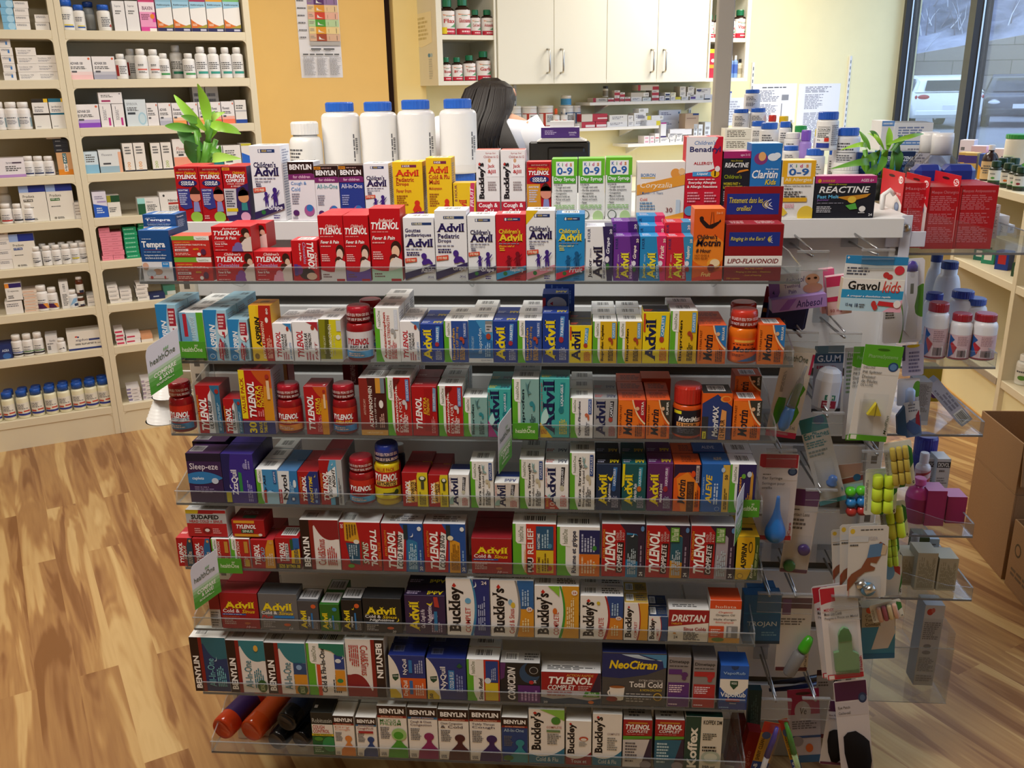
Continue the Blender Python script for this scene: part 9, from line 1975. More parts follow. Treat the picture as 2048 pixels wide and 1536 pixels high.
for j in range(ny+1):
 for i in range(nx+1):
  x=5+48*i/nx;y=YW+.5+14*j/ny
  vs.append((x,y+rg.uniform(-.25,.25),z_at(x)-.1+14*j/ny*1.05+rg.uniform(-.35,.35)*(j>0)))
for j in range(ny):
 for i in range(nx):fs.append((j*(nx+1)+i,j*(nx+1)+i+1,(j+1)*(nx+1)+i+1,(j+1)*(nx+1)+i))
b.mesh(vs,fs,hm,True)
o=struct('hill',b)
tw=MB()
for i in range(900):
 x,f=rg.uniform(10,42),rg.random()
 y=YW+.6+12*f;z=z_at(x)+12*f*1.05
 q=np.array([x,y,z])
 d=np.array([rg.uniform(-.6,.6),rg.uniform(-.4,.2),rg.uniform(.5,1.4)])
 tw.tube([q,q+d*.5+np.array([rg.uniform(-.1,.1),0,0]),q+d],[.03,.02,.006],mat(rg.choice(['dfe3ea','b8bece','7a7684','eef0f4']),'matte'),4,False)
o=obj('frosted_branches',tw);o['kind']='stuff'
tag(o,'tangle of frosted bare branches on the bank outside','branches')
def car(label,loc,rz,paint,kind):
 """hatch-back body from side profiles, with glass, lamps, wheels and plate"""
 t=thing('car',label,'car',loc,rz)
 L,W=4.4,1.80
 m=mat(paint,'gloss')
 low=[(-2.2,.42),(-2.15,.30),(2.1,.30),(2.2,.45),(2.18,.75),(1.9,.86),(1.0,.95),(-1.9,1.02),(-2.18,.95)]
 top=[(1.0,.93),(.35,1.34),(-.2,1.45),(-1.3,1.44),(-1.85,1.28),(-2.15,.99)]
 b=MB()
 sec=[(-.90,.96),(-.82,1.0),(.82,1.0),(.90,.96)]
 n=len(low)
 rows=[]
 for y,s in((-W/2,.97),(-W/2+.06,1.0),(W/2-.06,1.0),(W/2,.97)):
  rows.append([(x*s,y,.30+(z-.30)*(s if z>.5 else 1))for x,z in low])
 vs=[p for r in rows for p in r]
 fs=[(k*n+i,(k+1)*n+i,(k+1)*n+(i+1)%n,k*n+(i+1)%n)for k in range(3)for i in range(n)]+[tuple(range(n)),tuple(3*n+i for i in range(n))[::-1]]
 b.mesh(vs,fs,m,True)
 n=len(top)
 rows=[]
 for y,s,zz in((-W/2+.02,1,0),(-W/2+.20,.97,1),(W/2-.20,.97,1),(W/2-.02,1,0)):
  rows.append([(x*(s if z>1 else 1),y if z<1.0 else(y*(.84 if abs(y)>.8 else 1)),z)for x,z in top])
 vs=[p for r in rows for p in r]
 fs=[(k*n+i,(k+1)*n+i,(k+1)*n+i+1,k*n+i+1)for k in range(3)for i in range(n-1)]+[tuple(range(n)),tuple(3*n+i for i in range(n))[::-1]]
 b.mesh(vs,fs,m,True)
 obj('body_shell',b,t)
 gm_=mat('23262c','gloss')
 b=MB();b.poly([(-2.145,-.66,1.03),(-2.145,.66,1.03),(-1.90,.56,1.30),(-1.90,-.56,1.30)][::-1],gm_);obj('rear_window',b,t)
 b=MB();b.poly([(.98,-.70,.975),(.98,.70,.975),(.40,.60,1.335),(.40,-.60,1.335)],gm_);obj('windscreen',b,t)
 for s in(-1,1):
  b=MB();b.poly([(.80,s*.893,.99),(-1.75,s*.893,1.03),(-1.55,s*.772,1.34),(-.2,s*.765,1.39),(.30,s*.78,1.30)][::s],gm_);obj('side_window',b,t)
  for x in(-1.35,1.35):
   b=MB();b.lathe([(.33,-.11),(.33,.11)],mat('17181a','matte'),24);b.lathe([(.20,-.115),(.20,.115)],mat('a8aab0','metal'),20)
   o=obj('wheel',b,t,(x,s*.80,.33));o.rotation_euler=(R_(90),0,0)
  b=MB();b.lathe([(0,.03),(.10,.025),(.15,0),(.15,-.03)],mat('b02430','gloss'),20);o=obj('tail_lamp',b,t,(-2.16,s*.68,.86));o.rotation_euler=(0,R_(-90),0);o.scale=(.62,1.5,1)
  b=MB();b.lathe([(0,.03),(.10,.025),(.14,0),(.14,-.03)],mat('e8ecf2','gloss'),20);o=obj('head_lamp',b,t,(2.16,s*.64,.68));o.rotation_euler=(0,R_(90),0);o.scale=(.62,1.5,1)
 for x,d in((-2.195,-1),(2.205,1)):
  b=MB();b.box(x,-.16,.52,x+.012*d,.16,.64,mat('e4e6ea'));obj('number_plate',b,t)
 b=MB();b.box(-2.22,-.86,.36,-2.12,.86,.52,mat(paint,'plastic'),.03);b.box(2.12,-.84,.34,2.24,.84,.52,mat('2a2c30' if kind else paint,'plastic'),.03);obj('bumper',b,t)
 return t
w0=onY(1893,220,27.0)
car('white hatchback seen from behind through the window',(w0[0]+.2,27.0+2.2,GO),R_(86),'eef1f2',0)
w1=onY(2015,215,28)
car('dark parked car facing the window beyond the thick window bar',(w1[0]+.9,28+1.5,GO),R_(-112),'262a3a',1)
w2=onY(2075,150,35)
car('second dark car parked near the retaining wall',(w2[0]+2.0,36,GO),R_(200),'1e2230',1)
# ================================================================ hooks on the slotted panel and the packs hanging from them
HG='packs hanging at the hook end'
def hook(rect,label,Yf=1.672):
 x0,y0,x1,y1=rect
 a,c=onY(x0,y0,Yf),onY(x1,y1,Yf)
 x,z=(a[0]+c[0])/2,a[2]-.004
 t=thing('peg_hook',label,'hook',(x,GY,z),0,'hooks on the slotted panel')
 L=GY-Yf
 wm=mat('a8a8a8','metal')
 b=MB();b.tube([(0,-.004,-.012),(0,-.012,-.012),(0,-L*.5,-.010),(0,-L+.006,-.006)],.0026,wm,8);obj('wire',b,t)
 b=MB();b.tube([(0,-.004,.010),(0,-L+.01,.004)],.0018,wm,8);obj('holder_wire',b,t)
 b=MB();b.box(-.016,-.006,-.022,.016,-.0005,.022,mat('f2f4f6','clear'));b.box(-.018,-.009,.012,.018,-.0062,.024,mat('f4f4f6','clear'));obj('bracket',b,t)
 w,h=c[0]-a[0],a[2]-c[2]
 b=MB();b.box(-w/2,-L-.001,-h+.004,w/2,-L,.004,CLR);b.box(-w/2,-L-.0018,.001,w/2,-L+.006,.0045,mat('e6e6e6','film'));b.box(-w/2,-L-.0016,-h*.38,w/2,-L-.0010,-h*.38+.0012,mat('e6e6e6','film'));b.box(-w/2,-L-.0016,-h+.004,w/2,-L-.0010,-h+.0055,mat('e6e6e6','film'))
 obj('tag_holder',b,t)
 return t
for i,(r,lk)in enumerate((((1595,502,1655,542),'above the violet teething carton'),((1725,499,1786,538),'above the white children tablet pack'),((1571,664,1634,705),'above the dropper card'),((1660,666,1720,706),'above the white floss pack'),((1626,825,1685,871),'above the slanting ear plug card'),((1534,899,1591,938),'above the ear syringe card'),((1725,902,1786,945),'beside the beige foam card'),((1612,979,1671,1025),'above the lens case card'),((1516,1186,1563,1225),'above the blue carton'),((1563,1188,1622,1228),'above the green cutter card'),((1663,1191,1721,1238),'above the green comb card'),((1524,1398,1580,1440),'above the toothbrush packs'),((1605,1396,1657,1440),'above the pink hair-removal pack'))):
 hook(r,f'metal hook with clear tag holder, {lk}')
def square(a,b,c):
 """sides of a pack from three corners; the longer side gives its lean"""
 ux,vz=b-a,a-c
 w,h=np.linalg.norm(ux),np.linalg.norm(vz)
 ux,vz=ux/w,vz/h
 if w>h:vz=vz-(vz@ux)*ux;vz=vz/np.linalg.norm(vz)
 else:ux=ux-(ux@vz)*vz;ux=ux/np.linalg.norm(ux)
 return ux,vz,w,h
def hang(label,tl,tr,bl,Y,bg,ops,thick=.0008,name='hanging_card',cat='hanging card',back=None):
 a,b_,c=(np.array(onY(*p,Y))for p in(tl,tr,bl))
 ux,vz,w,h=square(a,b_,c)
 ny=np.cross(vz,ux)
 t=thing(name,label,cat)
 o0=a-vz*h
 t.matrix_world=Matrix(((ux[0],ny[0],vz[0],o0[0]),(ux[1],ny[1],vz[1],o0[1]),(ux[2],ny[2],vz[2],o0[2]),(0,0,0,1)))
 m=MB()
 r=min(w,h)*.06
 pts=[(r,0),(w-r,0),(w,r),(w,h-r),(w-r,h),(r,h),(0,h-r),(0,r)]
 m.prism(pts,0,thick,'y',mat(bg))
 m.decal([('p',[(p[0]/w*.97+.015,p[1]/h*.985+.0075)for p in pts],ops[0][1])]+list(ops[1:])if ops and ops[0][0]=='inner' else list(ops),lambda u,v,d:(u*w,-d,v*h))
 obj('card',m,t)
 return t,w,h
def blister(t,w,h,x0,y0,x1,y1,d,kind='shell'):
 b=MB();W,H=(x1-x0)*w,(y1-y0)*h
 k=min(W,H)*.14
 X0,Z0=x0*w,y0*h
 base=[(X0,-.0004,Z0),(X0+W,-.0004,Z0),(X0+W,-.0004,Z0+H),(X0,-.0004,Z0+H)]
 topq=[(X0+k,-d,Z0+k),(X0+W-k,-d,Z0+k),(X0+W-k,-d,Z0+H-k),(X0+k,-d,Z0+H-k)]
 b.mesh(base+topq,[(0,1,5,4),(1,2,6,5),(2,3,7,6),(3,0,4,7),(4,5,6,7)],mat('fafbfc',kind))
 return obj('blister',b,t)
def tilted_box(label,tl,tr,bl,Y,d,s,name='medicine_carton'):
 a,b_,c=(np.array(onY(*p,Y))for p in(tl,tr,bl))
 ux,vz,w,h=square(a,b_,c)
 ny=np.cross(vz,ux)
 o0=a-vz*h+ux*w/2
 o=obj(name,carton_mesh(w,h,d,s))
 o.matrix_world=Matrix(((ux[0],ny[0],vz[0],o0[0]),(ux[1],ny[1],vz[1],o0[1]),(ux[2],ny[2],vz[2],o0[2]),(0,0,0,1)))
 return tag(o,label,'carton',HG),w,h
def header(o,w,h,hh,ops,bg,y=.001,lean=0.0):
 b=MB();b.box(-w/2,y,h,w/2,y+.0008,h+hh,mat(bg))
 b.decal(ops,lambda u,v,d:(-w/2+u*w,y-d,h+v*hh))
 return obj('header_card',b,o)
o,w,h=tilted_box('violet teething gel carton with raised white header showing a baby',(1543,601),(1653,587),(1550,625),1.676,.032,S('a484c8',[R(0,0,1,1,'a484c8'),P([(.30,.1),(.46,.9),(.30,.9),(.12,.1)],'8a5ab8'),T('Anbesol',.44,.18,.92,.74,'3a2a6a',0,'i')],'8c6ab0','ac90d4'))
header(o,w,h,.042,[P([(0,0),(.16,0),(.36,1),(0,1)],'8a6ac0'),R(.2,0,1,1,'dcdce6'),T('Anbesol',.30,.55,.66,.80,'3a2a7a',0,'i'),T('Teething',.28,.30,.58,.50,'6a5a9a',0,''),T('Pain',.36,.08,.50,.26,'6a5a9a',0,''),T('4',.06,.12,.10,.30,'2a2a6a'),E(.80,.62,.13,.24,'d8a88a'),E(.80,.22,.18,.22,'d09c80'),E(.74,.66,.03,.05,'3a2018'),E(.86,.66,.03,.05,'3a2018')],'dcdce6',.02)
t,w,h=hang('navy cold-sore pack with red edge behind the violet carton',(1533,572),(1625,582),(1527,652),1.74,'202a5c',[R(0,.6,.25,1,'8c2430'),P([(.1,.3),(.9,.1),(.95,.5),(.2,.8)],'3a4a94'),E(.72,.34,.2,.10,'d8c04a'),T('#1',.66,.30,.78,.40,'2a2a3c'),T('abreva',.62,.05,.92,.18,'c8d0e8'),R(.02,.36,.2,.46,'d8c04a')],name='hanging_pack',cat='pack')
b=MB();b.box(w*.1,-.022,h*.08,w*.9,-.0008,h*.62,mat('26306a'),.001);obj('pack_box',b,t)
grv=lambda kid:S('eeecea',[R(0,.40,1,.66,'2f9ad0'),R(0,0,1,.40,'b8dcf0'),P([(.86,.0),(1,0),(1,.4),(.7,.0)],'ecb0c8'),T('Gravol',.09,.66,.60,.93,'17181c'),T('kids',.65,.60,.94,.96,'d8403a',0,'i'),T('Quick Dissolve Chewable',.09,.535,.68,.61,'ffffff',0,'bi'),T('A croquer a dissolution rapide',.09,.42,.80,.50,'ffffff',0,'bi'),T('15 mg',.09,.12,.20,.24,'2a3a5a'),T('18',.24,.12,.29,.24,'2a3a5a'),G(.31,.1,.42,.24,2),P([(.60,.20),(.92,.16),(.90,.30),(.62,.34)],'d0303a'),E(.54,.24,.04,.10,'c83a3a'),E(.57,.14,.04,.09,'c83a3a'),E(.92,.26,.06,.12,'f4f0f0'),G(.6,.4,.6,.4,1)],'d8d0b4','e8e4dc')
for k,(dx,Y,lk)in enumerate(((0,1.672,'white and blue children tablet pack in front'),)):
 o,w,h=tilted_box(lk+' with raised blue header',(1687,556),(1811,561),(1685,620),Y,.018,grv(1))
 header(o,w,h,.042,[R(0,.80,1,1,'2f8ac4'),P([(.55,.8),(1,.35),(1,.8)],'6ab0d8'),R(0,0,1,.72,'e6eaec'),T('+',.02,.84,.06,.96,'ffffff'),P([(0,.66),(.5,.60),(1,.66),(1,.84),(0,.84)],'2f8ac4'),G(.04,.14,.52,.52,3,'5a6070'),E(.68,.2,.05,.13,'c83a3a'),E(.74,.12,.05,.12,'c83a3a'),E(.88,.42,.08,.2,'d83a4a')],'e6eaec',.001)
pkg=S('ecc8cc',[R(0,.72,1,1,'d83a6a'),R(0,.48,1,.74,'eae4e6'),T('G',.62,.52,.90,.70,'17181c'),R(0,.36,1,.48,'d02a5c'),T('50 mg',.1,.06,.6,.16,'b0525c',0,'')],'d8a8b0')
tilted_box('pink and white tablet pack peeking behind the blue one',(1652,555),(1700,556),(1656,632),1.70,.016,pkg)
tilted_box('rear pink tablet pack nearest the teething carton',(1640,540),(1668,540),(1644,628),1.722,.016,S('e4b4bc',[R(0,.6,1,1,'d85a84'),G(.2,.1,.9,.5,5,'b0525c',90)]))
t,w,h=hang('white card with digital thermometer and purple tip',(1770,521),(1850,521),(1764,688),1.742,'e2e2ea',[E(1.0,.5,.28,.20,'5a9a3a'),P(arc(.42,0,.40,.5,-.2)+arc(.46,.5,.48,0,.1),'5a9a3a'),T('healthOne',.30,.80,.76,.87,'b0b8b4',0,''),G(.06,.3,.34,.42,4)])
ox=.66
b=MB();pts=[(ox*w-.010,.16*h),(ox*w-.005,.45*h),(ox*w-.010,.60*h),(ox*w-.010,.86*h),(ox*w+.010,.86*h),(ox*w+.010,.60*h),(ox*w+.006,.45*h),(ox*w+.013,.16*h),(ox*w,.08*h)]
b.prism(pts,-.010,-.0012,'y',mat('d8dae6','plastic'));b.decal([R(.35,.60,.65,.72,'6a7068'),E(.5,.82,.22,.03,'c8c8d4')],lambda u,v,d:(ox*w-.010+u*.020,-.010-d,v*h),'plastic');obj('thermometer',b,t)
b=MB();b.lathe([(.010,0),(.0105,.010),(.006,.018),(0,.020)],mat('4a3a8c','plastic'),18);q=obj('purple_cap',b,t,(ox*w,-.006,.86*h));q.scale=(1,.5,1)
blister(t,w,h,.50,.04,.86,.96,.014)
t,w,h=hang('lavender folded card below the thermometer',(1805,691),(1848,691),(1804,753),1.735,'b4b4d8',[R(0,.5,.14,1,'3a3a5c'),E(.5,.96,.3,.06,'c8b02a'),G(.3,.1,.86,.8,6,'6a6a94')])
t,w,h=hang('white card with clear tube and green mark',(1796,758),(1840,758),(1793,812),1.74,'d4d8e4',[E(.9,.6,.2,.3,'5a9a3a')])
b=MB();b.lathe([(.006,0),(.009,.004),(.009,.03),(.005,.034)],mat('9cb0d8','gloss'),14,w*.5,-.012,h*.1);obj('tube',b,t)
t,w,h=hang('dark blue and grey pack with dark red corner, tilted',(1806,806),(1838,800),(1812,876),1.72,'5a74a4',[P([(0,1),(1,1),(1,.6),(0,.4)],'c0c8d8'),G(.3,.7,.9,.95,3,'6a7490'),P([(.62,.12),(.95,.3),(.95,.75),(.72,.6)],'8c2a40'),P([(0,.3),(.5,.05),(.9,.1),(.9,.3),(.3,.5)],'3f5c94')],name='hanging_pack',cat='pack')
b=MB();b.prism([(0,h*.1),(-.018,h*.2),(-.016,h*.7),(0,h*.95)],-.010,-.0008,'y',mat('24507c','plastic'));obj('blue_handle',b,t)
t,w,h=hang('white card with blue medicine dropper and green leaf shapes',(1571,690),(1634,694),(1530,870),1.678,'dcd8d2',[R(0,0,1,.065,'c42a5c'),R(0,.066,1,.075,'dcd8d2'),E(.72,.44,.13,.13,'4a9a1e',18),P(arc(.45,.34,.95,.56,.30)+arc(.95,.56,.50,.38,.12),'4a9a1e'),P(arc(.45,.14,.92,.30,.34)+arc(.92,.30,.45,.14,.18),'4a9a1e'),P(arc(.16,.44,.20,.12,-.24)+arc(.24,.12,.40,.44,-.2),'4a9a1e'),T('healthOne',.06,.84,.82,.91,'4a5a44',0,''),T('5 mL',.74,.10,.92,.14,'4a4a4a',0,''),G(.14,.5,.24,.82,3,'9a9a98',90),R(.92,.72,1,.94,'b02a50')])
b=MB();b.lathe([(0,0),(.006,.002),(.0105,.010),(.0115,.030),(.0105,.040),(.0095,.043),(.0095,.050)],mat('3f78b8','plastic'),18);b.lathe([(.0085,.05),(.0070,.10),(.003,.115),(.0025,.135)],mat('d4d6da','film'),14);q=obj('dropper',b,t,(w*.42,-.0145,h*.10));q.rotation_euler=(0,R_(8),0)
blister(t,w,h,.24,.06,.66,.88,.026)
t,w,h=hang('grey and white card behind the white floss pack',(1630,692),(1689,692),(1622,824),1.77,'b8bac4',[R(0,.74,1,.88,'3a5a7c'),T('G.U.M',.10,.76,.90,.86,'e4e8f0'),R(0,.88,1,1,'5a7a8a'),G(.1,.64,.9,.72,1,'a84a64'),P([(.6,.1),(1,.3),(1,.6),(.7,.5)],'d0a8b4'),R(0,0,1,.05,'3a3a40')])
a,c=onY(1629,735,1.735),onY(1674,817,1.735)
b=MB();r=(c[0]-a[0])/2;H=a[2]-c[2]
b.lathe([(r*.88,0),(r,H*.08),(r,H*.72),(r*.86,H*.92),(r*.5,H)],mat('dcdfe8','plastic'),8,smooth=False)
b.decal([R(.30,.30,.74,.42,'2a7a6a'),T('GUM',.38,.31,.68,.40,'e0f0e8'),R(.2,.10,.8,.28,'8c2440'),G(.26,.13,.74,.25,2,'d8a8b4')],lambda u,v,d:(-r*.9+u*r*1.8,-r*.935-d,v*H),'plastic')
q=obj('floss_container',b,t);q.parent=None
q.parent=t;q.matrix_parent_inverse=t.matrix_world.inverted();q.location=((a[0]+c[0])/2,1.735,c[2]);q.rotation_euler=(0,R_(4),R_(0))
psp=[R(0,.78,1,1,'5aa62a'),P([(0,.74)]+arc(0,.80,1,.78,-.03)+[(1,.7),(0,.7)],'e2e0dc'),T('PharmaSystems',.14,.855,.90,.905,'9cc88a',0,''),E(.5,.955,.16,.012,'3a6a1c'),E(.82,.785,.13,.048,'2a4a7c'),E(.82,.785,.09,.034,'5a84b4'),T('DELUXE',.06,.755,.36,.78,'8a8a88',0,''),T('Pill Splitter',.06,.70,.56,.735,'6a6a68',0,''),T('Diviseur',.06,.655,.42,.69,'6a6a68',0,''),T('de Pilules',.06,.61,.48,.645,'6a6a68',0,''),T('DE LUXE',.06,.575,.38,.60,'6a6a68',0,''),R(.0,.0,1,.06,'5aa62a'),U('MedPlan',.88,.08,.95,.28,'4a5a3a','i'),R(.04,.01,.2,.055,'e8ece0')]
for k,(tl,tr,bl,Y,lk)in enumerate((((1731,688),(1809,692),(1696,878),1.674,'white and green pill splitter card in front, with yellow blade'),((1708,693),(1770,695),(1690,880),1.690,'white and green pill splitter card just behind its twin'))):
 t,w,h=hang(lk,tl,tr,bl,Y,'e2e0dc',psp)
 b=MB();b.prism([(w*.34,h*.29),(w*.70,h*.29),(w*.62,h*.35),(w*.52,h*.42),(w*.42,h*.35)],-.012,-.0012,'y',mat('dcc818','plastic'));b.box(w*.51,-.0125,h*.28,w*.53,-.011,h*.42,mat('8a7c10','plastic'));obj('splitter',b,t)
 blister(t,w,h,.20,.08,.86,.50,.018)
t,w,h=hang('white card edge with thin green print between the floss and splitter cards',(1690,696),(1712,697),(1684,878),1.755,'c8c8cc',[G(.2,.5,.9,.9,9,'6a8a5a'),T('he',.3,.9,.9,.96,'5a8a4a',0,'')])
t,w,h=hang('teal-headed ear plug card slanting the other way, with one blue plug',(1596,842),(1652,838),(1640,1012),1.70,'b8bcc0',[R(0,.84,1,1,'2a7a8c'),E(.72,.95,.2,.05,'3a5a84'),T('EarPlanes',.06,.765,.96,.835,'1f7a8c'),G(.08,.66,.95,.74,3,'5a8a98'),G(.08,.56,.8,.64,2,'7a8a90'),R(0,0,1,.05,'2a8aa0'),U('2',.9,.1,.96,.16,'2a8aa0')])
b=MB();b.lathe([(0,0),(.008,.002),(.011,.008),(.008,.014),(.009,.018),(.006,.024),(0,.026)],mat('4a74b8','plastic'),16);q=obj('ear_plug',b,t,(w*.5,-.012,h*.22));q.rotation_euler=(0,R_(30),0)
blister(t,w,h,.16,.08,.84,.52,.022)
t,w,h=hang('red-banded white card holding a blue ear syringe bulb',(1520,906),(1598,918),(1505,1080),1.676,'d6d0d2',[R(.02,.84,.98,.99,'b0283c'),R(.02,.01,.98,.06,'b8283c'),P([(.02,.80)]+arc(.02,.86,.98,.82,-.05)+[(.98,.70),(.02,.70)],'d6d0d2'),E(.86,.80,.12,.045,'24365c'),E(.86,.80,.08,.03,'4a6488'),G(.12,.755,.44,.775,1),T('Ear Syringe',.12,.70,.62,.74,'5a5658',0,''),T('Seringue pour',.12,.64,.70,.68,'6a6668',0,''),T('oreille',.12,.60,.38,.63,'6a6668',0,''),U('iCare',.88,.06,.95,.22,'b0283c')])
b=MB();b.lathe([(0,0),(.010,.0015),(.0165,.008),(.019,.018),(.0175,.028),(.012,.042),(.007,.056),(.0045,.070),(.0032,.088),(.0025,.092)],mat('2f74c4','plastic'),24);q=obj('ear_syringe',b,t,(w*.50,-.021,h*.045));q.scale=(1.1,1,1.08)
blister(t,w,h,.20,.02,.84,.62,.030)
t,w,h=hang('purple-banded white card with green and violet lens cases',(1585,975),(1641,986),(1558,1144),1.70,'cac6ca',[R(.02,.80,.98,.99,'5a2460'),G(.1,.74,.4,.77,1),T('Contact Lens',.06,.68,.74,.72,'5a565a',0,''),G(.06,.52,.7,.66,3,'6a666a'),R(.02,.01,.98,.05,'6a4460')])
for cx,cy,c,nm in((.30,.10,'2f7a3a','green_lens_case'),(.72,.30,'4a2f7c','violet_lens_case')):
 b=MB();b.lathe([(w*.21,0),(w*.21,.007),(w*.17,.010),(0,.010)],mat(c,'plastic'),24);q=obj(nm,b,t,(w*cx,-.0012,h*cy));q.rotation_euler=(R_(90),0,0)
blister(t,w,h,.05,.03,.95,.46,.016)
t,w,h=hang('peach-topped card with green, blue and red ear plug cases',(1677,930),(1725,922),(1680,1028),1.72,'c0b4ae',[P([(0,.72),(1,.78),(1,1),(0,1)],'b08a78'),P([(0,.6),(1,.66),(1,.76),(0,.7)],'8a3a34'),E(.75,.72,.16,.07,'2a5a84'),R(0,0,1,.6,'b8c8d4')])
for i,(cy,c,nm)in enumerate(((.44,'5ac02a','green_ear_plug'),(.22,'2f80c4','blue_ear_plug'),(.04,'b83a34','red_ear_plug'))):
 for cx in(.34,.78):
  b=MB();b.lathe([(0,-.010),(.008,-.008),(.0115,0),(.008,.008),(0,.010)],mat(c,'plastic'),18);obj(nm,b,t,(w*cx+.003,-.013,h*(cy+.06)))
def foam(label,tl,tr,bl,Y,col,nx,ny,box=(.16,.10,.84,.92),hl=True):
 t,w,h=hang(label,tl,tr,bl,Y,'d8dad2',[P([(.78,.3),(1,.5),(1,.8),(.86,.9)],'2f7a3a'),P([(.4,0),(.6,0),(.7,.12),(.5,.12)],'2f7a3a'),U('6',.90,.04,.97,.12,'4a4a48'),G(.02,.1,.1,.8,2,'8a8a88',90)])
 x0,y0,x1,y1=box
 r=(x1-x0)*w/nx/2*.96
 for i in range(nx):
  for j in range(ny):
   z0,z1=h*(y0+(y1-y0)*j/ny),h*(y0+(y1-y0)*(j+.96)/ny)
   b=MB()
   c=col if isinstance(col,str)else col[(i+j)%len(col)]
   b.lathe([(r*.8,0),(r,(z1-z0)*.08),(r*.96,(z1-z0)*.9),(r*.7,z1-z0)],mat(c,'matte'),14)
   obj('foam_plug',b,t,(w*(x0+(x1-x0)*(i+.5)/nx),-r-.001,z0))
 return t
foam('card of beige foam tubes tilted in front of the lime ones',(1766,888),(1822,878),(1776,979),1.676,'b8a44a',3,3)
foam('card of lime foam plugs, uppermost lime card',(1732,938),(1797,940),(1727,1030),1.69,'c4dc3a',2,3)
foam('card of lime foam plugs, second lime card',(1757,1008),(1810,1000),(1766,1082),1.706,['b8b43a','c4dc3a'],2,2)
foam('card of lime foam plugs, third lime card',(1762,1064),(1796,1060),(1768,1138),1.72,'bcd84a',2,3)
foam('card of pinkish mottled foam plugs below the finger splint cards',(1738,1212),(1800,1197),(1748,1246),1.69,['c8a08c','9c5a64','c8b890'],4,1)
t,w,h=hang('white card with blue and red print beside the finger splints',(1768,1112),(1804,1108),(1768,1192),1.715,'d0d2d2',[E(.3,.6,.3,.2,'6aa0d0'),P([(.5,.8),(.9,.7),(.9,.5),(.6,.6)],'b0383c'),P([(.8,0),(1,.3),(1,.6)],'2f7a3a'),U('6',.86,.06,.96,.16,'4a4a48')])
spl=[E(.10,.93,.06,.035,'d8b83a'),R(.085,.90,.115,.965,'d8b83a'),G(.3,.93,.95,.96,1),T('FINGER',.36,.80,.74,.85,'b8b8c0',0,''),R(.02,.78,.5,.86,'c8ccd0'),G(.04,.72,.3,.76,1),P([(0,.26),(.10,.34),(.34,.42),(.50,.58),(.60,.56),(.56,.46),(.70,.42),(.66,.38),(.44,.36),(.30,.30),(0,.10)],'8a5238'),P([(.56,.50),(.60,.66),(.80,.78),(.92,.74),(.86,.62),(.72,.48)],'8a5238'),P([(.48,.56),(.54,.74),(.86,.76),(.82,.58)],'5a80a8'),P([(.82,.60),(.86,.74),(.98,.72),(.94,.60)],'c8b494'),U('Protection des doigts',.02,.02,.06,.3,'b84034')]
for k,(tl,tr,bl,Y,lk)in enumerate((((1698,1053),(1777,1060),(1693,1196),1.672,'front'),((1680,1050),(1756,1046),(1679,1186),1.684,'middle'),((1662,1060),(1730,1036),(1666,1170),1.698,'rear'))):
 t,w,h=hang(f'white finger splint card with pictured hand, {lk} of three',tl,tr,bl,Y,'d2cfca',spl)
 b=MB();b.lathe([(w*.19,0),(w*.19,.006),(w*.15,.010),(0,.010)],mat('4a8ab0','plastic'),20);q=obj('blue_ring',b,t,(w*.52,-.001,h*.13));q.rotation_euler=(R_(90),0,0)
 b=MB();b.tube([(w*.40,-.014,h*.14),(w*.64,-.014,h*.20)],.008,mat('d4d4d0','metal'),12);obj('metal_splint',b,t)
 if k==0:blister(t,w,h,.22,.01,.84,.30,.026)
trj=S('1f5f94',[R(0,0,1,1,'1f5f94'),T('TROJAN',.10,.34,.90,.46,'c8d4dc',0,''),R(0,.62,1,.64,'2a74a8'),G(.5,.16,.94,.26,2,'6a9cc0'),R(0,0,1,.06,'1a3a54')],'1a4e7c','1f5f94')
tilted_box('mid blue carton with pale word hanging beside the herb oil carton',(1489,1190),(1564,1188),(1485,1287),1.69,.03,trj)
tilted_box('mid blue carton just behind the other blue carton',(1494,1174),(1552,1168),(1490,1240),1.73,.03,trj)
t,w,h=hang('purple-tagged white card with green and clear tablet cutter',(1560,1192),(1627,1184),(1549,1342),1.69,'c8c4c4',[R(.02,.84,.98,.98,'4a1a2c'),R(.10,.76,.36,.96,'5a2460'),G(.08,.62,.92,.72,3,'6a6668'),R(.02,.01,.98,.06,'5a1c30'),U('iCare',.88,.06,.95,.22,'3a3438','')])
b=MB();b.lathe([(.010,0),(.013,.004),(.013,.052),(.010,.060)],mat('b4b4b2','film'),16);q=obj('clear_barrel',b,t,(w*.36,-.016,h*.02));q.rotation_euler=(0,R_(22),0)
b=MB();b.lathe([(.011,0),(.012,.006),(.010,.026),(.007,.036),(0,.038)],mat('3fa01e','plastic'),16);q=obj('green_cap',b,t,(w*.74,-.016,h*.34));q.rotation_euler=(0,R_(22),0)
lice=[R(.02,.83,.98,.985,'c0283c'),R(.40,.83,.98,.985,'d8d2d4'),R(.02,.80,.40,.985,'c0283c'),P([(.02,.80)]+arc(.02,.82,.98,.82,.03)+[(.98,.74),(.02,.74)],'d8d4da'),T('MEDISY',.08,.745,.34,.775,'c0283c'),T('Metal Lice Comb',.08,.70,.54,.735,'6a6668',0,''),T('Peigne a Poux en Metal',.08,.65,.96,.685,'7a7678',0,''),R(.02,.01,.98,.065,'c8283c'),R(.05,.015,.2,.055,'f0e8ea'),U('iHealth',.90,.08,.97,.24,'c0283c')]
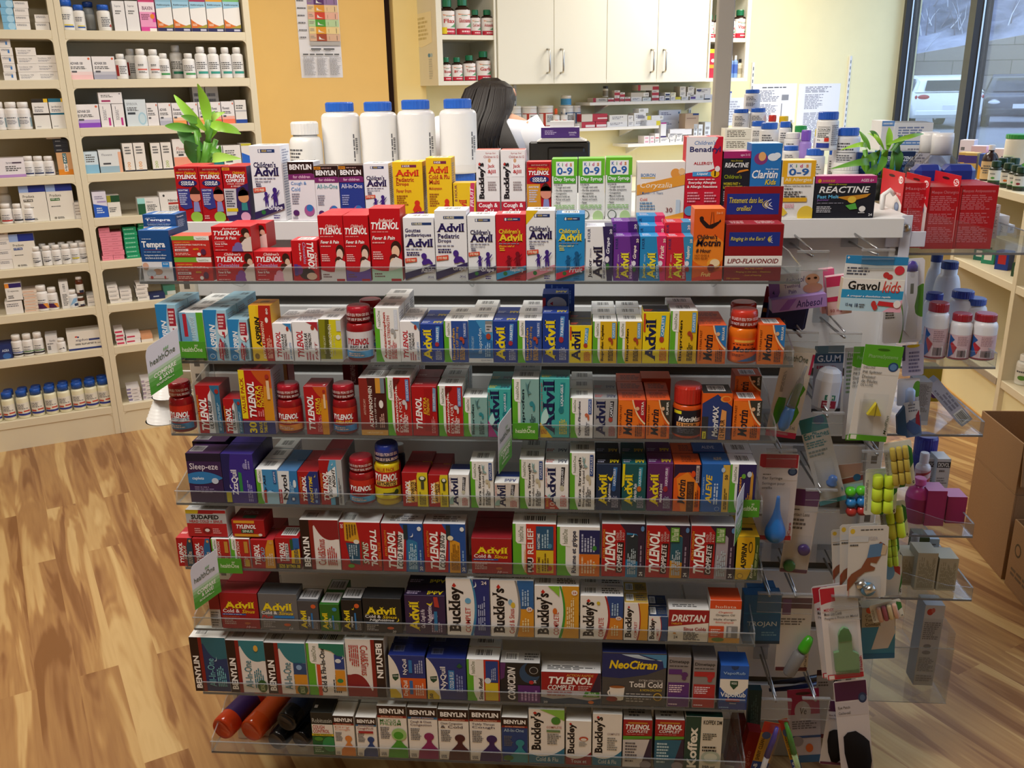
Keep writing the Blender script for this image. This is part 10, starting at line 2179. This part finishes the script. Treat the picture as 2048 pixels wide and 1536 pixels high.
for k,(tl,tr,bl,Y,lk)in enumerate((((1637,1176),(1713,1180),(1655,1362),1.676,'front'),((1622,1174),(1700,1178),(1645,1358),1.694,'rear'))):
 t,w,h=hang(f'red and white card with pale green comb, {lk} of two',tl,tr,bl,Y,'e4dfe2',lice)
 b=MB()
 b.prism([(w*.22,h*.12),(w*.86,h*.08),(w*.88,h*.28),(w*.72,h*.32),(w*.72,h*.50),(w*.66,h*.56),(w*.54,h*.58),(w*.44,h*.55),(w*.38,h*.50),(w*.36,h*.33),(w*.22,h*.32)],-.009,-.0012,'y',mat('7ea878','plastic'))
 b.prism([(w*.37,h*.44),(w*.72,h*.44),(w*.72,h*.50),(w*.66,h*.565),(w*.54,h*.585),(w*.44,h*.555),(w*.37,h*.50)],-.0105,-.0088,'y',mat('4a8248','plastic'))
 for i in range(22):b.box(w*(.23+.63*i/22),-.0098,h*.085,w*(.23+.63*i/22)+.0011,-.0088,h*.125,mat('567a50','plastic'))
 obj('comb',b,t)
 if k==0:blister(t,w,h,.16,.04,.92,.62,.016)
tum=S('b0a080',[R(0,0,1,.62,'3a86a8'),P([(.30,.18),(.55,.70),(.95,.86),(1,.5),(.8,.2)],'d0c8c0'),T('Complete',.10,.80,.66,.87,'4a3a28',0,''),T('Tummy',.10,.72,.52,.79,'4a3a28',0,''),T('Comfort',.10,.64,.56,.71,'4a3a28',0,''),E(.22,.95,.10,.06,'c84a24'),R(0,0,1,.10,'2a6a94')],'8a7c62')
tilted_box('tan and blue remedy carton behind the pinkish foam card',(1724,1216),(1791,1222),(1722,1318),1.725,.03,tum)
for k,(tl,tr,bl,Y,g1,g2,lk)in enumerate((((1529,1442),(1558,1456),(1494,1560),1.68,'4a3a9c','e8e4e4','violet and white toothbrush pack leaning towards the trays'),((1556,1440),(1574,1444),(1592,1560),1.69,'4a9a34','b8d89a','green toothbrush pack leaning the other way'))):
 t,w,h=hang(lk,tl,tr,bl,Y,'c8942a',[R(0,.82,1,1,'c83a2a'),R(0,0,1,.34,'24448c'),E(.35,.78,.26,.06,'4a5a84'),U('SHINY CLEAN',.1,.36,.34,.72,'4a3410'),U('Oral-B',.1,.04,.34,.3,'e0e4f0')],name='toothbrush_pack',cat='toothbrush pack')
 b=MB();b.tube([(w*.62,-.010,h*.02),(w*.60,-.013,h*.3),(w*.62,-.012,h*.52)],[.0035,.006,.006],mat(g2,'plastic'),10);obj('handle',b,t)
 b=MB();b.tube([(w*.62,-.012,h*.50),(w*.70,-.012,h*.8),(w*.72,-.010,h*.98)],[.007,.006,.004],mat(g1,'plastic'),10);obj('neck',b,t)
 blister(t,w,h,.38,.02,.98,.98,.020)
t,w,h=hang('pink-topped hair-removal pack with white round logo',(1574,1380),(1637,1384),(1582,1526),1.755,'b4aeb4',[R(0,.66,1,1,'a01c50'),E(.46,.70,.26,.14,'b8b4b8'),T('Ve',.38,.66,.58,.75,'1c1a1e',0,'i'),E(.5,.94,.24,.02,'3a1020'),G(.1,.46,.9,.58,4,'6a666c'),R(0,.34,1,.37,'2a4a7c'),R(0,0,1,.10,'2a5a84'),E(.62,.2,.12,.06,'c8602a'),E(.24,.30,.2,.07,'8a8488')],name='hanging_pack',cat='pack')
t,w,h=hang('white card with maroon foot behind the eye patch cards',(1634,1340),(1668,1342),(1630,1476),1.76,'a8a4a2',[R(0,.92,1,1,'3a1a20'),G(.1,.76,.8,.84,2,'5a5654'),R(0,0,1,.06,'5a2028')])
eye=[R(.02,.83,.98,.99,'4a1c44'),P([(.02,.80)]+arc(.02,.83,.98,.86,-.03)+[(.98,.70),(.02,.70)],'c4c0c8'),E(.84,.845,.13,.045,'24365c'),E(.84,.845,.08,.026,'4a6488'),T('Eye Patch',.08,.755,.44,.785,'5a5658',0,''),T('Cache-oeil',.08,.715,.44,.74,'6a6668',0,''),R(.02,.01,.98,.05,'5a2440')]
def patch(t,w,h):
 b=MB()
 pts=[(w*.16,h*.36),(w*.30,h*.385),(w*.55,h*.39),(w*.78,h*.355),(w*.94,h*.32),(w*.97,h*.20),(w*.86,h*.10),(w*.60,h*.03),(w*.40,h*.04),(w*.24,h*.14),(w*.15,h*.26)]
 pts=[(x,z*1.45)for x,z in pts]
 cx=sum(p[0]for p in pts)/len(pts);cz=sum(p[1]for p in pts)/len(pts)
 m=mat('1a1716','cloth');n=len(pts)
 vs=[]
 for s,d in((1,.0012),(.82,.009),(.5,.014)):
  vs+=[(cx+(x-cx)*s,-d,cz+(z-cz)*s)for x,z in pts]
 vs.append((cx,-.016,cz))
 fs=[(k*n+i,k*n+(i+1)%n,(k+1)*n+(i+1)%n,(k+1)*n+i)for k in(0,1)for i in range(n)]+[(2*n+i,2*n+(i+1)%n,3*n)for i in range(n)]
 b.mesh(vs,fs,m,True)
 obj('eye_patch',b,t)
t,w,h=hang('white card with black eye patch, front of two',(1666,1364),(1732,1368),(1687,1590),1.672,'d0ccd2',eye);patch(t,w,h)
t,w,h=hang('white card with black eye patch, leaning behind the front one',(1659,1400),(1716,1408),(1638,1528),1.694,'c4bfbe',eye);patch(t,w,h)
tilted_box('red toothpaste carton standing low beside the toothbrush packs',(1498,1462),(1524,1468),(1470,1560),1.72,.03,S('8c1a1e',[U('Colgate',.25,.1,.72,.62,'b86a68','i')]))
tilted_box('dark red toothpaste carton behind, nearest the trays',(1468,1438),(1492,1432),(1450,1530),1.76,.03,S('5c1418',[U('Colgate',.25,.3,.72,.9,'8c4a48','i')]))
tilted_box('teal grey slim pack behind the violet toothbrush',(1498,1380),(1524,1376),(1494,1460),1.77,.02,S('2a4a50',[G(.2,.1,.8,.9,4,'4a6a70',90)]))
for k,(p0,p1)in enumerate((((1536,1366),(1640,1352)),((1538,1380),(1642,1366)))):
 a,c=onY(*p0,1.79),onY(*p1,1.79)
 b=MB();b.tube([(a[0],1.79,a[2]),((a[0]+c[0])/2,1.785,(a[2]+c[2])/2),(c[0],1.79,c[2])],[.004,.006,.005],mat(['1c2038','202a5c'][k],'plastic'),10)
 tag(obj('comb_handle',b),['upper','lower'][k]+' dark blue comb lying sideways behind the tablet cutter card','comb')
# ================================================================ tell look-alikes apart by their order along the shelf
def screen_x(o):
 p=np.array(o.matrix_world.translation if o.parent is None else o.location)-EYEP
 return(p@RT)/max(p@FW,.01)
bpy.context.view_layer.update()
by={}
for o in scene.objects:
 if o.parent is None and 'label' in o:
  by.setdefault(o['label'],[]).append(o)
NUM=['','one','two','three','four','five','six','seven','eight','nine','ten','eleven']
for lab,os_ in by.items():
 if len(os_)>1:
  os_.sort(key=screen_x)
  for i,o in enumerate(os_):
   o['label']=f'{lab}, {ORD[i + 1]}-from-left of {NUM[len(os_)] if len(os_) < 12 else len(os_)}'
   if len(o['label'].split())>16:print('LONG',o['label'])
